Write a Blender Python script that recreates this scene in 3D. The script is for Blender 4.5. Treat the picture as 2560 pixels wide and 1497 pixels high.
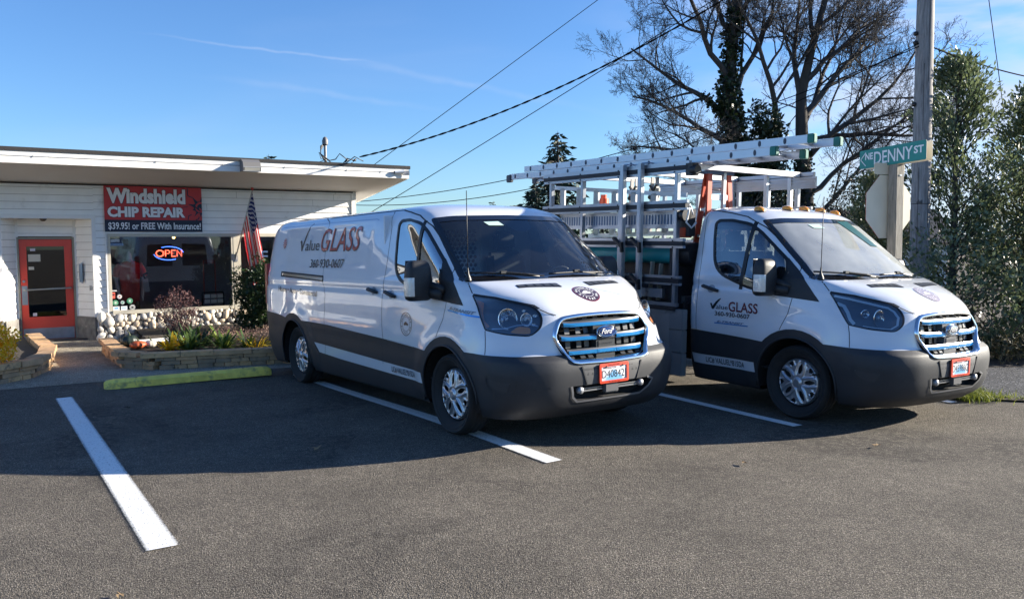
import bpy, bmesh, math, random
from math import sin, cos, pi, radians, sqrt, atan2
from mathutils import Vector, Matrix, noise
from mathutils.bvhtree import BVHTree
from mathutils.geometry import tessellate_polygon

SC = bpy.context.scene
for _o in list(bpy.data.objects): bpy.data.objects.remove(_o)
COL = SC.collection
random.seed(7)

# ------------------------------------------------------------------ camera
CP, CR = radians(3.834), radians(-0.4025)
CAMH = 1.690
_zu = Vector((0, sin(CP), cos(CP))); _x = Vector((1, 0, 0))
cx = _x*cos(CR) + _zu*sin(CR); cz = -_x*sin(CR) + _zu*cos(CR); cf = Vector((0, cos(CP), -sin(CP)))
cam_d = bpy.data.cameras.new("camera"); cam = bpy.data.objects.new("camera", cam_d); COL.objects.link(cam)
cam.matrix_world = Matrix(((cx.x, cz.x, -cf.x, 0), (cx.y, cz.y, -cf.y, 0), (cx.z, cz.z, -cf.z, CAMH), (0, 0, 0, 1)))
cam_d.sensor_width = 36; cam_d.lens = 36*2077/2560; cam_d.clip_start = .05; cam_d.clip_end = 3000
SC.camera = cam
SC.view_settings.view_transform = 'Standard'; SC.view_settings.look = 'None'
SC.view_settings.exposure = 1.5; SC.view_settings.gamma = 1
SC.cycles.use_denoising = True
SC.cycles.max_bounces = 10; SC.cycles.transparent_max_bounces = 24
SC.cycles.caustics_reflective = False; SC.cycles.caustics_refractive = False
SC.cycles.sample_clamp_indirect = 6

# ------------------------------------------------------------------ sun + sky
SAZ, SEL = radians(13), radians(18.5)
Ldir = Vector((cos(SAZ)*cos(SEL), sin(SAZ)*cos(SEL), sin(SEL)))
sun_d = bpy.data.lights.new("sun", 'SUN'); sun_d.energy = 5.0; sun_d.angle = radians(.53); sun_d.color = (1, .915, .78)
sun = bpy.data.objects.new("sun", sun_d); COL.objects.link(sun)
sun.rotation_euler = Ldir.to_track_quat('Z', 'Y').to_euler(); sun.location = (20, 5, 15)

W = bpy.data.worlds.new("World"); SC.world = W; W.use_nodes = True
nt = W.node_tree; N = nt.nodes; LK = nt.links; N.clear()
def wn(t, **k):
    n = N.new(t)
    for a, b in k.items(): setattr(n, a, b)
    return n
def wmath(op, a, b=None, c=None, clamp=False):
    n = wn('ShaderNodeMath', operation=op, use_clamp=clamp)
    for i, v in enumerate((a, b, c)):
        if v is None: continue
        if isinstance(v, (int, float)): n.inputs[i].default_value = v
        else: LK.new(v, n.inputs[i])
    return n.outputs[0]
sky = wn('ShaderNodeTexSky', sky_type='NISHITA', sun_disc=False, sun_elevation=SEL, sun_rotation=pi/2 - SAZ,
         altitude=0, air_density=1.0, dust_density=0.25, ozone_density=3.0)
tc = wn('ShaderNodeTexCoord')
nrm = wn('ShaderNodeVectorMath', operation='NORMALIZE'); LK.new(tc.outputs['Generated'], nrm.inputs[0])
DIR = nrm.outputs[0]
def wdot(v):
    n = wn('ShaderNodeVectorMath', operation='DOT_PRODUCT'); LK.new(DIR, n.inputs[0]); n.inputs[1].default_value = v
    return n.outputs['Value']
def pxdir(px, py):   # unit direction of a point of the sky, given in photograph pixels
    return (cx*((px-1280)/2077) + cz*(-(py-748.5)/2077) + cf).normalized()
def wramp(v, a, b, lo=0., hi=1.):
    n = wn('ShaderNodeMapRange', interpolation_type='SMOOTHSTEP'); LK.new(v, n.inputs[0])
    for i, q in ((1, a), (2, b), (3, lo), (4, hi)): n.inputs[i].default_value = q
    return n.outputs[0]
def wnoise(scale, detail, vec_scale, dist=0.):
    m = wn('ShaderNodeMapping'); LK.new(DIR, m.inputs[0]); m.inputs['Scale'].default_value = vec_scale
    n = wn('ShaderNodeTexNoise'); LK.new(m.outputs[0], n.inputs[0]); n.inputs['Scale'].default_value = scale
    n.inputs['Detail'].default_value = detail; n.inputs['Distortion'].default_value = dist
    return n.outputs[0]
def contrail(p0, p1, w, soft0, soft1, amt, seed):
    a, b = pxdir(*p0), pxdir(*p1); n = a.cross(b).normalized(); m = (a+b).normalized()
    wob = wmath('MULTIPLY', wmath('SUBTRACT', wnoise(14+seed, 4, (1, 1, 1)), .5), .012)
    d = wmath('ABSOLUTE', wmath('ADD', wdot(n), wob))
    t = (b-a).normalized(); al = wdot(t); ta, tb = a.dot(t), b.dot(t)
    core = wramp(d, 0, w, 1, 0)
    ends = wmath('MULTIPLY', wramp(al, ta, ta+(tb-ta)*soft0), wramp(al, tb-(tb-ta)*soft1, tb, 1, 0))
    return wmath('MULTIPLY', wmath('MULTIPLY', core, ends), wmath('MULTIPLY', wramp(wnoise(30, 3, (1, 1, 1)), .3, .7, .5, 1), amt))
c1 = contrail((300, 78), (960, 162), .0022, .6, .25, .30, 0)
c2 = contrail((800, 140), (1620, 300), .006, .3, .6, .14, 3)
c3 = contrail((420, 178), (1180, 285), .0055, .5, .5, .13, 6)
# thin cirrus, thick only toward the sunward upper right
sunw = wramp(wdot(pxdir(2900, -150)), .84, .98)
cir = wramp(wnoise(3.4, 6, (1, 1.1, 4.2), .7), .36, .62)
cl = wmath('MULTIPLY', wmath('MULTIPLY', cir, sunw), .85)
cir2 = wmath('MULTIPLY', wramp(wnoise(2.0, 5, (1, 1, 4), .6), .5, .9), .12)
tot = wmath('ADD', wmath('ADD', wmath('ADD', c1, c2), c3), wmath('ADD', cl, cir2), clamp=True)
# brighter whitish aureole toward the sun is given by the Nishita dust itself; clouds are sunlit ice
hs = wn('ShaderNodeHueSaturation'); hs.inputs['Saturation'].default_value = 1.05; hs.inputs['Value'].default_value = 1.0
LK.new(sky.outputs[0], hs.inputs['Color'])
cf_ = wn('ShaderNodeVectorMath', operation='MULTIPLY'); LK.new(hs.outputs[0], cf_.inputs[0]); cf_.inputs[1].default_value = (.61, .79, 1.04)
mix = wn('ShaderNodeMixRGB'); LK.new(tot, mix.inputs[0]); LK.new(cf_.outputs[0], mix.inputs[1]); mix.inputs[2].default_value = (3.6, 4.0, 5.0, 1)
bg = wn('ShaderNodeBackground'); bg.inputs[1].default_value = .074; LK.new(mix.outputs[0], bg.inputs[0])
wo = wn('ShaderNodeOutputWorld'); LK.new(bg.outputs[0], wo.inputs[0])

# ------------------------------------------------------------------ helpers
def tag(o, label=None, cat=None, group=None, kind=None):
    if label: o['label'] = label
    if cat: o['category'] = cat
    if group: o['group'] = group
    if kind: o['kind'] = kind
    return o
def empty(name, loc=(0, 0, 0), rotz=0., mat=None, parent=None):
    o = bpy.data.objects.new(name, None); COL.objects.link(o); o.empty_display_size = .2
    if mat is not None: o.matrix_world = mat
    else: o.location = loc; o.rotation_euler = (0, 0, rotz)
    if parent: o.parent = parent
    return o
def link(name, me, mats, parent=None, smooth=False, angle=None):
    o = bpy.data.objects.new(name, me); COL.objects.link(o)
    if not isinstance(mats, (list, tuple)): mats = [mats]
    for m in mats: me.materials.append(m)
    if smooth:
        me.polygons.foreach_set('use_smooth', [True]*len(me.polygons))
        if angle: me.set_sharp_from_angle(angle=radians(angle))
    if parent is not None: o.parent = parent
    return o
def copy_tree(o, parent=None):
    c = o.copy(); COL.objects.link(c)
    if parent is not None: c.parent = parent
    for ch in list(o.children): copy_tree(ch, c)
    return c

class MB:
    """collects simple solids and links them as ONE mesh object"""
    def __init__(s): s.v = []; s.f = []; s.mi = []
    def add(s, vs, fs, mi=0, M=None):
        k = len(s.v)
        s.v += [tuple(M @ Vector(p)) if M is not None else tuple(p) for p in vs]
        s.f += [tuple(k+i for i in f) for f in fs]; s.mi += [mi]*len(fs)
        return s
    def box(s, x0, x1, y0, y1, z0, z1, mi=0, M=None):
        vs = [(x0, y0, z0), (x1, y0, z0), (x1, y1, z0), (x0, y1, z0), (x0, y0, z1), (x1, y0, z1), (x1, y1, z1), (x0, y1, z1)]
        return s.add(vs, [(0, 3, 2, 1), (4, 5, 6, 7), (0, 1, 5, 4), (1, 2, 6, 5), (2, 3, 7, 6), (3, 0, 4, 7)], mi, M)
    def bar(s, a, b, w, h=None, up=(0, 0, 1), mi=0):
        a, b = Vector(a), Vector(b); h = h or w; d = (b-a).normalized(); u = Vector(up)
        if abs(d.dot(u)) > .98: u = Vector((1, 0, 0))
        r = d.cross(u).normalized()*w/2; u = r.cross(d).normalized()*h/2
        vs = [p+q for p in (a, b) for q in (-r-u, r-u, r+u, -r+u)]
        return s.add(vs, [(0, 1, 2, 3), (7, 6, 5, 4), (0, 4, 5, 1), (1, 5, 6, 2), (2, 6, 7, 3), (3, 7, 4, 0)], mi)
    def tube(s, pts, r, n=8, mi=0, cap=True):
        pts = [Vector(p) for p in pts]; m = len(pts)
        rs = r if isinstance(r, (list, tuple)) else [r]*m
        vs = []; u = None
        for i, p in enumerate(pts):
            d = (pts[min(i+1, m-1)]-pts[max(i-1, 0)])
            d = d.normalized() if d.length > 1e-9 else Vector((0, 0, 1))
            if u is None: u = d.orthogonal().normalized()
            else:
                u = (u-d*u.dot(d)); u = u.normalized() if u.length > 1e-6 else d.orthogonal().normalized()
            w = d.cross(u)
            vs += [p+(u*cos(2*pi*j/n)+w*sin(2*pi*j/n))*rs[i] for j in range(n)]
        fs = [(i*n+j, i*n+(j+1) % n, (i+1)*n+(j+1) % n, (i+1)*n+j) for i in range(m-1) for j in range(n)]
        if cap: fs += [tuple(range(n-1, -1, -1)), tuple((m-1)*n+j for j in range(n))]
        return s.add(vs, fs, mi)
    def lathe(s, prof, n=24, mi=0, M=None, a0=0., a1=2*pi):
        full = abs(a1-a0-2*pi) < 1e-6; k = n if full else n+1; vs = []
        for (r, z) in prof: vs += [(r*cos(a0+(a1-a0)*j/n), r*sin(a0+(a1-a0)*j/n), z) for j in range(k)]
        fs = []
        for i in range(len(prof)-1):
            for j in range(n):
                j2 = (j+1) % k
                fs.append((i*k+j, i*k+j2, (i+1)*k+j2, (i+1)*k+j))
        return s.add(vs, fs, mi, M)
    def ball(s, c, r, n=10, m=6, mi=0, sq=(1, 1, 1), M=None):
        vs = [(c[0], c[1], c[2]-r*sq[2])]
        for i in range(1, m):
            a = -pi/2+pi*i/m
            vs += [(c[0]+r*sq[0]*cos(a)*cos(2*pi*j/n), c[1]+r*sq[1]*cos(a)*sin(2*pi*j/n), c[2]+r*sq[2]*sin(a)) for j in range(n)]
        vs.append((c[0], c[1], c[2]+r*sq[2])); L = len(vs)-1
        fs = [(0, 1+(j+1) % n, 1+j) for j in range(n)]
        for i in range(m-2):
            fs += [(1+i*n+j, 1+i*n+(j+1) % n, 1+(i+1)*n+(j+1) % n, 1+(i+1)*n+j) for j in range(n)]
        fs += [(L, 1+(m-2)*n+j, 1+(m-2)*n+(j+1) % n) for j in range(n)]
        return s.add(vs, fs, mi, M)
    def prism(s, poly, z0, z1, mi=0, M=None):
        """poly: list of (x,y); extruded z0..z1"""
        n = len(poly); vs = [(p[0], p[1], z0) for p in poly]+[(p[0], p[1], z1) for p in poly]
        tri = tessellate_polygon([[Vector((p[0], p[1], 0)) for p in poly]])
        fs = [(a, b, c) for a, b, c in tri]+[(c+n, b+n, a+n) for a, b, c in tri]
        fs += [(i, (i+1) % n, n+(i+1) % n, n+i) for i in range(n)]
        return s.add(vs, fs, mi, M)
    def build(s, name, mats, parent=None, smooth=False, angle=None, bevel=0.):
        me = bpy.data.meshes.new(name); me.from_pydata(s.v, [], s.f); me.update()
        bm = bmesh.new(); bm.from_mesh(me)
        if bevel: bmesh.ops.bevel(bm, geom=bm.edges[:], offset=bevel, segments=2, affect='EDGES', clamp_overlap=True)
        if len(s.f) < 60000: bmesh.ops.recalc_face_normals(bm, faces=bm.faces)
        bm.to_mesh(me); bm.free()
        if not bevel: me.polygons.foreach_set('material_index', s.mi)
        return link(name, me, mats, parent, smooth, angle)

# ---- materials
_M = {}
def nmat(name):
    m = bpy.data.materials.new(name); m.use_nodes = True; return m, m.node_tree, m.node_tree.nodes['Principled BSDF']
def mat(name, col, rough=.5, metal=0., coat=0., bump=0., bscale=40., var=0., vscale=3., spec=.5, trans=0., coord='Object', dirt=None, aniso=None, vdet=5):
    if name in _M: return _M[name]
    m, t, b = nmat(name); L = t.links
    b.inputs['Base Color'].default_value = (*col, 1); b.inputs['Roughness'].default_value = rough
    b.inputs['Metallic'].default_value = metal; b.inputs['Coat Weight'].default_value = coat; b.inputs['Coat Roughness'].default_value = .03
    b.inputs['Specular IOR Level'].default_value = spec
    if trans: b.inputs['Transmission Weight'].default_value = trans
    tcn = t.nodes.new('ShaderNodeTexCoord'); src = tcn.outputs[coord]
    if aniso:
        mp = t.nodes.new('ShaderNodeMapping'); L.new(src, mp.inputs[0]); mp.inputs['Scale'].default_value = aniso; src = mp.outputs[0]
    if var:
        n = t.nodes.new('ShaderNodeTexNoise'); n.inputs['Scale'].default_value = vscale; n.inputs['Detail'].default_value = vdet; L.new(src, n.inputs[0])
        r = t.nodes.new('ShaderNodeMapRange'); L.new(n.outputs[0], r.inputs[0])
        for i, q in ((1, .28), (2, .72), (3, 1-var), (4, 1+var)): r.inputs[i].default_value = q
        mx = t.nodes.new('ShaderNodeVectorMath'); mx.operation = 'SCALE'; mx.inputs[0].default_value = col; L.new(r.outputs[0], mx.inputs['Scale'])
        out = mx.outputs[0]
        if dirt:
            n2 = t.nodes.new('ShaderNodeTexNoise'); n2.inputs['Scale'].default_value = dirt[1]; n2.inputs['Detail'].default_value = 8; n2.inputs['Roughness'].default_value = .65; L.new(src, n2.inputs[0])
            r2 = t.nodes.new('ShaderNodeMapRange'); L.new(n2.outputs[0], r2.inputs[0]); r2.inputs[1].default_value = dirt[2]; r2.inputs[2].default_value = dirt[3]
            m2 = t.nodes.new('ShaderNodeMixRGB'); L.new(r2.outputs[0], m2.inputs[0]); L.new(out, m2.inputs[1]); m2.inputs[2].default_value = (*dirt[0], 1); out = m2.outputs[0]
        L.new(out, b.inputs['Base Color'])
        r3 = t.nodes.new('ShaderNodeMapRange'); L.new(n.outputs[0], r3.inputs[0]); r3.inputs[3].default_value = max(0, rough-.08); r3.inputs[4].default_value = min(1, rough+.08)
        L.new(r3.outputs[0], b.inputs['Roughness'])
    if bump:
        n = t.nodes.new('ShaderNodeTexNoise'); n.inputs['Scale'].default_value = bscale; n.inputs['Detail'].default_value = 4; L.new(src, n.inputs[0])
        bp = t.nodes.new('ShaderNodeBump'); bp.inputs['Strength'].default_value = bump; bp.inputs['Distance'].default_value = .01; L.new(n.outputs[0], bp.inputs['Height']); L.new(bp.outputs[0], b.inputs['Normal'])
    _M[name] = m; return m
def emis(name, col, st):
    if name in _M: return _M[name]
    m, t, b = nmat(name); b.inputs['Base Color'].default_value = (*col, 1); b.inputs['Emission Color'].default_value = (*col, 1); b.inputs['Emission Strength'].default_value = st
    _M[name] = m; return m
def glassm(name, tint, refl=1.0, rough=.0, ior=1.5, extra=0., sky_sheen=0.):
    """thin sheet of glass: tinted see-through + Fresnel mirror"""
    if name in _M: return _M[name]
    m = bpy.data.materials.new(name); m.use_nodes = True; t = m.node_tree; t.nodes.clear(); L = t.links
    tr = t.nodes.new('ShaderNodeBsdfTransparent'); tr.inputs[0].default_value = (*tint, 1)
    gl = t.nodes.new('ShaderNodeBsdfGlossy'); gl.inputs['Roughness'].default_value = rough; gl.inputs[0].default_value = (.95, .97, 1, 1)
    fr = t.nodes.new('ShaderNodeFresnel'); fr.inputs[0].default_value = ior
    mr = t.nodes.new('ShaderNodeMapRange'); L.new(fr.outputs[0], mr.inputs[0]); mr.inputs[3].default_value = extra; mr.inputs[4].default_value = refl
    mx = t.nodes.new('ShaderNodeMixShader'); L.new(mr.outputs[0], mx.inputs[0]); L.new(tr.outputs[0], mx.inputs[1]); L.new(gl.outputs[0], mx.inputs[2])
    if sky_sheen:  # pale diffuse layer painted in for bright sky reflected by the pane
        df = t.nodes.new('ShaderNodeBsdfDiffuse'); df.inputs[0].default_value = (.75, .78, .76, 1); n = t.nodes.new('ShaderNodeTexNoise'); n.inputs['Scale'].default_value = 3; n.inputs['Detail'].default_value = 7
        tcn = t.nodes.new('ShaderNodeTexCoord'); L.new(tcn.outputs['Object'], n.inputs[0]); r = t.nodes.new('ShaderNodeMapRange'); L.new(n.outputs[0], r.inputs[0]); r.inputs[1].default_value = .3; r.inputs[2].default_value = .7; r.inputs[3].default_value = sky_sheen*.75; r.inputs[4].default_value = sky_sheen*1.25
        m2 = t.nodes.new('ShaderNodeMixShader'); L.new(r.outputs[0], m2.inputs[0]); L.new(mx.outputs[0], m2.inputs[1]); L.new(df.outputs[0], m2.inputs[2]); mx = m2
    o = t.nodes.new('ShaderNodeOutputMaterial'); L.new(mx.outputs[0], o.inputs[0])
    _M[name] = m; return m
def wood(name, col, col2, scale=(6, 6, .6), rough=.8):
    m, t, b = nmat(name); L = t.links
    tcn = t.nodes.new('ShaderNodeTexCoord'); mp = t.nodes.new('ShaderNodeMapping'); L.new(tcn.outputs['Object'], mp.inputs[0]); mp.inputs['Scale'].default_value = scale
    n = t.nodes.new('ShaderNodeTexNoise'); n.inputs['Scale'].default_value = 6; n.inputs['Detail'].default_value = 8; n.inputs['Roughness'].default_value = .7; L.new(mp.outputs[0], n.inputs[0])
    cr = t.nodes.new('ShaderNodeValToRGB'); L.new(n.outputs[0], cr.inputs[0]); cr.color_ramp.elements[0].position = .3; cr.color_ramp.elements[1].position = .7
    cr.color_ramp.elements[0].color = (*col, 1); cr.color_ramp.elements[1].color = (*col2, 1); L.new(cr.outputs[0], b.inputs['Base Color'])
    bp = t.nodes.new('ShaderNodeBump'); bp.inputs['Strength'].default_value = .4; bp.inputs['Distance'].default_value = .01; L.new(n.outputs[0], bp.inputs['Height']); L.new(bp.outputs[0], b.inputs['Normal'])
    b.inputs['Roughness'].default_value = rough; return m

# ---- 2D text -> flat mesh data
def text2d(s, height=1., bold=0., shear=0., sx=1., align='LEFT'):
    """returns (verts[(x,y)], faces) with cap height = height, starting at x=0 (or centred)"""
    cu = bpy.data.curves.new('lettering', 'FONT'); cu.body = s; cu.size = 1; cu.offset = bold; cu.shear = shear; cu.resolution_u = 3; cu.fill_mode = 'FRONT'
    ob = bpy.data.objects.new('lettering', cu); COL.objects.link(ob)
    dg = bpy.context.evaluated_depsgraph_get(); dg.update()
    me = ob.evaluated_get(dg).to_mesh()
    vs = [(v.co.x, v.co.y) for v in me.vertices]; fs = [tuple(p.vertices) for p in me.polygons]
    ob.evaluated_get(dg).to_mesh_clear()
    bpy.data.objects.remove(ob); bpy.data.curves.remove(cu)
    if not vs: return [], []
    x0 = min(v[0] for v in vs); x1 = max(v[0] for v in vs)
    k = height/.729
    off = (x0+x1)/2 if align == 'CENTER' else x0
    return [((x-off)*k*sx, y*k) for x, y in vs], fs
def text_w(s, width, height, **k):
    vs, fs = text2d(s, height, **k); x0 = min(v[0] for v in vs); x1 = max(v[0] for v in vs)
    c = width/(x1-x0); return [((x-x0)*c, y) for x, y in vs], fs
def flatmesh(name, vs, fs, fn, m, parent=None):
    me = bpy.data.meshes.new(name); me.from_pydata([tuple(fn(x, y)) for x, y in vs], [], fs); me.update()
    return link(name, me, m, parent)
def poly_tris(poly, holes=()):
    loops = [[Vector((p[0], p[1], 0)) for p in poly]]+[[Vector((p[0], p[1], 0)) for p in h] for h in holes]
    flat = [(v.x, v.y) for l in loops for v in l]
    return flat, [tuple(t) for t in tessellate_polygon(loops)]
def ellipse(cx_, cy_, a, b, n=32, ph=0.): return [(cx_+a*cos(2*pi*i/n+ph), cy_+b*sin(2*pi*i/n+ph)) for i in range(n)]
def smooth_poly(p, it=2, closed=True):
    for _ in range(it):
        q = []; n = len(p)
        for i in range(n if closed else n-1):
            a, b = p[i], p[(i+1) % n]
            q += [(a[0]*.75+b[0]*.25, a[1]*.75+b[1]*.25), (a[0]*.25+b[0]*.75, a[1]*.25+b[1]*.75)]
        p = q
    return p
def roundpoly(p, r, seg=4):
    """round each corner of a closed 2-D polygon"""
    out = []; n = len(p)
    for i in range(n):
        a, b, c = Vector(p[i-1]), Vector(p[i]), Vector(p[(i+1) % n])
        rr = r[i] if isinstance(r, (list, tuple)) else r
        d1 = (a-b); d2 = (c-b); k = min(rr, d1.length*.45, d2.length*.45)
        q0 = b+d1.normalized()*k; q1 = b+d2.normalized()*k
        if k < 1e-5: out.append(tuple(b)); continue
        for j in range(seg+1):
            t = j/seg; out.append(tuple(q0*(1-t)**2+b*2*t*(1-t)+q1*t*t))
    return out

# ground height: the lot undulates a few centimetres
_G = [(0.26, 7.77, .025), (-1.87, 10.86, -.034), (3.5, 8.45, -.022), (1.42, 11.56, .02)]
def G(x, y):
    return sum(a*math.exp(-((x-gx)**2+(y-gy)**2)/(2*1.3**2)) for gx, gy, a in _G)
# ================================================================== GROUND
def asphalt(name, c0, c1, cs, rough=.85, stain=True, scale=150.):
    m, t, b = nmat(name); L = t.links
    tcn = t.nodes.new('ShaderNodeTexCoord'); src = tcn.outputs['Object']
    def tex(kind, sc, **k):
        n = t.nodes.new(kind); n.inputs['Scale'].default_value = sc; L.new(src, n.inputs[0])
        for a, q in k.items(): n.inputs[a].default_value = q
        return n
    def rng(v, a, bb, lo, hi):
        r = t.nodes.new('ShaderNodeMapRange'); L.new(v, r.inputs[0])
        for i, q in ((1, a), (2, bb), (3, lo), (4, hi)): r.inputs[i].default_value = q
        return r.outputs[0]
    def mx(f, a, bb, mode='MIX'):
        n = t.nodes.new('ShaderNodeMixRGB'); n.blend_type = mode
        for i, q in enumerate((f, a, bb)):
            if isinstance(q, (int, float)): n.inputs[i].default_value = q
            elif isinstance(q, tuple): n.inputs[i].default_value = (*q, 1)
            else: L.new(q, n.inputs[i])
        return n.outputs[0]
    v1 = tex('ShaderNodeTexVoronoi', scale); v2 = tex('ShaderNodeTexVoronoi', scale*.42)
    n1 = tex('ShaderNodeTexNoise', 1.3, Detail=6); n2 = tex('ShaderNodeTexNoise', 9., Detail=6, Roughness=.7); n3 = tex('ShaderNodeTexNoise', .45, Detail=7, Roughness=.62, Distortion=.8)
    n4 = tex('ShaderNodeTexNoise', scale*.9, Detail=4, Roughness=.8)
    sep = t.nodes.new('ShaderNodeSeparateColor'); L.new(v1.outputs['Color'], sep.inputs[0])
    col = mx(rng(sep.outputs[0], .15, .95, 0, 1), c0, c1)
    col = mx(rng(sep.outputs[1], .86, .90, 0, .9), col, cs)
    col = mx(rng(v1.outputs['Distance'], .3, .62, 0, .8), col, (c0[0]*.32, c0[1]*.32, c0[2]*.34))
    sc_ = t.nodes.new('ShaderNodeVectorMath'); sc_.operation = 'SCALE'; L.new(col, sc_.inputs[0]); L.new(rng(n2.outputs[0], .25, .75, .72, 1.25), sc_.inputs['Scale']); col = sc_.outputs[0]
    sc_ = t.nodes.new('ShaderNodeVectorMath'); sc_.operation = 'SCALE'; L.new(col, sc_.inputs[0]); L.new(rng(n4.outputs[0], .32, .68, .5, 1.5), sc_.inputs['Scale']); col = sc_.outputs[0]
    sc_ = t.nodes.new('ShaderNodeVectorMath'); sc_.operation = 'SCALE'; L.new(col, sc_.inputs[0]); L.new(rng(n1.outputs[0], .3, .7, .82, 1.18), sc_.inputs['Scale']); col = sc_.outputs[0]
    if stain:
        st = rng(n3.outputs[0], .54, .62, 0, .72)
        blotch = tex('ShaderNodeTexNoise', 9., Detail=8, Roughness=.75, Distortion=1.)
        mm = t.nodes.new('ShaderNodeMath'); mm.operation = 'MULTIPLY'; L.new(st, mm.inputs[0]); L.new(rng(blotch.outputs[0], .42, .56, 0, 1), mm.inputs[1])
        col = mx(mm.outputs[0], col, (c0[0]*.3, c0[1]*.3, c0[2]*.32))
    L.new(col, b.inputs['Base Color']); b.inputs['Roughness'].default_value = rough; b.inputs['Specular IOR Level'].default_value = .35
    bp = t.nodes.new('ShaderNodeBump'); bp.inputs['Strength'].default_value = .9; bp.inputs['Distance'].default_value = .009; bp.invert = True; L.new(v1.outputs['Distance'], bp.inputs['Height'])
    bp2 = t.nodes.new('ShaderNodeBump'); bp2.inputs['Strength'].default_value = .5; bp2.inputs['Distance'].default_value = .01; L.new(v2.outputs['Distance'], bp2.inputs['Height']); L.new(bp.outputs[0], bp2.inputs['Normal'])
    L.new(bp2.outputs[0], b.inputs['Normal'])
    return m
M_ASPH = asphalt('asphalt', (.115, .100, .080), (.285, .247, .196), (.46, .41, .34), scale=165.)
M_ROAD = asphalt('chip seal', (.05, .053, .06), (.12, .125, .135), (.26, .26, .27), scale=55., stain=False)
M_WALK = asphalt('worn walkway', (.42, .37, .28), (.58, .52, .40), (.66, .60, .50), scale=90., stain=True)
M_SOIL = mat('dry soil', (.055, .042, .03), .95, bump=1, bscale=30, var=.4, vscale=12)

def gridlines(segs):
    out = []
    for a, b, st in segs:
        k = max(1, round((b-a)/st)); out += [a+(b-a)*i/k for i in range(k)]
    return out+[segs[-1][1]]
gx = gridlines([(-1500, -200, 325), (-200, -12, 47), (-12, 12, .3), (12, 200, 47), (200, 1500, 325)])
gy = gridlines([(-400, -4, 99), (-4, 20, .3), (20, 200, 45), (200, 2000, 450)])
vs = [(x, y, G(x, y)) for y in gy for x in gx]; nx = len(gx)
fs = [(j*nx+i, j*nx+i+1, (j+1)*nx+i+1, (j+1)*nx+i) for j in range(len(gy)-1) for i in range(nx-1)]
me = bpy.data.meshes.new('ground'); me.from_pydata(vs, [], fs)
tag(link('ground', me, M_ASPH, smooth=True), kind='structure')

def sheet(name, poly, h, m, step=.3, kind='structure', parent=None):
    """flat polygon draped on the ground h above it"""
    vs_, fs_ = poly_tris(poly)
    bm = bmesh.new(); V = [bm.verts.new((x, y, 0)) for x, y in vs_]
    for f in fs_:
        try: bm.faces.new([V[i] for i in f])
        except ValueError: pass
    xs = [p[0] for p in poly]; ys = [p[1] for p in poly]
    def cuts(lo, hi, ax):
        k = math.ceil(lo/step)*step
        while k < hi:
            co = (k, 0, 0) if ax == 0 else (0, k, 0); no = (1, 0, 0) if ax == 0 else (0, 1, 0)
            bmesh.ops.bisect_plane(bm, geom=bm.verts[:]+bm.edges[:]+bm.faces[:], plane_co=co, plane_no=no); k += step
    cuts(max(min(xs), -12), min(max(xs), 9), 0); cuts(max(min(ys), -2), min(max(ys), 16), 1)
    for v in bm.verts: v.co.z = G(v.co.x, v.co.y)+h
    bmesh.ops.recalc_face_normals(bm, faces=bm.faces)
    me_ = bpy.data.meshes.new(name); bm.to_mesh(me_); bm.free()
    for p in me_.polygons:
        if p.normal.z < 0: me_.flip_normals(); break
    o = link(name, me_, m, parent)
    if kind: tag(o, kind=kind)
    return o
# worn concrete walk between the beds and the shop
sheet('walkway', [(-12.5, 5.75), (-6.09, 9.77), (-3.04, 11.60), (2.0, 14.6), (-1.5, 19.6), (-13.5, 11.9), (-16, 7)], .004, M_WALK)
# side street beyond the grass verge
sheet('road', [(4.55, 9.45), (4.9, 8.95), (5.6, 8.62), (7.5, 8.1), (40, -4), (60, 4), (30, 14), (12.2, 11.2), (6.3, 10.95), (4.4, 10.7)], .004, M_ROAD)
# hedge-foot soil
sheet('verge', [(4.2, 10.75), (6.3, 11.0), (12.2, 11.25), (30, 14.1), (60, 60), (2, 60), (1.2, 16)], .005, M_SOIL)

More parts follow.
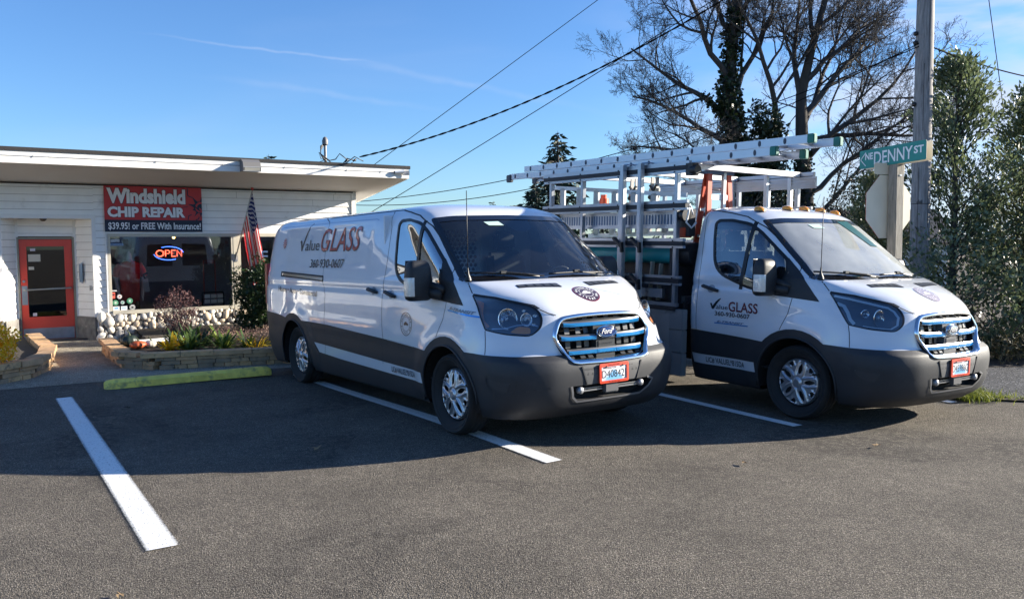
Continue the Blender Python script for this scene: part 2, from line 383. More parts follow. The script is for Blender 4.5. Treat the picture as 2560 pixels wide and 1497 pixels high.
# painted lines
def paintmat():
    m, t, b = nmat('line paint'); L = t.links; t_ = t
    tcn = t.nodes.new('ShaderNodeTexCoord')
    n = t.nodes.new('ShaderNodeTexNoise'); n.inputs['Scale'].default_value = 60; n.inputs['Detail'].default_value = 6; n.inputs['Roughness'].default_value = .7; L.new(tcn.outputs['Object'], n.inputs[0])
    v = t.nodes.new('ShaderNodeTexVoronoi'); v.inputs['Scale'].default_value = 110; L.new(tcn.outputs['Object'], v.inputs[0])
    cr = t.nodes.new('ShaderNodeMapRange'); L.new(n.outputs[0], cr.inputs[0]); cr.inputs[1].default_value = .28; cr.inputs[2].default_value = .42
    vd = t.nodes.new('ShaderNodeMapRange'); L.new(v.outputs['Distance'], vd.inputs[0]); vd.inputs[1].default_value = 1.0; vd.inputs[2].default_value = .8
    mm = t.nodes.new('ShaderNodeMath'); mm.operation = 'MULTIPLY'; L.new(cr.outputs[0], mm.inputs[0]); L.new(vd.outputs[0], mm.inputs[1])
    # distance to the long edge, in the line's own UV across it
    uv = t.nodes.new('ShaderNodeUVMap'); sp = t.nodes.new('ShaderNodeSeparateXYZ'); L.new(uv.outputs[0], sp.inputs[0])
    e = t.nodes.new('ShaderNodeMath'); e.operation = 'ABSOLUTE'; L.new(sp.outputs[0], e.inputs[0])
    e2 = t.nodes.new('ShaderNodeMath'); e2.operation = 'MULTIPLY_ADD'; L.new(n.outputs[0], e2.inputs[0]); e2.inputs[1].default_value = .55; L.new(e.outputs[0], e2.inputs[2])
    er = t.nodes.new('ShaderNodeMapRange'); L.new(e2.outputs[0], er.inputs[0]); er.inputs[1].default_value = 1.32; er.inputs[2].default_value = 1.0; er.inputs[3].default_value = 0; er.inputs[4].default_value = 1
    m3 = t.nodes.new('ShaderNodeMath'); m3.operation = 'MULTIPLY'; L.new(mm.outputs[0], m3.inputs[0]); L.new(er.outputs[0], m3.inputs[1])
    L.new(m3.outputs[0], b.inputs['Alpha']); b.inputs['Base Color'].default_value = (.84, .84, .82, 1); b.inputs['Roughness'].default_value = .75
    bp = t.nodes.new('ShaderNodeBump'); bp.inputs['Strength'].default_value = .6; bp.inputs['Distance'].default_value = .005; bp.invert = True; L.new(v.outputs['Distance'], bp.inputs['Height']); L.new(bp.outputs[0], b.inputs['Normal'])
    return m
M_LINE = paintmat()
def pline(a, b, w, bow=0.):
    a, b = Vector(a), Vector(b); d = b-a; n = Vector((-d.y, d.x)).normalized(); k = 24; vs_, fs_, uvs = [], [], []
    for i in range(k+1):
        p = a+d*i/k; p = p+n*bow*sin(pi*i/k)
        for sgn in (-1, 1):
            q = p+n*sgn*w/2; vs_.append((q.x, q.y, G(q.x, q.y)+.008)); uvs.append((sgn, i))
    fs_ = [(2*i, 2*i+2, 2*i+3, 2*i+1) for i in range(k)]
    me_ = bpy.data.meshes.new('parking_line'); me_.from_pydata(vs_, [], fs_); ul = me_.uv_layers.new()
    for l in me_.loops: ul.data[l.index].uv = uvs[l.vertex_index]
    tag(link('parking_line', me_, M_LINE), kind='structure')
pline((-5.03, 9.22), (-1.965, 4.55), .18)
pline((-2.85, 10.95), (.315, 6.29), .165)
pline((.3, 11.3), (2.63, 7.57), .145)
pline((3.2, 11.0), (4.65, 8.66), .13)

# yellow wheel stop
t_ws = empty('wheel_stop', (-4.86, 9.80, 0), atan2(1.1, 1.6)-.03)
tag(t_ws, 'worn yellow painted concrete wheel stop across the empty parking bay', 'wheel stop')
M_YEL = mat('yellow paint', (.95, .74, .15), .7, bump=.5, bscale=60, var=.18, vscale=9, dirt=((.22, .2, .13), 7, .52, .72))
b_ = MB(); Lw = 1.98; prof = [(-.085, .0), (-.08, .075), (-.05, .105), (.05, .105), (.08, .075), (.085, 0)]
sx_ = [0, .03, .1]+[.1+(Lw-.2)*i/14 for i in range(1, 14)]+[Lw-.1, Lw-.03, Lw]
vs_ = []
for i, x in enumerate(sx_):
    e = .72 if i in (0, len(sx_)-1) else (.92 if i in (1, len(sx_)-2) else 1)
    vs_ += [(x, y*e+.004*noise.noise(Vector((x*9, y*30, 1))), .0+z*e+.003*noise.noise(Vector((x*12, y*30, 7)))) for y, z in prof]
P_ = len(prof)
fs_ = [(i*P_+j, i*P_+j+1, (i+1)*P_+j+1, (i+1)*P_+j) for i in range(len(sx_)-1) for j in range(P_-1)]+[tuple(range(P_)), tuple((len(sx_)-1)*P_+j for j in range(P_))]
b_.add(vs_, fs_).build('block', M_YEL, t_ws, True, 40)
b_ = MB()
for x in (.35, Lw-.35): b_.lathe([(0, .108), (.014, .108), (.016, .1)], 10, M=Matrix.Translation((x, 0, 0)))
b_.build('anchor_pin', mat('rust', (.12, .06, .035), .8), t_ws)

# dry leaves and twigs blown on the lot
M_LEAF = mat('dry leaf', (.30, .20, .10), .8); M_DARKLEAF = mat('dark leaf', (.05, .035, .02), .9)
def litter(x, y, r, m, lab, seed):
    rnd = random.Random(seed); b = MB(); a = rnd.random()*6.3
    pts = []
    for i in range(11):
        t = 2*pi*i/11; rr = r*(1+.35*sin(3*t+seed))*(1 if i % 2 else .62)
        pts.append((rr*cos(t)*1.2, rr*sin(t)*.7, .012+.018*rnd.random()))
    vs = [(0, 0, .02)]+pts; fs = [(0, 1+i, 1+(i+1) % 11) for i in range(11)]
    b.add(vs, fs); o = b.build('fallen_leaf', m); o.location = (x, y, G(x, y)+.003); o.rotation_euler = (0, 0, a)
    tag(o, lab, 'leaf', 'dry leaves lying on the asphalt')
litter(-1.62, 6.75, .05, M_LEAF, 'pale dry leaf on the shaded asphalt of the empty bay', 1)
litter(-4.02, 8.55, .045, M_DARKLEAF, 'black leaf on the shaded asphalt beside the top of the first white line', 2)
litter(-.02, 3.65, .03, M_DARKLEAF, 'small dark curled leaf on the open asphalt below the end of the middle line', 3)
litter(-3.4, 4.9, .045, M_LEAF, 'pale leaf on sunlit asphalt outside the first white line', 4)
litter(3.0, 6.75, .04, M_LEAF, 'pale leaf on sunlit asphalt in front of the flatbed truck', 5)
litter(1.75, 6.2, .03, M_LEAF, 'tiny dry leaf on sunlit asphalt right of the middle line end', 6)
litter(-1.9, 3.9, .03, M_LEAF, 'pale twig scrap on the asphalt just below the first white line', 7)

# ================================================================== SHOP BUILDING
TH = radians(33); SP = Vector((-7.5, 14.98, 0))
MS = Matrix.Translation(SP) @ Matrix.Rotation(TH, 4, 'Z')
shop = empty('shop_building', mat=MS)
tag(shop, 'low white clapboard shop with sloping roof, red door and river rock base', 'shop building')
M_SIDE = mat('white clapboard', (.90, .885, .85), .55, bump=.15, bscale=25, var=.05, vscale=4, dirt=((.55, .52, .46), 3.5, .6, .85))
M_TRIM = mat('white trim', (.8, .79, .76), .5, var=.04, vscale=6)
M_FASC = mat('peeling fascia paint', (.80, .78, .73), .6, bump=.35, bscale=18, var=.06, vscale=5, dirt=((.36, .30, .23), 26, .64, .70), aniso=(1, 1, 5))
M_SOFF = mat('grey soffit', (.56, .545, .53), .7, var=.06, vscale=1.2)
M_TAN = mat('tan frame', (.50, .46, .37), .5, var=.06, vscale=5)
M_ROOF = mat('roof felt', (.035, .033, .033), .9, bump=.4)
M_RED = mat('red door paint', (.62, .060, .035), .38, var=.05, vscale=3)
M_ALU = mat('brushed aluminium', (.42, .43, .44), .38, 1.0, var=.08, vscale=8)
M_BLK = mat('black plastic', (.012, .012, .014), .45)
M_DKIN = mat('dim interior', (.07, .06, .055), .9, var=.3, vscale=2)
M_GLS = glassm('shop glass', (.80, .84, .85), .95, extra=.03, ior=1.5)
M_WHITE = mat('white paint', (.78, .78, .77), .45); M_GREY = mat('grey paint', (.30, .31, .33), .5)

SL, SRt = -9.0, 5.52       # roof extents along the front
def clap(name, s0, s1, z0, z1, y=0., ex=.127, parent=shop, mt=M_SIDE, M=None):
    """lapped boards: saw-tooth profile run along s"""
    b = MB(); z = z0; k = 0; rnd = random.Random(int(s0*50+z0*9))
    while z < z1-1e-4:
        zt = min(z+ex, z1); t = (zt-z)/ex
        b.add([(s0, y-.022, z), (s1, y-.022, z), (s1, y-.022+.016*t, zt), (s0, y-.022+.016*t, zt), (s0, y-.004, z), (s1, y-.004, z)],
              [(0, 1, 2, 3), (4, 5, 1, 0)], M=M)
        b.add([(s0, y-.0232, z-.001), (s1, y-.0232, z-.001), (s1, y-.0232, z+.006), (s0, y-.0232, z+.006)], [(0, 1, 2, 3)], mi=1, M=M)  # lap shadow painted as a thin grey strip along the board's foot
        if s1-s0 > 2.5:    # butt joints
            for _ in range(int((s1-s0)/3)+1):
                q = s0+rnd.random()*(s1-s0); b.add([(q, y-.0235, z), (q+.006, y-.0235, z), (q+.006, y-.0235+.016*t, zt), (q, y-.0235+.016*t, zt)], [(0, 1, 2, 3)], mi=1, M=M)
        z = zt; k += 1
    return b.build(name, [mt, mat('painted lap shadow and joints', (.42, .40, .37), .8)], parent)
# backing walls (thick boxes, 2 cm behind the boards)
b = MB()
b.box(SL, -1.45, .0, .18, 0, 2.79); b.box(-1.45, 0.0, .0, .18, 2.21, 2.79); b.box(0.0, .19, 0, .18, 0, 2.79)
b.box(.19, 4.98, 0, .18, 1.93, 2.79); b.box(.19, 4.98, 0, .18, 0, .47); b.box(4.80, 4.98, .18, 6.6, 0, 2.75); b.box(SL, SL+.15, .18, 6.6, 0, 2.75)
b.box(SL+.15, 4.80, 6.45, 6.6, 0, 1.9); b.build('wall', M_SIDE, shop)
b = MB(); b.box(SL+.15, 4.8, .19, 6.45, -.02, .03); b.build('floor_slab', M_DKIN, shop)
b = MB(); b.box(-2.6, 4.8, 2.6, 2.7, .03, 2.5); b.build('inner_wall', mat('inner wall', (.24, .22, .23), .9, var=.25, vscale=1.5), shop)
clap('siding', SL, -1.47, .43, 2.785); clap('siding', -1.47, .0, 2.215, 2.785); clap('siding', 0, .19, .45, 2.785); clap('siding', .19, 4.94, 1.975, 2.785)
b = MB()   # trims
b.box(-.045, .02, -.032, .0, .42, 2.22); b.box(-1.50, -1.43, -.032, 0, .40, 2.22); b.box(-1.50, .02, -.036, .03, 2.185, 2.26)
b.box(4.90, 4.99, -.04, .0, 0, 2.80); b.box(4.98, 5.0, -.04, .12, 0, 2.80)
b.box(.19, 4.9, -.045, 0, 1.925, 1.975); b.box(.17, .21, -.05, 0, .47, 1.93)
b.build('trim_boards', M_TRIM, shop)
b = MB(); b.tube([(SL, -.045, 2.792), (-3, -.05, 2.786), (0, -.045, 2.79), (2.5, -.05, 2.782), (4.93, -.045, 2.79)], .011, 6); b.build('cable', M_BLK, shop)
# recess: splayed side walls clad with boards
RD = .5
for sgn, (xa, xb) in enumerate(((.0, -.25), (-1.46, -1.215))):
    a = Vector((xa, 0, 0)); c = Vector((xb, RD, 0)); d = c-a; Ln = d.length
    if sgn: Mr = Matrix.Translation(a) @ Matrix.Rotation(atan2(d.y, d.x), 4, 'Z')   # board face looks -y of own frame
    else: Mr = Matrix.Translation(c) @ Matrix.Rotation(atan2(-d.y, -d.x), 4, 'Z')
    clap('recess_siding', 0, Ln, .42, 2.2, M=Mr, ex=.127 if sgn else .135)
    bb = MB(); bb.box(0, Ln, .0, .12, 0, 2.25, M=Mr); bb.build('recess_wall', M_SIDE, shop)
b = MB(); b.box(-1.215, -.25, RD, RD+.12, 1.9, 2.25); b.box(-1.46, 0, -.0, RD+.12, 2.2, 2.24); b.build('recess_ceiling', M_TRIM, shop)
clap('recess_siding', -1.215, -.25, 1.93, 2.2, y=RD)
b = MB(); b.box(-1.225, -1.165, RD-.03, RD+.1, 0, 2.2); b.box(-.30, -.24, RD-.03, RD+.1, 0, 2.2); b.box(-1.165, -.30, RD-.03, RD+.1, 1.88, 1.93); b.build('recess_trim', M_TRIM, shop)
# roof
Kr = .132
def zs(y): return 2.80-Kr*y            # soffit height at local y (front is y=-1.5)
YF, YB = -1.5, 7.2
b = MB()
def slab(bb, s0, s1, y0, y1, dz0, dz1, mi=0):
    vs = []
    for z in (dz0, dz1):
        vs += [(s0, y0, zs(y0)+z), (s1, y0, zs(y0)+z), (s1, y1, zs(y1)+z), (s0, y1, zs(y1)+z)]
    bb.add(vs, [(0, 3, 2, 1), (4, 5, 6, 7), (0, 1, 5, 4), (1, 2, 6, 5), (2, 3, 7, 6), (3, 0, 4, 7)], mi)
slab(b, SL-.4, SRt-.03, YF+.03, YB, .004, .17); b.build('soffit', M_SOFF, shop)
b = MB(); slab(b, SL-.43, SRt+.03, YF-.035, YB+.05, .215, .245); slab(b, SL-.43, SRt+.03, YF-.035, YF-.03, .185, .215); slab(b, SRt+.025, SRt+.03, YF-.035, YB+.05, .185, .215); b.build('roof', M_ROOF, shop)
b = MB()
slab(b, SL-.4, SRt, YF-.03, YF+.0, -.005, .105); slab(b, SL-.4, SRt, YF-.018, YF+.02, .115, .215)
slab(b, SRt-.03, SRt, YF+.02, YB, -.005, .105); slab(b, SRt-.02, SRt, YF+.02, YB, .115, .215)
b.build('fascia', M_FASC, shop)
b = MB(); b.tube([(SL, YF-.03, zs(YF)+.11), (SRt, YF-.03, zs(YF)+.11)], .008, 5)
for s in (-3.1, -1.0, .8, 1.9, 3.0, 4.2, 4.9): b.box(s, s+.012, YF-.042, YF-.03, zs(YF)+.095, zs(YF)+.13)
b.build('conduit', M_GREY, shop)

# door
door = empty('door', (0, RD, 0), parent=shop)
b = MB(); x0, x1, zb, zt = -1.155, -.325, .02, 1.825; gl = (-1.045, -.45, .44, 1.70)
b.box(x0, gl[0], -.025, .025, zb, zt); b.box(gl[1], x1, -.025, .025, zb, zt); b.box(gl[0], gl[1], -.025, .025, gl[3], zt); b.box(gl[0], gl[1], -.025, .025, zb, gl[2])
b.build('door_leaf', M_RED, door)
b = MB(); b.box(gl[0]-.01, gl[1]+.01, -.006, .006, gl[2]-.01, gl[3]+.01); b.build('door_glass', glassm('door glass', (.12, .13, .14), .8, extra=.03), door)
b = MB(); b.box(x0+.01, x1-.01, -.032, -.026, .035, .235); b.build('kick_plate', mat('worn steel', (.27, .28, .31), .5, .7, var=.2, vscale=6), door)
b = MB(); b.box(x0+.012, x0+.10, -.031, -.026, .66, 1.0); b.build('latch_plate', M_ALU, door)
b = MB(); b.tube([(x0+.05, -.03, .93), (x0+.05, -.085, .93), (x0+.09, -.095, .93), (x1-.09, -.095, .945), (x1-.05, -.085, .945), (x1-.05, -.03, .945)], .016, 8)
for x, z in ((x0+.05, .93), (x1-.05, .945)): b.lathe([(0, -.012), (.035, -.012), (.035, .004)], 14, M=Matrix.Translation((x, -.03, z)) @ Matrix.Rotation(pi/2, 4, 'X'))
b.build('push_bar', M_ALU, door, True, 40)
b = MB(); b.lathe([(0, .012), (.022, .012), (.024, 0)], 14, M=Matrix.Translation((x0+.05, -.026, 1.08)) @ Matrix.Rotation(pi/2, 4, 'X')); b.build('lock', M_ALU, door)
b = MB(); b.box(-1.19, x0-.006, -.04, .05, 0, 1.865); b.box(x1+.006, -.285, -.04, .05, 0, 1.865); b.box(x0-.006, x1+.006, -.04, .05, 1.832, 1.865); b.box(-1.19, -.285, -.045, .06, -.0, .018)
b.build('door_frame', mat('olive frame', (.27, .25, .20), .6), door)
b = MB(); b.box(-1.16, -.32, .08, .09, 0.03, 1.9); b.build('dark_room_sheet', mat('dark room', (.012, .013, .016), .8), door)  # near-black sheet behind the glass stands for the darkness of the room
for (sa, sb, za, zb2, cc) in ((-.985, -.905, 1.62, 1.665, (.55, .5, .55)), (-1.02, -.935, 1.285, 1.34, (.5, .47, .4)), (-1.02, -.83, 1.43, 1.56, (.03, .035, .045)), (-.985, -.92, .455, .51, (.06, .06, .07))):
    b = MB(); b.box(sa, sb, -.0075, -.0065, za, zb2); b.build('notice', mat('notice%.2f' % sa, cc, .5), door)
b = MB(); b.box(-.235, -.19, RD-.235, RD-.15, 1.05, 1.38); b.box(-.21, -.19, RD-.25, RD-.23, 1.03, 1.40); b.build('leaflet_holder', M_ALU, shop)
b = MB(); b.box(-.10, -.02, .08, .14, .90, .99, M=Matrix.Rotation(.0, 4, 'Z')); b.build('letter_slot', mat('almond', (.55, .52, .46), .4), shop)
b = MB(); b.lathe([(.0, -.06), (.03, -.055), (.055, -.03), (.06, 0)], 16, M=Matrix.Translation((-.78, .2, 2.2))); b.build('ceiling_lamp', mat('bronze', (.08, .06, .05), .4, .5), shop, True, 50)

# river rock base
M_RKS = [mat('rock%d' % i, c, .75, bump=.4, bscale=14, var=.2, vscale=9) for i, c in enumerate([(.66, .58, .46), (.50, .47, .42), (.72, .64, .51), (.40, .38, .35), (.60, .48, .35), (.75, .71, .62)])]
M_MORT = mat('mortar', (.13, .12, .105), .95, bump=1, bscale=30)
def rocks(name, s0, s1, z0, z1, seed, M=None, dark=False, parent=shop, size=.075):
    rnd = random.Random(seed); b = MB(); b.box(s0, s1, -.05, .0, z0, z1, mi=0, M=M); placed = []
    tries = 0
    while tries < 5200:
        tries += 1
        r = size*(.45+.75*rnd.random()*(1 if tries < 1500 else .55)); s = s0+rnd.random()*(s1-s0); z = z0+rnd.random()*(z1-z0)
        if z-r*.7 < z0-.02 or z+r*.7 > z1+.02: continue
        if any((s-q[0])**2+(z-q[1])**2 < ((r+q[2])*.86)**2 for q in placed): continue
        placed.append((s, z, r))
        Mr = Matrix.Translation((s, -.05, z)) @ Matrix.Rotation(rnd.random()*3.1, 4, 'Y') @ Matrix.Diagonal((1.12+.3*rnd.random(), .62+.25*rnd.random(), .82+.25*rnd.random(), 1))
        if M is not None: Mr = M @ Mr
        bb = MB(); bb.ball((0, 0, 0), r, 10, 7)
        off = Vector((rnd.random()*50, rnd.random()*50, 0))
        vv = [Vector(v)*(1+.20*noise.noise(Vector(v)*(1.1/r)+off)) for v in bb.v]
        b.add(vv, bb.f, 1+rnd.randrange(3 if dark else 6)+(0 if not dark else 0), Mr)
    o = b.build(name, [M_MORT]+M_RKS, parent, True, 60); return o
rocks('stone_base', 0.02, 4.98, 0, .46, 5)
M_OLDST = mat('dark old stone', (.19, .18, .165), .9, bump=1., bscale=9, var=.45, vscale=7, dirt=((.42, .38, .32), 9, .6, .68))
b = MB(); b.box(SL, -1.45, -.045, 0, 0, .43)
for sgn, (xa, xb) in enumerate(((.0, -.25), (-1.46, -1.215))):
    a = Vector((xa, 0, 0)); c = Vector((xb, RD, 0)); d = c-a
    Mr = (Matrix.Translation(a) @ Matrix.Rotation(atan2(d.y, d.x), 4, 'Z')) if sgn else (Matrix.Translation(c) @ Matrix.Rotation(atan2(-d.y, -d.x), 4, 'Z'))
    b.box(0, d.length, -.05, .0, 0, .42, M=Mr)
b.build('stone_base', M_OLDST, shop, bevel=0)

# shop window
def shopwin(s0, s1, lab):
    w = empty('window', parent=shop)
    b = MB(); f = .04
    b.box(s0-.02, s0+f, -.05, .06, .47, 1.925); b.box(s1-f, s1+.02, -.05, .06, .47, 1.925); b.box(s0+f, s1-f, -.045, .06, 1.865, 1.925); b.box(s0+f, s1-f, -.075, .08, .46, .525)
    b.build('window_frame', M_TAN, w)
    b = MB(); b.box(s0+f-.005, s1-f+.005, .0, .006, .52, 1.87); b.build('pane', M_GLS, w)
    return w
w1 = shopwin(.21, 2.43, ''); w2 = shopwin(2.53, 4.80, '')
b = MB(); b.box(2.43, 2.53, -.055, .08, .46, 1.925); b.build('window_post', M_TAN, shop)
def disc(b, s, z, r, y, mi=0, n=24, sz=1.): b.add([(s, y, z)]+[(s+r*cos(2*pi*i/n), y, z+r*sz*sin(2*pi*i/n)) for i in range(n)], [(0, 1+(i+1) % n, 1+i) for i in range(n)], mi)
def sticker(s, z, r, c1, c2, square=False, w=.1, h=.08):
    b = MB(); y = -.004
    if square: b.add([(s-w/2, y, z-h/2), (s+w/2, y, z-h/2), (s+w/2, y, z+h/2), (s-w/2, y, z+h/2)], [(0, 1, 2, 3)]); b.add([(s-w*.32, y-.002, z-h*.05), (s+w*.3, y-.002, z-h*.05), (s+w*.3, y-.002, z+h*.28), (s-w*.32, y-.002, z+h*.28)], [(0, 1, 2, 3)], 1)
    else: disc(b, s, z, r, y); disc(b, s, z, r*.82, y-.001, 1); disc(b, s, z, r*.76, y-.002, 0); disc(b, s, z, r*.42, y-.003, 1)
    b.build('sticker', [mat('stk%.2f%.2f' % (s, z), c1, .5), mat('stkb%.2f%.2f' % (s, z), c2, .5)], w1)
GR = (.02, .2, .1); WH = (.7, .7, .7)
sticker(.375, .775, .04, WH, (.4, .15, .12)); sticker(.305, .665, .05, GR, (.5, .6, .5)); sticker(.42, .665, .035, (.4, .45, .45), (.1, .3, .2)); sticker(.545, .69, .052, GR, (.5, .6, .5))
sticker(.585, .57, .05, (.5, .5, .48), (.06, .06, .06)); sticker(.275, .80, 0, (.6, .1, .07), (.1, .02, .02), True, .055, .11)
sticker(.315, .555, 0, (.7, .74, .8), (.1, .3, .65), True, .105, .085); sticker(.445, .555, 0, (.7, .74, .8), (.35, .5, .7), True, .105, .085); sticker(.29, .885, 0, WH, (.3, .3, .3), True, .085, .02)
b = MB(); y = -.004
b.add([(.235, y, 1.72), (.46, y, 1.72), (.46, y, 1.74), (.43, y, 1.83), (.235, y, 1.83)], [(0, 1, 2, 3, 4)])
b.add([(.235, y-.001, 1.705), (.47, y-.001, 1.705), (.47, y-.001, 1.745), (.235, y-.001, 1.745)], [(0, 1, 2, 3)], 1)
for k in range(3): b.add([(.26, y-.002, 1.765+k*.018), (.36, y-.002, 1.778+k*.018), (.41, y-.002, 1.773+k*.018), (.41, y-.002, 1.782+k*.018), (.36, y-.002, 1.788+k*.018), (.26, y-.002, 1.774+k*.018)], [(0, 1, 2, 3, 4, 5)], 2)
b.build('sticker', [mat('navy', (.012, .018, .05), .5), mat('pale blue', (.30, .42, .62), .5), M_WHITE], w1)
vs, fs = text_w('VETERAN OWNED BUSINESS', .215, .02, bold=.02); flatmesh('sticker_lettering', vs, fs, lambda x, z: (.243+x, -.007, 1.715+z), M_BLK, w1)
# house number column on the left splay front
for i, ch in enumerate('628'):
    vs, fs = text2d(ch, .1, bold=.02); flatmesh('house_number', vs, fs, lambda x, z, i=i: (-1.56+x, -.04, 1.62-i*.14+z), M_GREY, shop)

# neon OPEN
neon = empty('neon_sign', mat=MS); tag(neon, 'glowing red OPEN neon inside a blue oval in the shop window', 'neon sign')
RN, BN = emis('red neon', (1, .10, .05), 3.2), emis('blue neon', (.06, .16, 1), 2.6)
ocx, ocz, ow, oh = 1.255, 1.555, .262, .125
def arc(a0, a1, n=22): return [(ocx+ow*cos(radians(a0+(a1-a0)*i/n)), .035, ocz+oh*sin(radians(a0+(a1-a0)*i/n))) for i in range(n+1)]
b = MB(); b.tube(arc(8, 118), .0065, 6); b.build('blue_tube', BN, neon, True); b = MB(); b.tube(arc(188, 298), .0065, 6); b.build('blue_tube', BN, neon, True)
def stroke(pts, x0, w):
    b = MB(); b.tube([(x0+p[0]*w, .03, ocz-.06+p[1]*.12) for p in pts], .0055, 6); return b
lt = {'O': [(.5+.5*cos(2*pi*i/20), .5+.5*sin(2*pi*i/20)) for i in range(21)], 'P': [(0, 0), (0, 1), (.6, 1), (.9, .85), (.9, .6), (.6, .45), (.05, .45)],
      'E': [(1, 1), (.05, 1), (0, .5), (.8, .5), (0, .5), (.05, 0), (1, 0)], 'N': [(0, 0), (0, 1), (.95, 0), (.95, 1)]}
for ch, x0, w in (('O', 1.03, .14), ('P', 1.195, .085), ('E', 1.30, .075), ('N', 1.40, .09)):
    stroke(lt[ch], x0, w).build('letter_tube', RN, neon, True)
    b = MB(); b.tube([(x0+p[0]*w*.82+.008, .032, ocz-.05+p[1]*.1) for p in lt[ch]], .003, 5); b.build('letter_tube', RN, neon, True)
# ceiling bulb inside
b = MB(); b.ball((1.49, .75, 1.86), .028, 10, 7); bulb = b.build('light_bulb', emis('bulb', (1, .62, .15), 5)); bulb.matrix_world = MS; tag(bulb, 'small lit yellow bulb seen inside the shop window', 'light bulb')

# mannequin in the window
mq = empty('mannequin', mat=MS @ Matrix.Translation((.62, .42, 0)) @ Matrix.Diagonal((.9, .9, 1, 1))); tag(mq, 'headless pale mannequin in a red shirt standing in the shop window', 'mannequin')
M_SKIN = mat('mannequin plastic', (.62, .58, .54), .4)
b = MB(); b.tube([(0, 0, 1.38), (0, 0, 1.46), (0, 0, 1.55), (0, 0, 1.60)], [.08, .06, .045, .012], 12)
b.build('neck', M_SKIN, mq, True)
b = MB(); secs = [(.62, .17, .11), (.8, .19, .12), (.95, .185, .12), (1.15, .20, .13), (1.28, .22, .125), (1.36, .20, .1), (1.41, .10, .07)]
vs = []; n = 20
for z, a, c in secs: vs += [(a*cos(2*pi*j/n), c*sin(2*pi*j/n), z+.008*sin(5*2*pi*j/n)) for j in range(n)]
b.add(vs, [(i*n+j, i*n+(j+1) % n, (i+1)*n+(j+1) % n, (i+1)*n+j) for i in range(len(secs)-1) for j in range(n)])
b.tube([(-.17, 0, 1.34), (-.25, 0, 1.24), (-.275, -.01, 1.12)], [.075, .07, .062], 10); b.tube([(.17, 0, 1.34), (.25, 0, 1.24), (.275, -.01, 1.12)], [.075, .07, .062], 10)
b.build('shirt', mat('red shirt', (.62, .035, .03), .8, bump=.3, bscale=12, var=.15, vscale=6), mq, True)
b = MB(); b.box(-.06, .13, -.136, -.132, 1.10, 1.17); b.box(.02, .15, -.14, -.135, 1.0, 1.09); b.build('shirt_print', mat('shirt print', (.8, .12, .06), .6), mq)
for s in (-1, 1):
    b = MB(); b.tube([(s*.27, -.01, 1.13), (s*.255, -.02, .98), (s*.23, -.06, .82), (s*.225, -.07, .74)], [.042, .038, .03, .028], 10); b.ball((s*.225, -.075, .70), .035, 10, 6, sq=(.6, .8, 1.4)); b.build('arm', M_SKIN, mq, True)
    b = MB(); b.tube([(s*.09, 0, .66), (s*.10, 0, .35), (s*.10, 0, .05)], [.1, .075, .05], 12); b.build('trouser_leg', M_BLK, mq, True)
b = MB(); b.box(-.2, .2, -.15, .15, .03, .05); b.build('base_plate', M_GREY, mq)
b = MB(); b.box(0, .1, 0, .02, 0, .25, M=Matrix.Translation((.835, .22, .83)) @ Matrix.Rotation(-.12, 4, 'Y'))
b.tube([(.86, .23, 1.08), (.83, .23, 1.16), (.90, .23, 1.19)], .022, 8, 1); tb = b.build('tote_bag', [mat('canvas', (.5, .47, .40), .8), M_BLK]); tb.matrix_world = MS; tag(tb, 'cream tote bag with dark handles hanging beside the mannequin', 'bag')
# red easel frame and chair seen through the window
b = MB(); 
for a, c in (((1.98, .5, .55), (1.98, .5, 1.40)), ((2.2, .5, .55), (2.2, .5, 1.40)), ((1.98, .5, 1.40), (2.2, .5, 1.40)), ((1.98, .5, 1.36), (2.2, .5, 1.36))): b.bar(a, c, .018)
ez = b.build('picture_frame', mat('red stained wood', (.30, .06, .04), .5)); ez.matrix_world = MS; tag(ez, 'tall empty red wooden frame standing inside the shop window', 'frame')
ch = empty('chair', mat=MS @ Matrix.Translation((2.12, .42, 0))); tag(ch, 'dark chair with a white slatted back inside the shop window', 'chair')
b = MB(); b.box(-.2, .22, .1, .14, .45, .5); b.box(-.2, .22, -.3, .14, .40, .44); b.build('seat', M_BLK, ch)
for z in (.56, .66): 
    for k in range(3): b = MB(); b.box(-.16+k*.125, -.055+k*.125, -.02, -.005, z, z+.07); b.build('slat', M_WHITE, ch)
for x in (-.2, .21): b = MB(); b.bar((x, 0, .0), (x, 0, .76), .025); b.build('leg', M_BLK, ch)
b = MB(); b.bar((-.2, 0, .77), (.21, 0, .77), .03); b.build('top_rail', M_BLK, ch)

# banner
ban = empty('banner', mat=MS @ Matrix.Translation((0, -.06, 0))); tag(ban, 'red and navy windshield chip repair banner above the shop window', 'banner')
bx0, bx1, bz0, bz1, bzm = .17, 1.855, 1.955, 2.785, 2.175
M_BR, M_BN = mat('banner red', (.50, .028, .03), .5, bump=.15, bscale=3), mat('banner navy', (.008, .012, .035), .5)
M_BW = mat('banner white', (.78, .78, .80), .5)
b = MB(); nn = 24
def by(s, z): return -.006+.006*sin(s*5.1+z*3)+.003*sin(z*19)
for (za, zb, mi) in ((bz0, bzm, 1), (bzm, bz1, 0)):
    vs = [(bx0+(bx1-bx0)*i/nn, by(bx0+(bx1-bx0)*i/nn, za+(zb-za)*j/8), za+(zb-za)*j/8) for j in range(9) for i in range(nn+1)]
    b.add(vs, [(j*(nn+1)+i, j*(nn+1)+i+1, (j+1)*(nn+1)+i+1, (j+1)*(nn+1)+i) for j in range(8) for i in range(nn)], mi)
b.build('sheet', [M_BR, M_BN], ban, True)
def blet(s, x, z, w, h, m, off, bold=.0, nm='lettering'):
    vs, fs = text_w(s, w, h, bold=bold); return flatmesh(nm, vs, fs, lambda a, c: (x+a, by(x+a, z+c)-off, z+c), m, ban)
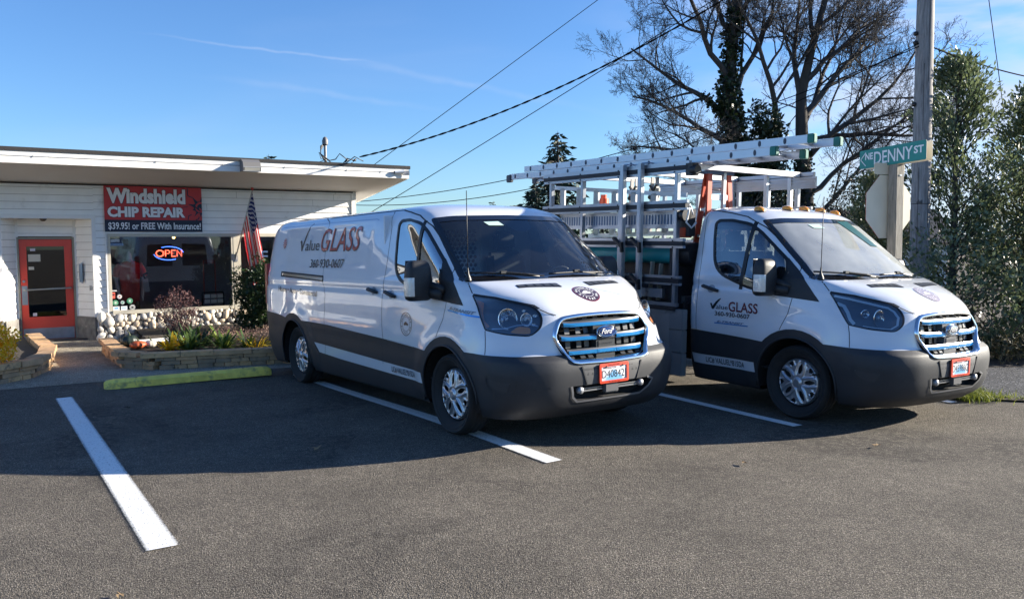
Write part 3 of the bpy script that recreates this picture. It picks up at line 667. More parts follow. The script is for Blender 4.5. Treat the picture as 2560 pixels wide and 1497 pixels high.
for bold, off, m in ((.075, .010, M_BN), (.05, .013, M_BW)):
    dx = .0 if m is M_BW else -.006
    blet('Windshield', .215+dx, 2.49, 1.345-2*dx, .255, m, off, bold)
    blet('CHIP REPAIR', .22+dx, 2.235, 1.33-2*dx, .175, m, off, bold)
blet('$39.95! or FREE With Insurance!', .225, 2.005, 1.60, .125, M_BW, .013, .02)
# cracked-glass emblem at the right edge: ring, hub and jagged rays, cropped by the banner edge
def clipx(poly):   # clip polygon to x<=bx1
    out = []
    for i, p in enumerate(poly):
        q = poly[(i+1) % len(poly)]
        if p[0] <= bx1: out.append(p)
        if (p[0] <= bx1) != (q[0] <= bx1): t = (bx1-p[0])/(q[0]-p[0]); out.append((bx1, p[1]+t*(q[1]-p[1])))
    return out
ec = (1.835, 2.42)
def emb(poly, m, off):
    p = clipx(poly)
    if len(p) > 2:
        vs, fs = poly_tris(p); flatmesh('emblem', vs, fs, lambda a, c: (a, by(a, c)-off, c), m, ban)
star = []
for i, (a, r) in enumerate([(60, .16), (80, .34), (98, .15), (118, .17), (128, .36), (146, .17), (158, .2), (166, .34), (176, .2), (188, .17), (200, .22), (215, .17), (228, .18), (236, .30), (246, .16), (262, .16), (268, .27), (285, .15), (300, .15)]):
    star.append((ec[0]+r*.72*cos(radians(a)), ec[1]+r*.72*sin(radians(a))))
star += [(ec[0]+.3, ec[1]-.1), (ec[0]+.3, ec[1]+.1)]
emb(star, M_BN, .010); emb(ellipse(*ec, .10, .10, 28), M_BR, .012); emb(ellipse(*ec, .067, .067, 24), M_BN, .014)
def crack(pts, w):
    for a, c in zip(pts[:-1], pts[1:]):
        d = Vector(c)-Vector(a); n = Vector((-d.y, d.x)).normalized()*w
        emb([(a[0]+n.x, a[1]+n.y), (c[0]+n.x, c[1]+n.y), (c[0]-n.x, c[1]-n.y), (a[0]-n.x, a[1]-n.y)], M_BN, .010)
crack([(1.68, 2.60), (1.605, 2.635), (1.60, 2.78)], .008); crack([(1.67, 2.28), (1.615, 2.26), (1.60, 2.18)], .008); crack([(1.60, 2.43), (1.50, 2.41)], .005)
crack([(1.80, 2.24), (1.79, 2.2), (1.74, 2.18)], .01)

# flag
fl = empty('flag', mat=MS); tag(fl, 'stars and stripes hanging limp from a slanted pole by the shop window', 'flag')
pb, pt_ = Vector((2.47, -.06, 1.46)), Vector((2.70, -.50, 2.745))
b = MB(); b.tube([pb, pt_], .013, 10); b.build('pole', mat('pole aluminium', (.5, .5, .48), .4, .8), fl, True)
b = MB(); b.ball(pt_+Vector((0, -.003, .03)), .028, 12, 8); b.build('finial', mat('red bead', (.45, .05, .03), .4), fl, True)
b = MB(); b.tube([(2.47, -.055, 1.42), (2.47, -.07, 1.50), (2.475, -.10, 1.56)], .02, 8); b.box(2.45, 2.50, -.065, -.05, 1.38, 1.5); b.build('bracket', M_ALU, fl, True, 40)
# cloth: rows run down the hoist (along pole) ; fly falls under gravity -> nearly vertical folds
NU, NV = 60, 44      # u along the fly (falls), v down the hoist
def cv(P, u):
    x = u*(len(P)-1); i = min(int(x), len(P)-2); f = x-i; return [P[i][q]+(P[i+1][q]-P[i][q])*f for q in range(3)]
TOPE = [(2.70, -.50, 2.70), (2.745, -.50, 2.42), (2.79, -.50, 2.12), (2.84, -.49, 1.80), (2.90, -.49, 1.45), (2.965, -.48, 1.14)]
BOTE = [(2.575, -.262, 2.02), (2.585, -.30, 1.86), (2.60, -.36, 1.62), (2.63, -.40, 1.38), (2.655, -.43, 1.15), (2.685, -.45, .93)]
grid = []
for j in range(NV+1):
    v = j/NV
    for i in range(NU+1):
        u = i/NU; a = cv(TOPE, u); c = cv(BOTE, u); w = v+.035*sin(v*2*pi*3.2+u*1.1)*min(1, u*3)
        k = min(1, .12+u*2); f = k*(.055*sin(v*2*pi*3.2+u*1.3)+.02*sin(v*2*pi*7+u*3))
        p = [a[q]*(1-w)+c[q]*w for q in (0, 1, 2)]
        grid.append((p[0]+f*.25, p[1]+f, p[2]-.02*sin(pi*v)*u+.012*sin(v*2*pi*3.2)*u))
nU = NU+1
def fcol(u, v):
    # u: 0 hoist..1 fly ; v: 0 top..1 bottom
    if u < .40 and v < 7/13: return 2
    return 0 if int(v*13) % 2 == 0 else 1
me = bpy.data.meshes.new('cloth')
fs = [(j*nU+i, j*nU+i+1, (j+1)*nU+i+1, (j+1)*nU+i) for j in range(NV) for i in range(NU)]
me.from_pydata(grid, [], fs); uvl = me.uv_layers.new()
for p in me.polygons:
    for li in p.loop_indices:
        vi = me.loops[li].vertex_index; uvl.data[li].uv = ((vi % nU)/NU, (vi//nU)/NV)
def flagmat():
    m, t, b = nmat('flag cloth'); L = t.links
    uv = t.nodes.new('ShaderNodeUVMap'); sp = t.nodes.new('ShaderNodeSeparateXYZ'); L.new(uv.outputs[0], sp.inputs[0])
    def mth(op, a, c=None):
        n = t.nodes.new('ShaderNodeMath'); n.operation = op
        for i, q in enumerate((a, c)):
            if q is None: continue
            if isinstance(q, (int, float)): n.inputs[i].default_value = q
            else: L.new(q, n.inputs[i])
        return n.outputs[0]
    U, V = sp.outputs[0], sp.outputs[1]
    stripe = mth('LESS_THAN', mth('MODULO', mth('MULTIPLY', V, 13), 2), 1)
    canton = mth('MULTIPLY', mth('LESS_THAN', U, .40), mth('LESS_THAN', V, 7/13))
    fu = mth('FRACT', mth('MULTIPLY', U, 6/.40)); row = mth('FLOOR', mth('MULTIPLY', V, 9/(7/13))); fv = mth('FRACT', mth('MULTIPLY', V, 9/(7/13)))
    fu = mth('FRACT', mth('ADD', fu, mth('MULTIPLY', row, .5)))
    d = mth('ADD', mth('POWER', mth('SUBTRACT', fu, .5), 2), mth('POWER', mth('MULTIPLY', mth('SUBTRACT', fv, .5), .62), 2))
    st = mth('MULTIPLY', mth('LESS_THAN', d, .045), canton)
    def mix(f, a, c):
        n = t.nodes.new('ShaderNodeMixRGB'); L.new(f, n.inputs[0])
        for i, q in ((1, a), (2, c)):
            if isinstance(q, tuple): n.inputs[i].default_value = (*q, 1)
            else: L.new(q, n.inputs[i])
        return n.outputs[0]
    c = mix(stripe, (.72, .70, .70), (.55, .02, .03)); c = mix(canton, c, (.015, .025, .14)); c = mix(st, c, (.75, .75, .78))
    L.new(c, b.inputs['Base Color']); b.inputs['Roughness'].default_value = .75
    tl = t.nodes.new('ShaderNodeBsdfTranslucent'); L.new(c, tl.inputs[0]); mx = t.nodes.new('ShaderNodeMixShader'); mx.inputs[0].default_value = .42
    o = t.nodes['Material Output']; L.new(b.outputs[0], mx.inputs[1]); L.new(tl.outputs[0], mx.inputs[2]); L.new(mx.outputs[0], o.inputs[0]); return m
link('cloth', me, flagmat(), fl, smooth=True)

# flood light on the fascia
f_ = empty('flood_light', mat=MS @ Matrix.Translation((2.20, YF-.03, zs(YF)+.0))); tag(f_, 'grey box flood light hanging over the edge of the white fascia', 'flood light')
b = MB(); pr = [(-.001, .20), (-.10, .215), (-.20, .16), (-.235, .06), (-.22, -.0), (-.001, .0)]
vs = [(x, y, z) for x in (0, .31) for y, z in pr]; n = len(pr)
b.add(vs, [tuple(range(n)), tuple(range(2*n-1, n-1, -1))]+[(i, (i+1) % n, n+(i+1) % n, n+i) for i in range(n)]); b.build('housing', mat('grey lamp housing', (.15, .145, .14), .45), f_)
b = MB(); b.add([(.02, -.238, .065), (.29, -.238, .065), (.29, -.225, .008), (.02, -.225, .008)], [(0, 1, 2, 3)]); b.build('lens', mat('prismatic lens', (.35, .34, .30), .2), f_)
b = MB(); b.box(-.005, .315, -.243, -.236, .066, .078); b.box(-.005, .315, -.232, -.224, -.006, .004); b.build('bezel', M_GREY, f_)
# camera at the roof corner
c_ = empty('security_camera', mat=MS @ Matrix.Translation((5.30, YF-.06, zs(YF)+.12)) @ Matrix.Rotation(-.25, 4, 'Z')); tag(c_, 'small white security camera at the right tip of the fascia', 'camera')
b = MB(); b.tube([(-.10, -.03, -.01), (.08, -.03, .01)], .035, 12); b.build('body', M_WHITE, c_, True, 40)
b = MB(); b.lathe([(0, 0), (.028, 0), (.028, .01)], 12, M=Matrix.Translation((-.105, -.03, -.01)) @ Matrix.Rotation(-pi/2, 4, 'Y')); b.build('lens', M_BLK, c_)
b = MB(); b.tube([(.0, -.03, .0), (.06, .0, -.03), (.12, .02, -.05), (.18, .0, -.03)], .012, 6); b.box(.06, .2, .0, .03, -.06, .03); b.build('bracket', M_GREY, c_)
# service mast
mh = empty('service_mast', mat=MS @ Matrix.Translation((4.55, .5, 0))); tag(mh, 'thin grey electric service mast with looped cables on the shop roof', 'service mast')
b = MB(); b.tube([(0, 0, 2.6), (0, 0, 3.82)], .03, 10); b.build('pipe', mat('galvanised', (.22, .22, .23), .5, .6), mh, True, 40)
b = MB(); b.lathe([(.03, 3.80), (.06, 3.82), (.065, 3.90), (.04, 3.97), (0, 3.99)], 14); b.build('weather_head', mat('mast cap', (.16, .15, .15), .5), mh, True, 50)
b = MB()
for k, (dx, dz) in enumerate(((.28, .30), (.45, .42), (.62, .36), (-.18, .30))):
    b.tube([(0, 0, 3.86), (-.12, -.05, 3.78-.03*k), (-.12, -.05, 3.6), (.0+dx*.25, -.05, 3.86-dz*1.25), (dx*.7, -.08, 3.86-dz*1.15), (dx, -.1, 3.86-dz*.75), (dx+.2, -.1, 3.50)], .011, 6)
for p in ((.40, -.1, 3.47), (.58, -.1, 3.49), (.5, -.1, 3.4)): b.tube([p, (p[0]+.07, p[1], p[2]+.05)], .022, 6)
b.build('drip_loops', M_BLK, mh, True)

# wires: sagging cables between two points
def wire(a, c, sag, r, lab, cat='cable', twist=False):
    a, c = Vector(a), Vector(c); b = MB(); n = 48
    pts = [a.lerp(c, i/n)+Vector((0, 0, -sag*4*(i/n)*(1-i/n))) for i in range(n+1)]
    b.tube(pts, r, 6)
    if twist:
        for ph in (0, pi):
            m_ = 200; q = []
            for i in range(m_+1):
                t = i/m_; p = a.lerp(c, t)+Vector((0, 0, -sag*4*t*(1-t))); q.append(p+Vector((0, cos(t*150+ph), sin(t*150+ph)))*r*1.2)
            b.tube(q, r*.9, 5)
    tag(b.build('power_cable' if cat == 'cable' else cat, M_BLK, None, True), lab, 'cable', 'overhead cables')
# ================================================================== VEHICLES
def pchip(xs, ys):
    n = len(xs); h = [xs[i+1]-xs[i] for i in range(n-1)]; dl = [(ys[i+1]-ys[i])/h[i] for i in range(n-1)]; d = [0]*n
    d[0], d[-1] = dl[0], dl[-1]
    for i in range(1, n-1):
        if dl[i-1]*dl[i] > 0: w1_, w2_ = 2*h[i]+h[i-1], h[i]+2*h[i-1]; d[i] = (w1_+w2_)/(w1_/dl[i-1]+w2_/dl[i])
    def f(x):
        x = min(max(x, xs[0]), xs[-1]); i = 0
        while i < n-2 and x > xs[i+1]: i += 1
        t = (x-xs[i])/h[i]
        return ys[i]*(1+2*t)*(1-t)**2+d[i]*h[i]*t*(1-t)**2+ys[i+1]*t*t*(3-2*t)+d[i+1]*h[i]*t*t*(t-1)
    return f
# level: z, [(x,y) x6 nose -> corner], half width
LV = [
 (.22, [(.86, 0), (.85, .30), (.82, .55), (.74, .75), (.58, .88), (.40, .92)], .92),
 (.32, [(.985, 0), (.975, .32), (.935, .60), (.83, .81), (.64, .93), (.42, .955)], .95),
 (.45, [(1.03, 0), (1.02, .34), (.975, .63), (.86, .84), (.66, .955), (.44, .975)], .975),
 (.60, [(1.04, 0), (1.03, .35), (.985, .64), (.875, .85), (.67, .965), (.44, .99)], .99),
 (.69, [(1.025, 0), (1.015, .34), (.972, .63), (.865, .84), (.665, .958), (.44, .992)], .995),
 (.735, [(.985, 0), (.975, .33), (.935, .605), (.835, .81), (.645, .94), (.43, .988)], 1.0),
 (.76, [(.962, 0), (.952, .32), (.915, .58), (.815, .785), (.63, .93), (.425, .985)], 1.003),
 (.90, [(.955, 0), (.94, .31), (.905, .54), (.80, .73), (.60, .90), (.40, .975)], 1.01),
 (1.0, [(.93, 0), (.915, .30), (.875, .51), (.77, .69), (.57, .87), (.38, .96)], 1.01),
 (1.07, [(.90, 0), (.885, .30), (.835, .52), (.72, .68), (.53, .85), (.35, .945)], 1.01),
 (1.13, [(.845, 0), (.83, .30), (.775, .54), (.65, .70), (.47, .845), (.32, .93)], 1.005),
 (1.18, [(.785, 0), (.77, .30), (.705, .55), (.58, .72), (.42, .85), (.29, .922)], 1.0),
 (1.22, [(.715, 0), (.70, .30), (.64, .55), (.53, .73), (.39, .855), (.27, .918)], .995),
 (1.27, [(.60, 0), (.585, .30), (.535, .55), (.44, .73), (.33, .85), (.22, .91)], .99),
 (1.31, [(.475, 0), (.465, .30), (.425, .55), (.35, .73), (.265, .85), (.165, .908)], .985),
 (1.34, [(.36, 0), (.348, .30), (.315, .55), (.255, .74), (.19, .85), (.10, .908)], .98),
 (1.36, [(.275, 0), (.26, .30), (.225, .55), (.17, .74), (.115, .85), (.035, .905)], .975),
 (1.50, [(.11, 0), (.095, .30), (.055, .55), (-.005, .72), (-.06, .82), (-.17, .885)], .948),
 (1.65, [(-.07, 0), (-.085, .29), (-.13, .53), (-.19, .70), (-.25, .80), (-.37, .862)], .920),
 (1.80, [(-.26, 0), (-.275, .28), (-.32, .52), (-.375, .68), (-.44, .78), (-.56, .838)], .89),
 (1.92, [(-.42, 0), (-.435, .27), (-.475, .50), (-.53, .66), (-.60, .765), (-.72, .815)], .862),
 (1.975, [(-.50, 0), (-.515, .27), (-.555, .49), (-.615, .64), (-.70, .745), (-.82, .79)], .83),
 (2.02, [(-.60, 0), (-.615, .25), (-.66, .46), (-.73, .60), (-.83, .70), (-.97, .745)], .785),
 (2.055, [(-.76, 0), (-.775, .22), (-.82, .41), (-.89, .54), (-.99, .63), (-1.12, .66)], .69),
 (2.075, [(-.92, 0), (-.93, .18), (-.965, .33), (-1.01, .43), (-1.08, .50), (-1.16, .53)], .55),
 (2.088, [(-1.08, 0), (-1.085, .12), (-1.10, .22), (-1.13, .3), (-1.16, .34), (-1.20, .36)], .37),
 (2.093, [(-1.16, 0), (-1.165, .05), (-1.17, .1), (-1.18, .13), (-1.19, .15), (-1.21, .16)], .17)]
ZL = [l[0] for l in LV]
FX = [[pchip(ZL, [l[1][c][k] for l in LV]) for k in (0, 1)] for c in range(6)]
WD = pchip(ZL, [l[2] for l in LV])
XRL = pchip([.22, .5, 1.3, 1.7, 1.95, 2.03, 2.06, 2.08, 2.093], [-4.90, -4.95, -4.95, -4.93, -4.88, -4.82, -4.70, -4.5, -4.3])
XRS = pchip([.22, .5, 1.3, 1.7, 1.95, 2.03, 2.06, 2.08, 2.093], [-1.42, -1.43, -1.43, -1.43, -1.42, -1.40, -1.36, -1.30, -1.25])
SMOO = lambda a, b, x: (lambda t: t*t*(3-2*t))(min(1, max(0, (x-a)/(b-a))))
def side_disp(x, z, short):
    """pressed features of the side panel (metres outward)"""
    d = 0.
    for cxx, R in ((0., .53),)+(() if short else ((-3.749, .56),)):     # flared arches
        r = sqrt((x-cxx)**2+(z-.345)**2); d += .020*(1-SMOO(R, R+.16, r))*SMOO(.2, .3, z)
    if z < .96: d += 0
    # handle-height crease: the panel steps in over a soft channel
    if x < .05: d -= .008*math.exp(-((z-1.235)/.035)**2)*SMOO(.05, -.2, -x if False else x) if False else .009*math.exp(-((z-1.235)/.035)**2)*(1-SMOO(-.25, .0, x))
    if not short:      # recessed cargo panels
        for a, b_, c, e in ((-4.45, -2.96, 1.42, 1.955), (-2.86, -1.60, 1.42, 1.955)):
            m_ = SMOO(a, a+.12, x)*(1-SMOO(b_-.16, b_, x))*SMOO(c, c+.08, z)*(1-SMOO(e-.05, e, z)); d -= .008*m_
        m_ = SMOO(-4.45, -4.35, x)*(1-SMOO(-1.45, -1.30, x))*SMOO(.86, .95, z)*(1-SMOO(1.10, 1.19, z)); d -= .006*m_
    m_ = SMOO(-1.15, -1.0, x)*(1-SMOO(-.35, -.15, x))*SMOO(.80, .9, z)*(1-SMOO(1.05, 1.16, z)); d -= .006*m_
    return d
def body_mesh(short):
    XR = XRS if short else XRL
    def outline(z):
        W_ = WD(z); P = [(FX[c][0](z), FX[c][1](z)) for c in range(6)]
        x5 = P[-1][0]; xr = XR(z); rc = min(.16, W_*.4) if not short else min(.13, W_*.4)
        xs = xr+rc
        for fr in ((.10, .3, .5, .7, .86) if not short else (.16, .45, .75)): P.append((x5+(xs-x5)*fr, P[5][1]+(W_-P[5][1])*min(1, fr/.28)))
        P += [(xs, W_-.004), (xr+rc*.35, W_-rc*.3), (xr+rc*.04, W_-rc*.95), (xr, W_*.45), (xr, 0)]
        return P
    nside = [8, 7, 7, 7, 7]+[8]+([28, 28, 26, 20] if not short else [8, 8])+[6, 4, 4, 4, 4, 3]
    def cr(P):
        out = []
        for i in range(len(P)-1):
            p0 = P[i-1] if i else (P[1][0], -P[1][1]); p3 = P[i+2] if i+2 < len(P) else (P[-2][0], -P[-2][1])
            p1, p2 = P[i], P[i+1]; k = nside[i] if i < len(nside) else 4
            # centripetal-ish tangents scaled to the chord lengths
            l0 = max(1e-4, math.dist(p0, p1)); l1 = max(1e-4, math.dist(p1, p2)); l2 = max(1e-4, math.dist(p2, p3))
            m1 = [((p1[q]-p0[q])/l0*l1+(p2[q]-p1[q])/l1*l0)/(l0+l1)*l1 for q in (0, 1)]
            m2 = [((p2[q]-p1[q])/l1*l2+(p3[q]-p2[q])/l2*l1)/(l1+l2)*l1 for q in (0, 1)]
            for j in range(k):
                t = j/k; h = (2*t**3-3*t*t+1, t**3-2*t*t+t, -2*t**3+3*t*t, t**3-t*t)
                out.append(tuple(h[0]*p1[q]+h[1]*m1[q]+h[2]*p2[q]+h[3]*m2[q] for q in (0, 1)))
        out.append(P[-1]); return out
    zs_ = []
    for a, b_, st in ((.22, .66, .022), (.66, .78, .008), (.78, 1.06, .02), (1.06, 1.36, .0085), (1.36, 1.90, .02), (1.90, 2.03, .009), (2.03, 2.093, .0035)):
        k = round((b_-a)/st); zs_ += [a+(b_-a)*i/k for i in range(k)]
    zs_.append(2.093)
    rows = [cr(outline(z)) for z in zs_]; n = len(rows[0]); V = []; F = []
    for z, r in zip(zs_, rows):
        for x, y in r:
            if y > .55 and x < .42: y += side_disp(x, z, short)*SMOO(.55, .9, y)*(1-SMOO(.30, .42, x))
            V.append((x, y, z))
    nr = len(rows); mir = []
    for j in range(nr):
        for i in range(n):
            x, y, z = V[j*n+i]; mir.append((x, -y, z))
    F = [(j*n+i, j*n+i+1, (j+1)*n+i+1, (j+1)*n+i) for j in range(nr-1) for i in range(n-1)]
    K = len(V); F += [tuple(K+q for q in reversed(f)) for f in F]
    bm = bmesh.new(); bv = [bm.verts.new(v) for v in V+mir]
    for f in F: bm.faces.new([bv[i] for i in f])
    # roof and floor caps
    for j in (0, nr-1):
        L_ = [bv[j*n+i] for i in range(n)]; R_ = [bv[K+j*n+i] for i in range(n)]
        for i in range(n-1):
            try: bm.faces.new((L_[i], L_[i+1], R_[i+1], R_[i]))
            except ValueError: pass
    bmesh.ops.remove_doubles(bm, verts=bm.verts[:], dist=.0004)
    bmesh.ops.recalc_face_normals(bm, faces=bm.faces[:])
    bm.normal_update(); return bm
def pip(px, py, poly):
    c = False; j = len(poly)-1
    for i in range(len(poly)):
        xi, yi = poly[i]; xj, yj = poly[j]
        if (yi > py) != (yj > py) and px < (xj-xi)*(py-yi)/(yj-yi)+xi: c = not c
        j = i
    return c
PROJ = {'side': (0, 2), 'front': (1, 2), 'top': (0, 1)}
def cut(bm, lay, poly, ax, sel, label, only=None):
    a0, a1 = PROJ[ax]
    xs = [p[0] for p in poly]; ys = [p[1] for p in poly]; bx = (min(xs)-.02, max(xs)+.02, min(ys)-.02, max(ys)+.02)
    def inb(f, b_):
        u = [v.co[a0] for v in f.verts]; w = [v.co[a1] for v in f.verts]
        return max(u) > b_[0] and min(u) < b_[1] and max(w) > b_[2] and min(w) < b_[3]
    cand = {f for f in bm.faces if inb(f, bx) and sel(f) and (only is None or f[lay] in only)}
    for i in range(len(poly)):
        p, q = poly[i], poly[(i+1) % len(poly)]
        eb = (min(p[0], q[0])-.003, max(p[0], q[0])+.003, min(p[1], q[1])-.003, max(p[1], q[1])+.003)
        if abs(p[0]-q[0])+abs(p[1]-q[1]) < 1e-5: continue
        sub = [f for f in cand if inb(f, eb)]
        if not sub: continue
        co = Vector((0, 0, 0)); no = Vector((0, 0, 0)); co[a0] = p[0]; co[a1] = p[1]; no[a0] = -(q[1]-p[1]); no[a1] = q[0]-p[0]
        es = {e for f in sub for e in f.edges}; vs_ = {v for f in sub for v in f.verts}
        r = bmesh.ops.bisect_plane(bm, geom=list(vs_)+list(es)+sub, dist=1e-5, plane_co=co, plane_no=no.normalized())
        cand = {f for f in cand if f.is_valid} | {g for g in r['geom'] if isinstance(g, bmesh.types.BMFace)}
    k = 0
    for f in cand:
        c = f.calc_center_median()
        if pip(c[a0], c[a1], poly) and sel(f) and (only is None or f[lay] in only): f[lay] = label; k += 1
    return k
def extract(bm, lay, labels, name, mats, parent, off=0., smooth=True, thick=0.):
    me_ = bpy.data.meshes.new(name); b2 = bm.copy(); l2 = b2.faces.layers.int['lab']
    bmesh.ops.delete(b2, geom=[f for f in b2.faces if f[l2] not in labels], context='FACES')
    if off:
        b2.normal_update(); nn_ = {v: v.normal.copy() for v in b2.verts}
        for v in b2.verts: v.co += nn_[v]*off
    if thick:
        r = bmesh.ops.solidify(b2, geom=b2.faces[:], thickness=thick)
    b2.to_mesh(me_); b2.free()
    return link(name, me_, mats, parent, smooth)
class Proj:
    def __init__(s, bm): s.t = BVHTree.FromBMesh(bm)
    def hit(s, u, w, ax, sg=-1, off=.002):
        if ax == 'side': o, d = Vector((u, sg*3, w)), Vector((0, -sg, 0))
        elif ax == 'front': o, d = Vector((3, u, w)), Vector((-1, 0, 0))
        else: o, d = Vector((u, w, 4)), Vector((0, 0, -1))
        h, n, _, _ = s.t.ray_cast(o, d)
        if h is None: return None
        if n.dot(d) > 0: n = -n
        return h+n*off
    def pt(s, u, w, ax, sg=-1, off=.002):
        h = s.hit(u, w, ax, sg, off)
        if h is None:
            n_, _, _, _ = s.t.find_nearest(Vector((u, sg*.9, w)) if ax == 'side' else Vector((.9, u, w)))
            h = n_
        return h
def patch(name, P, poly, ax, m, parent, sg=-1, off=.003, step=.04, holes=(), label=None, smooth=True):
    vs_, fs_ = poly_tris(poly, holes); bm = bmesh.new(); V = [bm.verts.new((x, y, 0)) for x, y in vs_]
    for f in fs_:
        try: bm.faces.new([V[i] for i in f])
        except ValueError: pass
    if step:
        for q in (0, 1):
            lo = min(p[q] for p in poly); hi = max(p[q] for p in poly); k = math.ceil(lo/step)*step
            while k < hi:
                co = [0, 0, 0]; no = [0, 0, 0]; co[q] = k; no[q] = 1
                bmesh.ops.bisect_plane(bm, geom=bm.verts[:]+bm.edges[:]+bm.faces[:], plane_co=co, plane_no=no); k += step
    for v in bm.verts: v.co = P.pt(v.co.x, v.co.y, ax, sg, off)
    bmesh.ops.recalc_face_normals(bm, faces=bm.faces[:])
    me_ = bpy.data.meshes.new(name); bm.to_mesh(me_); bm.free()
    return link(name, me_, m, parent, smooth)
def ribbon(name, P, pts, w, ax, m, parent, sg=-1, off=.0015, step=.03, h=0.):
    q = []
    for a, c in zip(pts[:-1], pts[1:]):
        k = max(1, int(math.dist(a, c)/step)); q += [(a[0]+(c[0]-a[0])*i/k, a[1]+(c[1]-a[1])*i/k) for i in range(k)]
    q.append(pts[-1]); b = MB(); vs_ = []
    for i, p in enumerate(q):
        a, c = q[max(0, i-1)], q[min(len(q)-1, i+1)]; d = Vector((c[0]-a[0], c[1]-a[1])).normalized(); n = Vector((-d.y, d.x))*w/2
        vs_.append(P.pt(p[0]+n.x, p[1]+n.y, ax, sg, off)); vs_.append(P.pt(p[0]-n.x, p[1]-n.y, ax, sg, off))
    b.add(vs_, [(2*i, 2*i+2, 2*i+3, 2*i+1) for i in range(len(q)-1)])
    return b.build(name, m, parent)
def ptext(name, P, s, x0, z0, w, h, ax, m, parent, sg=-1, off=.006, slope=0., **k):
    vs_, fs_ = text_w(s, w, h, **k)
    if ax == 'side': f = lambda a, c: P.pt(x0+a, z0+c+slope*a, ax, sg, off)
    else: f = lambda a, c: P.pt(x0+a, z0+c+slope*a, ax, sg, off)
    return flatmesh(name, vs_, fs_, f, m, parent)

# --- vehicle materials
def paintm():
    m, t, b = nmat('white vehicle paint'); L = t.links
    b.inputs['Base Color'].default_value = (.80, .81, .82, 1); b.inputs['Roughness'].default_value = .32; b.inputs['Coat Weight'].default_value = 1; b.inputs['Coat Roughness'].default_value = .02; b.inputs['Coat IOR'].default_value = 1.6
    tcn = t.nodes.new('ShaderNodeTexCoord'); n = t.nodes.new('ShaderNodeTexNoise'); n.inputs['Scale'].default_value = 2.2; n.inputs['Detail'].default_value = 2; L.new(tcn.outputs['Object'], n.inputs[0])
    bp = t.nodes.new('ShaderNodeBump'); bp.inputs['Strength'].default_value = .10; bp.inputs['Distance'].default_value = .05; L.new(n.outputs[0], bp.inputs['Height']); L.new(bp.outputs[0], b.inputs['Coat Normal'])
    n2 = t.nodes.new('ShaderNodeTexNoise'); n2.inputs['Scale'].default_value = 7; n2.inputs['Detail'].default_value = 9; n2.inputs['Roughness'].default_value = .7; L.new(tcn.outputs['Object'], n2.inputs[0])
    r = t.nodes.new('ShaderNodeMapRange'); L.new(n2.outputs[0], r.inputs[0]); r.inputs[1].default_value = .3; r.inputs[2].default_value = .75; r.inputs[3].default_value = .0; r.inputs[4].default_value = .10
    mx = t.nodes.new('ShaderNodeMixRGB'); L.new(r.outputs[0], mx.inputs[0]); mx.inputs[1].default_value = (.70, .725, .77, 1); mx.inputs[2].default_value = (.52, .50, .46, 1)
    g = t.nodes.new('ShaderNodeNewGeometry'); mb = t.nodes.new('ShaderNodeMixRGB'); L.new(g.outputs['Backfacing'], mb.inputs[0]); L.new(mx.outputs[0], mb.inputs[1]); mb.inputs[2].default_value = (.06, .06, .062, 1); L.new(mb.outputs[0], b.inputs['Base Color'])
    return m
M_PAINT = paintm()
M_CLAD = mat('grey bumper plastic', (.030, .032, .037), .55, spec=.4, bump=.12, bscale=300, var=.12, vscale=5, dirt=((.06, .058, .055), 6, .6, .85)); M_MIR = mat('mirror black plastic', (.022, .023, .026), .5, spec=.4, bump=.1, bscale=300)
M_SEAL = mat('black rubber', (.008, .008, .009), .4)
M_SEAM = mat('panel gap', (.02, .022, .026), .7)
M_CHR = mat('chrome', (.75, .76, .78), .09, 1.0)
M_WSG = glassm('windscreen glass', (.93, .97, .98), .95, extra=.05, ior=1.5, sky_sheen=.006); M_WSB = glassm('painted sheen windscreen glass', (.72, .78, .79), .95, extra=.18, ior=1.5, sky_sheen=.30)  # truck screen's reflected sky brightness is put in as a pale layer
M_SDG = glassm('door glass green', (.42, .50, .52), .97, extra=.38, ior=1.6); M_SDB = glassm('door glass clear', (.60, .68, .70), .95, extra=.14, ior=1.5)
M_LENS = glassm('clear lens', (.90, .92, .94), .9, extra=.12)
M_FRIT = mat('black glass border', (.008, .008, .01), .08, coat=1)
M_HLH = mat('lamp housing', (.055, .075, .11), .35)
M_REF = mat('lamp reflector', (.85, .86, .88), .12, 1.0, bump=.7, bscale=30)
M_AMB = mat('amber lens', (.98, .34, .05), .25, coat=1, bump=.4, bscale=90)
M_AMBD = mat('amber inner', (.55, .14, .03), .4, bump=.6, bscale=70)
M_TYRE = mat('tyre', (.018, .018, .019), .8, bump=.2, bscale=60, var=.3, vscale=9)
M_CAP = mat('silver wheel cover', (.50, .52, .56), .32, .75, coat=.4)
M_DARKM = mat('brake dark', (.03, .03, .032), .6)
M_RDECAL = mat('red decal', (.50, .05, .035), .35, coat=.6); M_KDECAL = mat('black decal', (.012, .013, .02), .35, coat=.6); M_GDECAL = mat('maroon decal', (.20, .03, .04), .35, coat=.6)
M_BLUE = mat('blue chrome', (.02, .30, .72), .22, .55, coat=1)
M_SEAT = mat('seat cloth', (.035, .037, .042), .85, bump=.3, bscale=60)
M_DASH = mat('dashboard', (.05, .052, .056), .6)
M_HUN = mat('undertray', (.012, .012, .013), .9)
M_PRED = mat('plate frame red', (.72, .07, .03), .35, coat=.5)
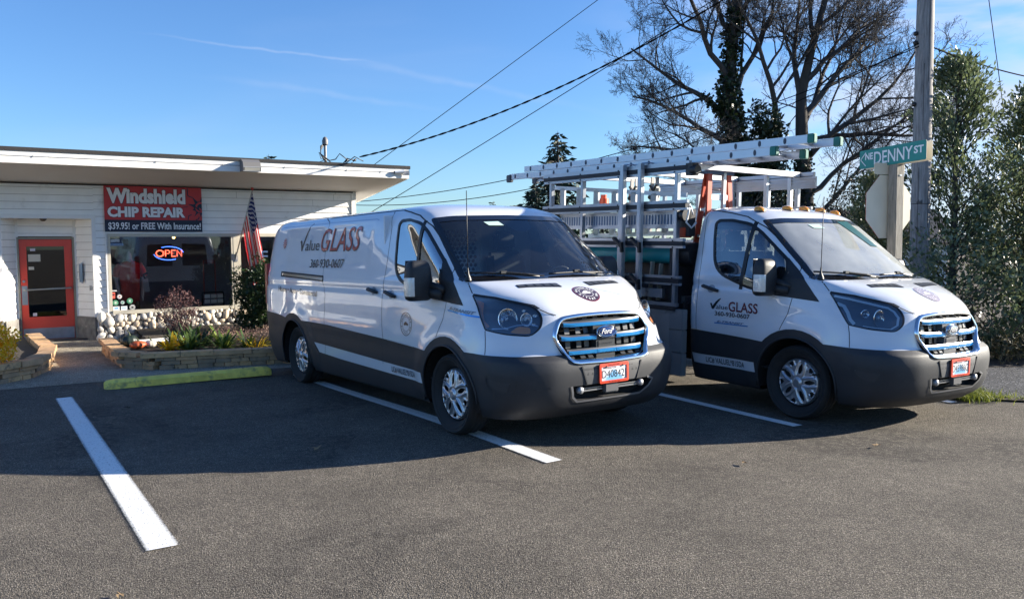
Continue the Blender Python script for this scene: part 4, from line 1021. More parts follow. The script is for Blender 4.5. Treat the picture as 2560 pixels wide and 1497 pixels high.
def platem():
    m, t, b = nmat('plate face'); L = t.links
    tcn = t.nodes.new('ShaderNodeTexCoord'); sp = t.nodes.new('ShaderNodeSeparateXYZ'); L.new(tcn.outputs['Generated'], sp.inputs[0])
    n = t.nodes.new('ShaderNodeTexNoise'); n.inputs['Scale'].default_value = 5; n.inputs['Detail'].default_value = 3; L.new(tcn.outputs['Generated'], n.inputs[0])
    def mth(op, a, c):
        q = t.nodes.new('ShaderNodeMath'); q.operation = op
        for i, v in enumerate((a, c)):
            if isinstance(v, (int, float)): q.inputs[i].default_value = v
            else: L.new(v, q.inputs[i])
        return q.outputs[0]
    e = mth('ABSOLUTE', mth('SUBTRACT', sp.outputs[1], .5), 0); e = mth('MULTIPLY', e, 1.5)
    mm = mth('SUBTRACT', mth('ADD', mth('SUBTRACT', .62, e), mth('MULTIPLY', n.outputs[0], .35)), sp.outputs[2])
    r = t.nodes.new('ShaderNodeMapRange'); L.new(mm, r.inputs[0]); r.inputs[1].default_value = .0; r.inputs[2].default_value = .22
    mx = t.nodes.new('ShaderNodeMixRGB'); L.new(r.outputs[0], mx.inputs[0]); mx.inputs[1].default_value = (.72, .74, .76, 1); mx.inputs[2].default_value = (.16, .42, .68, 1)
    L.new(mx.outputs[0], b.inputs['Base Color']); b.inputs['Roughness'].default_value = .4; return m
M_PLATE = platem()

def vmat(v):
    x, y, th, z0, p, r = v
    Rp = Matrix(((cos(p), 0, -sin(p), 0), (0, 1, 0, 0), (sin(p), 0, cos(p), 0), (0, 0, 0, 1)))
    Rr = Matrix(((1, 0, 0, 0), (0, cos(r), -sin(r), 0), (0, sin(r), cos(r), 0), (0, 0, 0, 1)))
    return Matrix.Translation((x, y, z0)) @ Matrix.Rotation(th, 4, 'Z') @ Rr @ Rp

# wheel: tyre + cover (built once, copied)
def wheel_meshes():
    prof = [(.225, -.075), (.232, .0), (.238, .045), (.262, .070), (.300, .098), (.330, .112), (.346, .098), (.353, .06), (.3545, 0), (.353, -.06), (.346, -.098), (.330, -.112), (.295, -.10), (.25, -.08), (.225, -.075)]
    b = MB(); b.lathe(prof, 64)
    for k in range(3):      # tread grooves as thin dark rings proud of nothing: shallow ribs
        z = -.05+.05*k; b.lathe([(.3535, z-.018), (.357, z-.015), (.357, z+.015), (.3535, z+.018)], 64)
    for rr in (.30, .275): b.lathe([(rr, .0985-(.30-rr)*.9), (rr+.003, .103-(.30-rr)*.9), (rr+.006, .1005-(.30-rr)*.9)], 48)
    me1 = b.build('tyre', M_TYRE, None, True, 50)
    # wheel cover: polar grid, z = outward
    NR, NT = 34, 200; R0, R1 = .0, .218
    vs_ = []; hole = {}
    def hgt(r, th):
        z = .052+.030*(1-(r/R1)**2)**.5 if r < R1 else .052
        a5 = (th % (2*pi/5)); a5 = min(a5, 2*pi/5-a5)          # 0 at oval centre
        # pairs of ridges beside each oval
        off = a5*r
        ridge = math.exp(-((off-(.034+.010*sin((r-.06)/.14*pi)))/.0085)**2)*SMOO(.05, .075, r)*(1-SMOO(.20, .214, r))
        b5 = pi/5-a5; off2 = b5*r
        ridge2 = math.exp(-((off2-.026)/.007)**2)*SMOO(.15, .17, r)
        z += .010*ridge+.006*ridge2
        if r < .047: z += .012*(1-SMOO(.034, .047, r))
        elif r < .06: z -= .004
        if r > .205: z += .006*SMOO(.205, .210, r)
        z -= .006*SMOO(.06, .12, r)*(1-SMOO(.19, .2, r))*(1-ridge)
        return z
    def isH(r, th):
        a5 = (th % (2*pi/5)); a5 = min(a5, 2*pi/5-a5); b5 = pi/5-a5
        if .085 < r < .190:
            t = (r-.085)/.105; w = .021*sin(pi*t**.8)**.7
            if a5*r < w: return True
        if .160 < r < .203 and b5*r < .019*SMOO(.155, .19, r)+.004: return True
        return False
    for i in range(NR+1):
        r = R1*i/NR
        for j in range(NT): th = 2*pi*j/NT; vs_.append((r*cos(th), r*sin(th), hgt(r, th)))
    fs_ = []
    for i in range(NR):
        for j in range(NT):
            r = R1*(i+.5)/NR; th = 2*pi*(j+.5)/NT
            if isH(r, th): continue
            fs_.append((i*NT+j, i*NT+(j+1) % NT, (i+1)*NT+(j+1) % NT, (i+1)*NT+j))
    b = MB(); b.add(vs_, fs_); b.lathe([(.218, .052), (.222, .056), (.226, .050), (.226, .02)], 64)
    me2 = b.build('wheel_cover', M_CAP, None, True, 50)
    b = MB(); b.lathe([(0, .02), (.226, .03), (.228, -.02), (0, -.02)], 32); me3 = b.build('rim', M_DARKM, None, True, 40)
    out = [o.data for o in (me1, me2, me3)]
    for o in (me1, me2, me3): bpy.data.objects.remove(o)
    return out
WM = wheel_meshes()
def add_wheel(root, Mw, x, y, rot, steer=0., rad=.3555):
    """wheel with tyre resting on the ground at its own spot"""
    p = Mw @ Vector((x, y, .345)); zg = G(p.x, p.y)
    dz = zg+rad-p.z
    w = empty('wheel', parent=root); sg = -1 if y < 0 else 1
    # outward axis -> local z of the wheel meshes
    w.matrix_local = Matrix.Translation((x, y, .345+dz)) @ Matrix.Rotation(steer, 4, 'Z') @ Matrix.Rotation(-sg*pi/2, 4, 'X') @ Matrix.Rotation(rot, 4, 'Z')
    for me_, nm in zip(WM, ('tyre', 'wheel_cover', 'rim')):
        o = bpy.data.objects.new(nm, me_); COL.objects.link(o); o.parent = w
    return w
WINO = [(-1.165, 1.89), (-1.12, 1.935), (-.93, 1.935), (-.70, 1.893), (-.55, 1.802), (-.33, 1.635), (-.19, 1.53), (-.155, 1.40), (-.20, 1.26), (-.33, 1.185), (-.60, 1.222), (-.80, 1.285), (-.95, 1.335), (-1.05, 1.405), (-1.10, 1.50), (-1.145, 1.72)]
WINO = roundpoly(WINO, [.02, .04, .03, .05, .02, .02, .03, .03, .04, .05, .05, .05, .05, .05, .05, .03], 2)
def inset(poly, d):
    n = len(poly); out = []
    A = sum(poly[i][0]*poly[(i+1) % n][1]-poly[(i+1) % n][0]*poly[i][1] for i in range(n)); s = 1 if A > 0 else -1
    for i in range(n):
        a, b_, c = Vector(poly[i-1]), Vector(poly[i]), Vector(poly[(i+1) % n])
        d1 = (b_-a); d2 = (c-b_)
        if d1.length < 1e-6 or d2.length < 1e-6: d1 = d2 = (c-a)
        n1 = Vector((-d1.y, d1.x)).normalized(); n2 = Vector((-d2.y, d2.x)).normalized(); m_ = (n1+n2)
        m_ = m_.normalized() if m_.length > 1e-6 else n1
        out.append(tuple(b_+m_*s*d/max(.5, m_.dot(n1))))
    return out
HL = [(.295, 1.232), (.475, 1.207), (.61, 1.170), (.73, 1.138), (.785, 1.098), (.83, 1.035), (.848, .958), (.83, .905), (.69, .918), (.515, .952)]
HLr = roundpoly(HL, [.01, .05, .05, .05, .05, .05, .05, .05, .04, .01], 3)
SAIL = [(-.205, 1.545), (-.085, 1.445), (.03, 1.345), (.11, 1.262), (.222, 1.142), (-.14, 1.168), (-.34, 1.182), (-.20, 1.26), (-.155, 1.40)]
WSO = roundpoly([(-.890, 1.338), (-.5, 1.346), (0, 1.350), (.5, 1.346), (.890, 1.338), (.872, 1.42), (.782, 1.922), (.6, 1.942), (0, 1.952), (-.6, 1.942), (-.782, 1.922), (-.872, 1.42)], [.03, .05, .05, .05, .03, .05, .03, .05, .05, .05, .03, .05], 3)
GRO = roundpoly([(-.452, 1.048), (-.25, 1.070), (0, 1.074), (.25, 1.070), (.452, 1.048), (.542, .892), (.425, .685), (.36, .664), (0, .655), (-.36, .664), (-.425, .685), (-.542, .892)], [.07, .1, .1, .1, .07, .06, .05, .06, .1, .06, .05, .06], 4)

def front_end(root, Mw, short):
    bm = body_mesh(short); P = Proj(bm); lay = bm.faces.layers.int.new('lab')
    PAINT, CLAD, SEAL, GLASS, WSF, WSGl, LAMP, GR, ARCH, SAILL, VOID = range(11)
    far = -5.2 if not short else -1.6
    # --- lower cladding line (both sides + bumper) ---
    top = [(1.2, .742), (.80, .742), (.557, .748)]
    top += [(.522*cos(radians(a)), .345+.522*sin(radians(a))) for a in (52.5, 60, 70, 80, 90, 100, 110, 120, 130, 135.5)]
    top += [(-1.27, .752)] if short else [(-1.27, .755), (-2.7, .805)]
    if not short: top += [(-3.749+.545*cos(radians(a)), .345+.545*sin(radians(a))) for a in (59, 70, 80, 90, 100, 110, 119)]+[(-4.46, .865), (-5.2, .88)]
    else: top += [(-1.6, .735)]
    cut(bm, lay, top+[(far, .1), (1.2, .1)], 'side', lambda f: True, CLAD)
    rk = [(-1.365, .494), (-.478, .490), (-.468, .388), (-1.33, .388)] if short else [(-3.14, .575), (-3.03, .462), (-2.4, .437), (-.47, .395), (-.482, .498)]
    cut(bm, lay, rk, 'side', lambda f: abs(f.calc_center_median().y) > .8, PAINT)
    # --- wheel arches ---
    for cx0, R in ((0, .446),)+(() if short else ((-3.749, .468),)):
        poly = [(cx0+R*cos(radians(a)), .345+R*sin(radians(a))) for a in range(-6, 187, 8)]+[(cx0-R*.97, .1), (cx0+R*.97, .1)]
        cut(bm, lay, poly, 'side', lambda f: True, ARCH)
    # --- side windows, sails ---
    for sg in (-1, 1):
        sel = lambda f, sg=sg: f.calc_center_median().y*sg > .55 and f.calc_center_median().x < .3
        cut(bm, lay, WINO, 'side', sel, SEAL); cut(bm, lay, inset(WINO, .028), 'side', sel, GLASS, (SEAL,))
        cut(bm, lay, SAIL, 'side', sel, SAILL, (PAINT, SEAL)); cut(bm, lay, HLr, 'side', lambda f, sg=sg: f.calc_center_median().y*sg > .3, LAMP, (PAINT,))
    # --- windscreen ---
    selw = lambda f: f.calc_center_median().x > -.95 and f.normal.x*(1 if True else 1) != 9 and f.calc_center_median().x < .5
    cut(bm, lay, WSO, 'front', selw, WSF, (PAINT,)); cut(bm, lay, inset(WSO, .045), 'front', selw, WSGl, (WSF,))
    # --- grille ---
    cut(bm, lay, GRO, 'front', lambda f: f.calc_center_median().x > .6, GR)
    # lower intake and plate recess
    INT = roundpoly([(-.425, .490), (.405, .490), (.47, .470), (.43, .42), (.335, .366), (-.355, .366), (-.405, .40)], [.01, .03, .03, .04, .05, .05, .04], 3)
    cut(bm, lay, INT, 'front', lambda f: f.calc_center_median().x > .6, VOID)
    if short:    # rear cab window 
        rw = [(-.62, 1.42), (.62, 1.42), (.60, 1.86), (-.60, 1.86)]
        cut(bm, lay, rw, 'front', lambda f: f.calc_center_median().x < -1.3, SEAL); cut(bm, lay, inset(rw, .03), 'front', lambda f: f.calc_center_median().x < -1.3, 30, (SEAL,))
    else:        # rear door glass
        for s in (-1, 1):
            rw = [(s*.12, 1.25), (s*.72, 1.25), (s*.68, 1.78), (s*.12, 1.80)]
            cut(bm, lay, rw, 'front', lambda f: f.calc_center_median().x < -4.6, SEAL)
    # --- separate objects ---
    extract(bm, lay, (PAINT,), 'body', M_PAINT, root)
    extract(bm, lay, (CLAD,), 'lower_cladding', M_CLAD, root, off=.006)
    def piece(lab_, nm, m, fsel, off):
        b2 = bm.copy(); l2 = b2.faces.layers.int['lab']
        bmesh.ops.delete(b2, geom=[f for f in b2.faces if not (f[l2] == lab_ and fsel(f.calc_center_median()))], context='FACES')
        if b2.faces:
            b2.normal_update()
            for v in b2.verts: v.co += v.normal*off
            me_ = bpy.data.meshes.new(nm); b2.to_mesh(me_); link(nm, me_, m, root, True)
        b2.free()
    for sg in (-1, 1):
        piece(SEAL, 'window_seal', M_SEAL, lambda c, sg=sg: c.x > -1.35 and c.y*sg > 0, .001); piece(SAILL, 'mirror_sail', M_MIR, lambda c, sg=sg: c.y*sg > 0, .004)
        if not short: piece(SEAL, 'rear_glass', M_FRIT, lambda c, sg=sg: c.x < -1.35 and c.y*sg > 0, .001)
    if short: piece(SEAL, 'window_seal', M_SEAL, lambda c: c.x < -1.35, .001)
    extract(bm, lay, (WSF,), 'windscreen_border', M_FRIT, root, off=.0005)
    # glass, one object per pane
    for sg in (-1, 1):
        b2 = bm.copy(); l2 = b2.faces.layers.int['lab']
        bmesh.ops.delete(b2, geom=[f for f in b2.faces if not (f[l2] == GLASS and f.calc_center_median().y*sg > 0)], context='FACES')
        for v in b2.verts: v.co -= v.normal*.006
        me_ = bpy.data.meshes.new('door_window'); b2.to_mesh(me_); b2.free(); dw = link('door_window', me_, M_SDB if short else M_SDG, root, True)
        ribbon('divider', P, [(-.655, 1.90), (-.685, 1.21)], .045, 'side', M_SEAL, dw, sg, .002)
    extract(bm, lay, (WSGl,), 'windscreen', M_WSB if short else M_WSG, root, off=-.004)
    if short: extract(bm, lay, (30,), 'rear_window', M_SDB, root, off=-.004)
    # --- headlights ---
    for sg in (-1, 1):
        hl = empty('headlight', parent=root)
        b2 = bm.copy(); l2 = b2.faces.layers.int['lab']
        bmesh.ops.delete(b2, geom=[f for f in b2.faces if not (f[l2] == LAMP and f.calc_center_median().y*sg > 0)], context='FACES')
        me_ = bpy.data.meshes.new('lens'); b2.to_mesh(me_); link('lens', me_, M_LENS, hl, True)
        # housing: same outline pushed 5 cm in, with side walls
        ed = [e for e in b2.edges if e.is_boundary]
        r = bmesh.ops.extrude_edge_only(b2, edges=ed)
        inv = [g for g in r['geom'] if isinstance(g, bmesh.types.BMVert)]
        for v in inv: v.co += Vector((-.05, -sg*.03, 0))
        me_ = bpy.data.meshes.new('bowl'); 
        bmesh.ops.delete(b2, geom=[f for f in b2.faces if f[l2] == LAMP and not any(v in set(inv) for v in f.verts)], context='FACES_ONLY') if False else None
        b2.free()
        def q(u, w, off): return P.pt(u, w, 'side', sg, off)
        patch('housing', P, HLr, 'side', M_HLH, hl, sg, -.045, .05)
        # rim wall
        b = MB(); n_ = len(HLr); vs_ = [q(u, w, .0005) for u, w in HLr]+[q(u, w, -.046) for u, w in HLr]
        b.add(vs_, [(i, (i+1) % n_, n_+(i+1) % n_, n_+i) for i in range(n_)]); b.build('rim', M_HLH, hl, True)
        ribbon('gasket', P, [(u, w) for u, w in HLr]+[HLr[0]], .010, 'side', M_SEAL, hl, sg, .001)
        if not short:      # halogen: two bowls, amber markers
            def bowl(u, w, r_, sq, dep, m=M_REF, nm='reflector', off=-.012):
                c = q(u, w, off); nrm_ = (q(u, w, .1)-q(u, w, 0)).normalized(); ax_ = (Vector((1, sg*.25, 0))+nrm_*.4).normalized()
                Mr = Matrix.Translation(c) @ ax_.to_track_quat('Z', 'Y').to_matrix().to_4x4() @ Matrix.Diagonal((sq[0], sq[1], 1, 1))
                b = MB(); b.lathe([(0, -dep), (r_*.35, -dep*.95), (r_*.7, -dep*.6), (r_*.9, -dep*.2), (r_, 0), (r_*1.05, .0)], 24, M=Mr); b.ball((0, 0, -dep*.6), r_*.22, 10, 6, M=Mr)
                return b.build(nm, m, hl, True)
            bowl(.640, 1.045, .078, (1, 1.1), .055); bowl(.752, 1.040, .048, (1, 1.1), .04)
            p_ = roundpoly([(.315, 1.205), (.40, 1.175), (.425, 1.10), (.47, 1.03), (.535, .985), (.50, .965), (.40, 1.08)], .01, 2)
            patch('side_marker', P, p_, 'side', M_AMBD, hl, sg, -.018, .04)
            p_ = roundpoly([(.735, .985), (.80, .975), (.822, .925), (.76, .928), (.70, .938)], .015, 2)
            patch('turn_signal', P, p_, 'side', M_AMB, hl, sg, -.008, .03)
            for u, w, r_ in ((.78, 1.07, .016), (.805, 1.0, .014), (.70, 1.11, .013)):
                bowl(u, w, r_, (1.2, .8), .01)
            ribbon('trim_strip', P, [(.56, .965), (.66, 1.00 - .03), (.72, .995), (.80, 1.0), (.83, .985)], .006, 'side', M_CHR, hl, sg, -.012)
        else:              # projector lamp with pale daytime strips
            DRL = mat('daytime strip', (.62, .74, .86), .25, coat=1)
            out_ = inset(HLr, .020)
            k0 = [p for p in out_ if p[0] > .36]
            # strip along the top edge and round the front
            path = [(.335, 1.205), (.45, 1.182), (.60, 1.146), (.72, 1.112), (.765, 1.080), (.806, 1.03), (.822, .962), (.800, .930), (.70, .938), (.62, .95)]
            ribbon('daylight_strip', P, path[:4], .018, 'side', DRL, hl, sg, -.006); ribbon('daylight_strip', P, path[3:8], .012, 'side', DRL, hl, sg, -.006); ribbon('daylight_strip', P, path[7:], .006, 'side', DRL, hl, sg, -.006)
            ribbon('daylight_strip', P, [(.372, 1.140), (.43, 1.118), (.475, 1.065), (.515, 1.0), (.555, .962)], .024, 'side', DRL, hl, sg, -.006)
            p_ = [(.40, 1.09), (.44, 1.075), (.50, .985), (.43, .99)]; patch('side_marker', P, p_, 'side', mat('dark amber', (.16, .05, .06), .3, coat=1), hl, sg, -.012, .04)
            for u, w, r_, sq in ((.70, 1.028, .062, (1.2, .85)), (.60, 1.062, .036, (1, 1.2))):
                c = q(u, w, -.02); ax_ = Vector((1, sg*.35, 0)).normalized(); Mr = Matrix.Translation(c) @ ax_.to_track_quat('Z', 'Y').to_matrix().to_4x4() @ Matrix.Rotation(pi/2, 4, 'Z') @ Matrix.Diagonal((sq[0], sq[1], 1, 1))
                b = MB(); b.lathe([(r_*.92, .0), (r_, .008), (r_*1.06, 0)], 24, M=Mr); b.build('bezel', M_CHR, hl, True)
                b = MB(); b.lathe([(0, -.03), (r_*.6, -.02), (r_*.92, 0)], 20, M=Mr); b.build('reflector', M_REF, hl, True)
                b = MB(); b.ball((0, 0, -.01), r_*.42, 12, 8, M=Mr); b.build('projector', mat('projector glass', (.3, .4, .5), .05, .6), hl, True)
    # --- grille ---
    g = empty('grille', parent=root)
    def F(y, z, off): return P.pt(y, z, 'front', -1, off)
    # chrome surround: a raised band
    ins = inset(GRO, .030); ins2 = inset(GRO, .016); n_ = len(GRO); b = MB()
    ringz = [(GRO, .001), (inset(GRO, .004), .020), (ins2, .024), (ins, .014), (inset(GRO, .036), -.03)]
    vs_ = []
    for pl_, o_ in ringz: vs_ += [F(y, z, .0)+Vector((o_, 0, 0)) for y, z in pl_]
    b.add(vs_, [(k*n_+i, k*n_+(i+1) % n_, (k+1)*n_+(i+1) % n_, (k+1)*n_+i) for k in range(len(ringz)-1) for i in range(n_)]); b.build('surround', M_CHR, g, True, 60)
    gi = inset(GRO, .034)
    vs2, fs2 = poly_tris(gi); b = MB(); b.add([F(y, z, 0)+Vector((-.115, 0, 0)) for y, z in vs2], fs2)
    b.add([F(y, z, 0)+Vector((-.02, 0, 0)) for y, z in gi]+[F(y, z, 0)+Vector((-.116, 0, 0)) for y, z in gi], [(i, (i+1) % n_, n_+(i+1) % n_, n_+i) for i in range(n_)]); b.build('backing', M_HUN, g)
    def gw(z):   # half width of the opening at height z
        ys_ = [abs(p[0]+(q_[0]-p[0])*(z-p[1])/(q_[1]-p[1])) for p, q_ in zip(gi, gi[1:]+gi[:1]) if (p[1]-z)*(q_[1]-z) < 0]
        return max(ys_) if ys_ else .3
    M_GB = mat('grille plastic', (.045, .048, .052), .35)
    for z, dr in ((.984, 1), (.872, 1), (.757, 1)):
        w = gw(z)-.018; b = MB(); bb = MB(); k = 24
        def sec(y): 
            e = .018*max(0, (abs(y)-.36)/.15)**1.2       # ends droop up
            return F(y, z, 0)+Vector((-.018, 0, e))
        pr = [(.0, .024), (.018, .022), (.024, .008), (.020, -.006), (.024, -.012), (.020, -.026), (0, -.030), (-.05, -.006)]
        vs_ = []; ys_ = [-w+2*w*i/k for i in range(k+1)]
        for y in ys_: c = sec(y); vs_ += [c+Vector((dx, 0, dz)) for dx, dz in pr]
        m_ = len(pr); b.add(vs_, [(i*m_+j, i*m_+(j+1) % m_, (i+1)*m_+(j+1) % m_, (i+1)*m_+j) for i in range(k) for j in range(m_)]+[tuple(range(m_)), tuple(k*m_+j for j in range(m_))])
        b.build('bar', mat('satin bar', (.40, .41, .43), .25, .9) if short else mat('grey bar', (.085, .088, .095), .25, .2), g, True, 35)
        spans = [(-w+.012, w-.012)] if z > .95 else ([(-w+.012, -.105), (.115, w-.012)] if z > .8 else [(-w+.012, -.108), (-.104, .104), (.108, w-.012)])
        for y0, y1 in spans:
            b = MB(); vs_ = []; kk = 12
            for i in range(kk+1):
                y = y0+(y1-y0)*i/kk; c = sec(y); t_ = .55+.45*sin(pi*min(1, min(i, kk-i)/1.5)/2)
                vs_ += [c+Vector((.0245, 0, .008)), c+Vector((.0300, 0, .003)), c+Vector((.0300, 0, -.016*t_-.003)), c+Vector((.0245, 0, -.024))]
            b.add(vs_, [(i*4+j, i*4+j+1, (i+1)*4+j+1, (i+1)*4+j) for i in range(kk) for j in range(3)]); b.build('blue_insert', M_BLUE, g, True, 40)
    b = MB()   # vertical ribs
    for y in (-.36, -.25, -.17, .19, .28, .37):
        for z0_, z1_ in ((.70, .735), (.785, .855), (.90, .965)):
            if abs(y) > gw((z0_+z1_)/2)-.03: continue
            c0, c1_ = F(y, z0_, 0), F(y, z1_, 0); b.bar(c0+Vector((-.05, 0, 0)), c1_+Vector((-.05, 0, 0)), .008, .05, up=(0, 1, 0))
    for y in (-.40, -.285, -.165, -.05, .07, .19, .31, .40): c0, c1_ = F(y, 1.01, 0), F(y, 1.045, 0); b.bar(c0+Vector((-.045, 0, 0)), c1_+Vector((-.045, 0, 0)), .008, .05, up=(0, 1, 0))
    vs_ = []
    for i in range(21):
        y = -.42+.84*i/20; c = F(y, 1.012, 0); vs_ += [c+Vector((-.03, 0, .004)), c+Vector((-.03, 0, -.004)), c+Vector((-.10, 0, .0))]
    b.add(vs_, [(i*3+j, i*3+(j+1) % 3, (i+1)*3+(j+1) % 3, (i+1)*3+j) for i in range(20) for j in range(3)])
    b.build('ribs', M_GB, g)
    cb = F(0, .91, 0).x
    b = MB(); b.box(cb-.09, cb-.014, -.125, .125, .84, .965); b.box(cb-.08, cb+.002, -.105, .105, .665, .84); b.box(cb+.002, cb+.008, -.085, .085, .775, .835); b.build('centre_panel', M_GB if not short else mat('grey panel', (.16, .16, .165), .4), g, bevel=.004)
    vs2, fs2 = text_w('E-TRANSIT', .15, .018, shear=.3); flatmesh('plaque_lettering', vs2, fs2, lambda a, c: (cb+.0095, a-.078, .80+c), M_KDECAL, g)
    # oval badge
    Mb = Matrix.Translation((cb+.004, .0, .908)) @ Matrix.Rotation(pi/2, 4, 'Y') @ Matrix.Rotation(pi/2, 4, 'Z')
    bd = empty('badge', parent=g); S_ = Matrix.Diagonal((1, .44, 1, 1))
    b = MB(); b.lathe([(0, .0), (.112, .0), (.116, .012), (.110, .024), (.103, .021)], 40, M=Mb @ S_); b.build('badge_rim', M_CHR, bd, True, 60)
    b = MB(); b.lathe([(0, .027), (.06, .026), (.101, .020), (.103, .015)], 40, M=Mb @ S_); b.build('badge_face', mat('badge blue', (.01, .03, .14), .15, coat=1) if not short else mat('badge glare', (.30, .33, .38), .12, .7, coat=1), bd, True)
    b = MB(); r_ = .092; pr = [(r_*cos(2*pi*i/40), r_*.40*sin(2*pi*i/40), .0255) for i in range(41)]; b.tube([Mb @ Vector(p) for p in pr], .0015, 4, cap=False); b.build('badge_line', M_CHR, bd)
    vs2, fs2 = text_w('Ford', .125, .045, shear=.45, bold=.012)
    flatmesh('badge_script', vs2, fs2, lambda a, c: (cb+.004+.030-.35*(a-.07)**2, a-.068, .892+c*1.0-.0), M_WHITE, bd)
    # --- plate ---
    pf = F(0, .57, 0).x
    b = MB(); pr_ = roundpoly([(-.335, .645), (.335, .645), (.285, .494), (-.285, .494)], .01, 2)
    patch('plate_recess', P, pr_, 'front', mat('recess plastic', (.07, .072, .076), .6), root, -1, .0065, .05)
    for s in (-1, 1): b.bar(F(s*.325, .643, .010), F(s*.275, .497, .010), .012, .012)
    b.build('recess_edge', M_CLAD, root)
    pl = empty('number_plate', (pf+.012, 0, .5695), parent=root)
    b = MB(); o1 = roundpoly([(-.160, -.082), (.160, -.082), (.160, .082), (-.160, .082)], .016, 4); i1 = roundpoly([(-.139, -.060), (.139, -.060), (.139, .056), (-.139, .056)], .008, 4); m_ = len(o1)
    vs_ = [(0.0, y, z) for y, z in o1]+[(.012, y, z) for y, z in o1]+[(.014, y, z) for y, z in i1]+[(.006, y, z) for y, z in i1]
    b.add(vs_, [(k*m_+i, k*m_+(i+1) % m_, (k+1)*m_+(i+1) % m_, (k+1)*m_+i) for k in range(3) for i in range(m_)]); b.build('plate_frame', M_PRED, pl, True, 40)
    b = MB(); b.box(.002, .0075, -.150, .150, -.072, .072); b.build('plate', M_PLATE, pl)
    # readable from the front: the reader's left is vehicle y < 0
    def ft(s, y0, z0, w, h, m, x=.0085, **k):
        vs2, fs2 = text_w(s, w, h, **k); return flatmesh('plate_lettering', vs2, fs2, lambda a, c: (x, y0+a, z0+c), m, pl)
    ft('D40842J' if not short else 'D45986G', -.132, -.038, .262, .066, M_KDECAL); ft('WASHINGTON', -.125, .036, .15, .014, M_GDECAL, bold=.01)
    ft('ValueGLASS', -.07, .063, .13, .013, M_KDECAL, x=.0145, bold=.01); ft('"The Best for Less"', -.07, -.076, .14, .011, M_KDECAL, x=.0145, bold=.01)
    for s in (-.088, .092): b = MB(); b.lathe([(0, .006), (.009, .006), (.010, 0)], 8, M=Matrix.Translation((.010, s, .055)) @ Matrix.Rotation(pi/2, 4, 'Y')); b.build('screw', M_BLK, pl)
    # --- lower intake ---
    it = empty('lower_intake', parent=root)
    vs2, fs2 = poly_tris(INT); b = MB(); b.add([F(y, z, 0)+Vector((-.07, 0, 0)) for y, z in vs2], fs2); n2 = len(INT)
    b.add([F(y, z, .004) for y, z in INT]+[F(y, z, 0)+Vector((-.071, 0, 0)) for y, z in INT], [(i, (i+1) % n2, n2+(i+1) % n2, n2+i) for i in range(n2)]); b.build('cavity', M_HUN, it)
    ribbon('lip', P, [(-.425, .492), (-.405, .40), (-.355, .360), (.335, .360), (.43, .415), (.475, .472), (.405, .494)], .018, 'front', mat('lip plastic', (.16, .16, .165), .45), it, -1, .012)
    b = MB(); b.bar((pf-.03, -.32, .440), (pf-.03, .32, .438), .012, .014); b.bar((pf-.03, -.32, .458), (pf-.03, .32, .456), .008, .008); b.build('cross_bar', mat('grey rod', (.25, .255, .265), .35, .6), it)
    for s in (-1, 1):
        b = MB(); Ms = Matrix.Translation((pf-.012, s*.333, .448)) @ Matrix.Rotation(pi/2, 4, 'Y'); b.lathe([(0, .012), (.022, .010), (.030, .0), (.028, -.03)], 18, M=Ms); b.build('parking_sensor', mat('sensor grey', (.34, .35, .37), .4, .4), it, True, 60)
    b = MB(); b.box(pf-.04, pf+.006, -.085, .065, .405, .478); b.build('radar_cover', mat('radar cover', (.10, .10, .105), .45), it, bevel=.008)
    # fog-lamp blanks on the bumper corners
    for sg in (-1, 1):
        fp = roundpoly([(.60, .600), (.86, .570), (.845, .50), (.80, .425), (.66, .455), (.60, .52)], .03, 3)
        ribbon('fog_recess_edge', P, fp+[fp[0]], .012, 'side', M_CLAD, root, sg, .011)
        patch('fog_blank', P, inset(fp, .035), 'side', mat('fog blank', (.030, .031, .035), .6), root, sg, .0085, .05)
        ribbon('bumper_crease', P, [(.985, .493), (.90, .478), (.75, .435), (.62, .41)], .012, 'side', M_CLAD, root, sg, .010)
    # --- bonnet ---
    seam = lambda pts, ax='side', sg=-1, w=.0065: ribbon('panel_gap', P, pts, w, ax, M_SEAM, root, sg, .0012)
    for sg in (-1, 1):
        seam([(.155, 1.352), (.22, 1.305), (.285, 1.245)], 'side', sg); seam([(.295, 1.240), (.475, 1.214), (.61, 1.178), (.73, 1.146), (.775, 1.118)], 'side', sg, .009); ribbon('panel_gap', P, [(sg*.560, 1.112), (sg*.51, 1.080), (sg*.455, 1.062)], .008, 'front', M_SEAM, root, -1, .004)
        seam([(.515, .945), (.535, .88), (.557, .752)], 'side', sg)
        seam([(-.05, 1.46), (-.052, 1.42), (-.03, 1.37)], 'side', sg)
        seam([(-.06, 1.160), (-.075, 1.08), (-.09, 1.01), (-.13, .92), (-.165, .845)], 'side', sg, .007)     # door front edge
        seam([(.03, 1.40), (.06, 1.36), (.12, 1.345)], 'side', sg, .005)
        seam([(-1.255, .72), (-1.255, .9), (-1.245, 1.10), (-1.25, 1.5), (-1.28, 1.86), (-1.36, 2.0), (-1.42, 2.035)] if not short else [(-1.262, .70), (-1.262, .9), (-1.25, 1.10), (-1.262, 1.5), (-1.29, 1.88), (-1.32, 2.03)], 'side', sg, .007)
        seam([(-1.42 if not short else -1.32, 2.032), (-1.22, 2.030), (-.98, 1.995), (-.78, 1.955), (-.54, 1.845), (-.32, 1.690), (-.08, 1.505), (-.05, 1.44)], 'side', sg, .010)
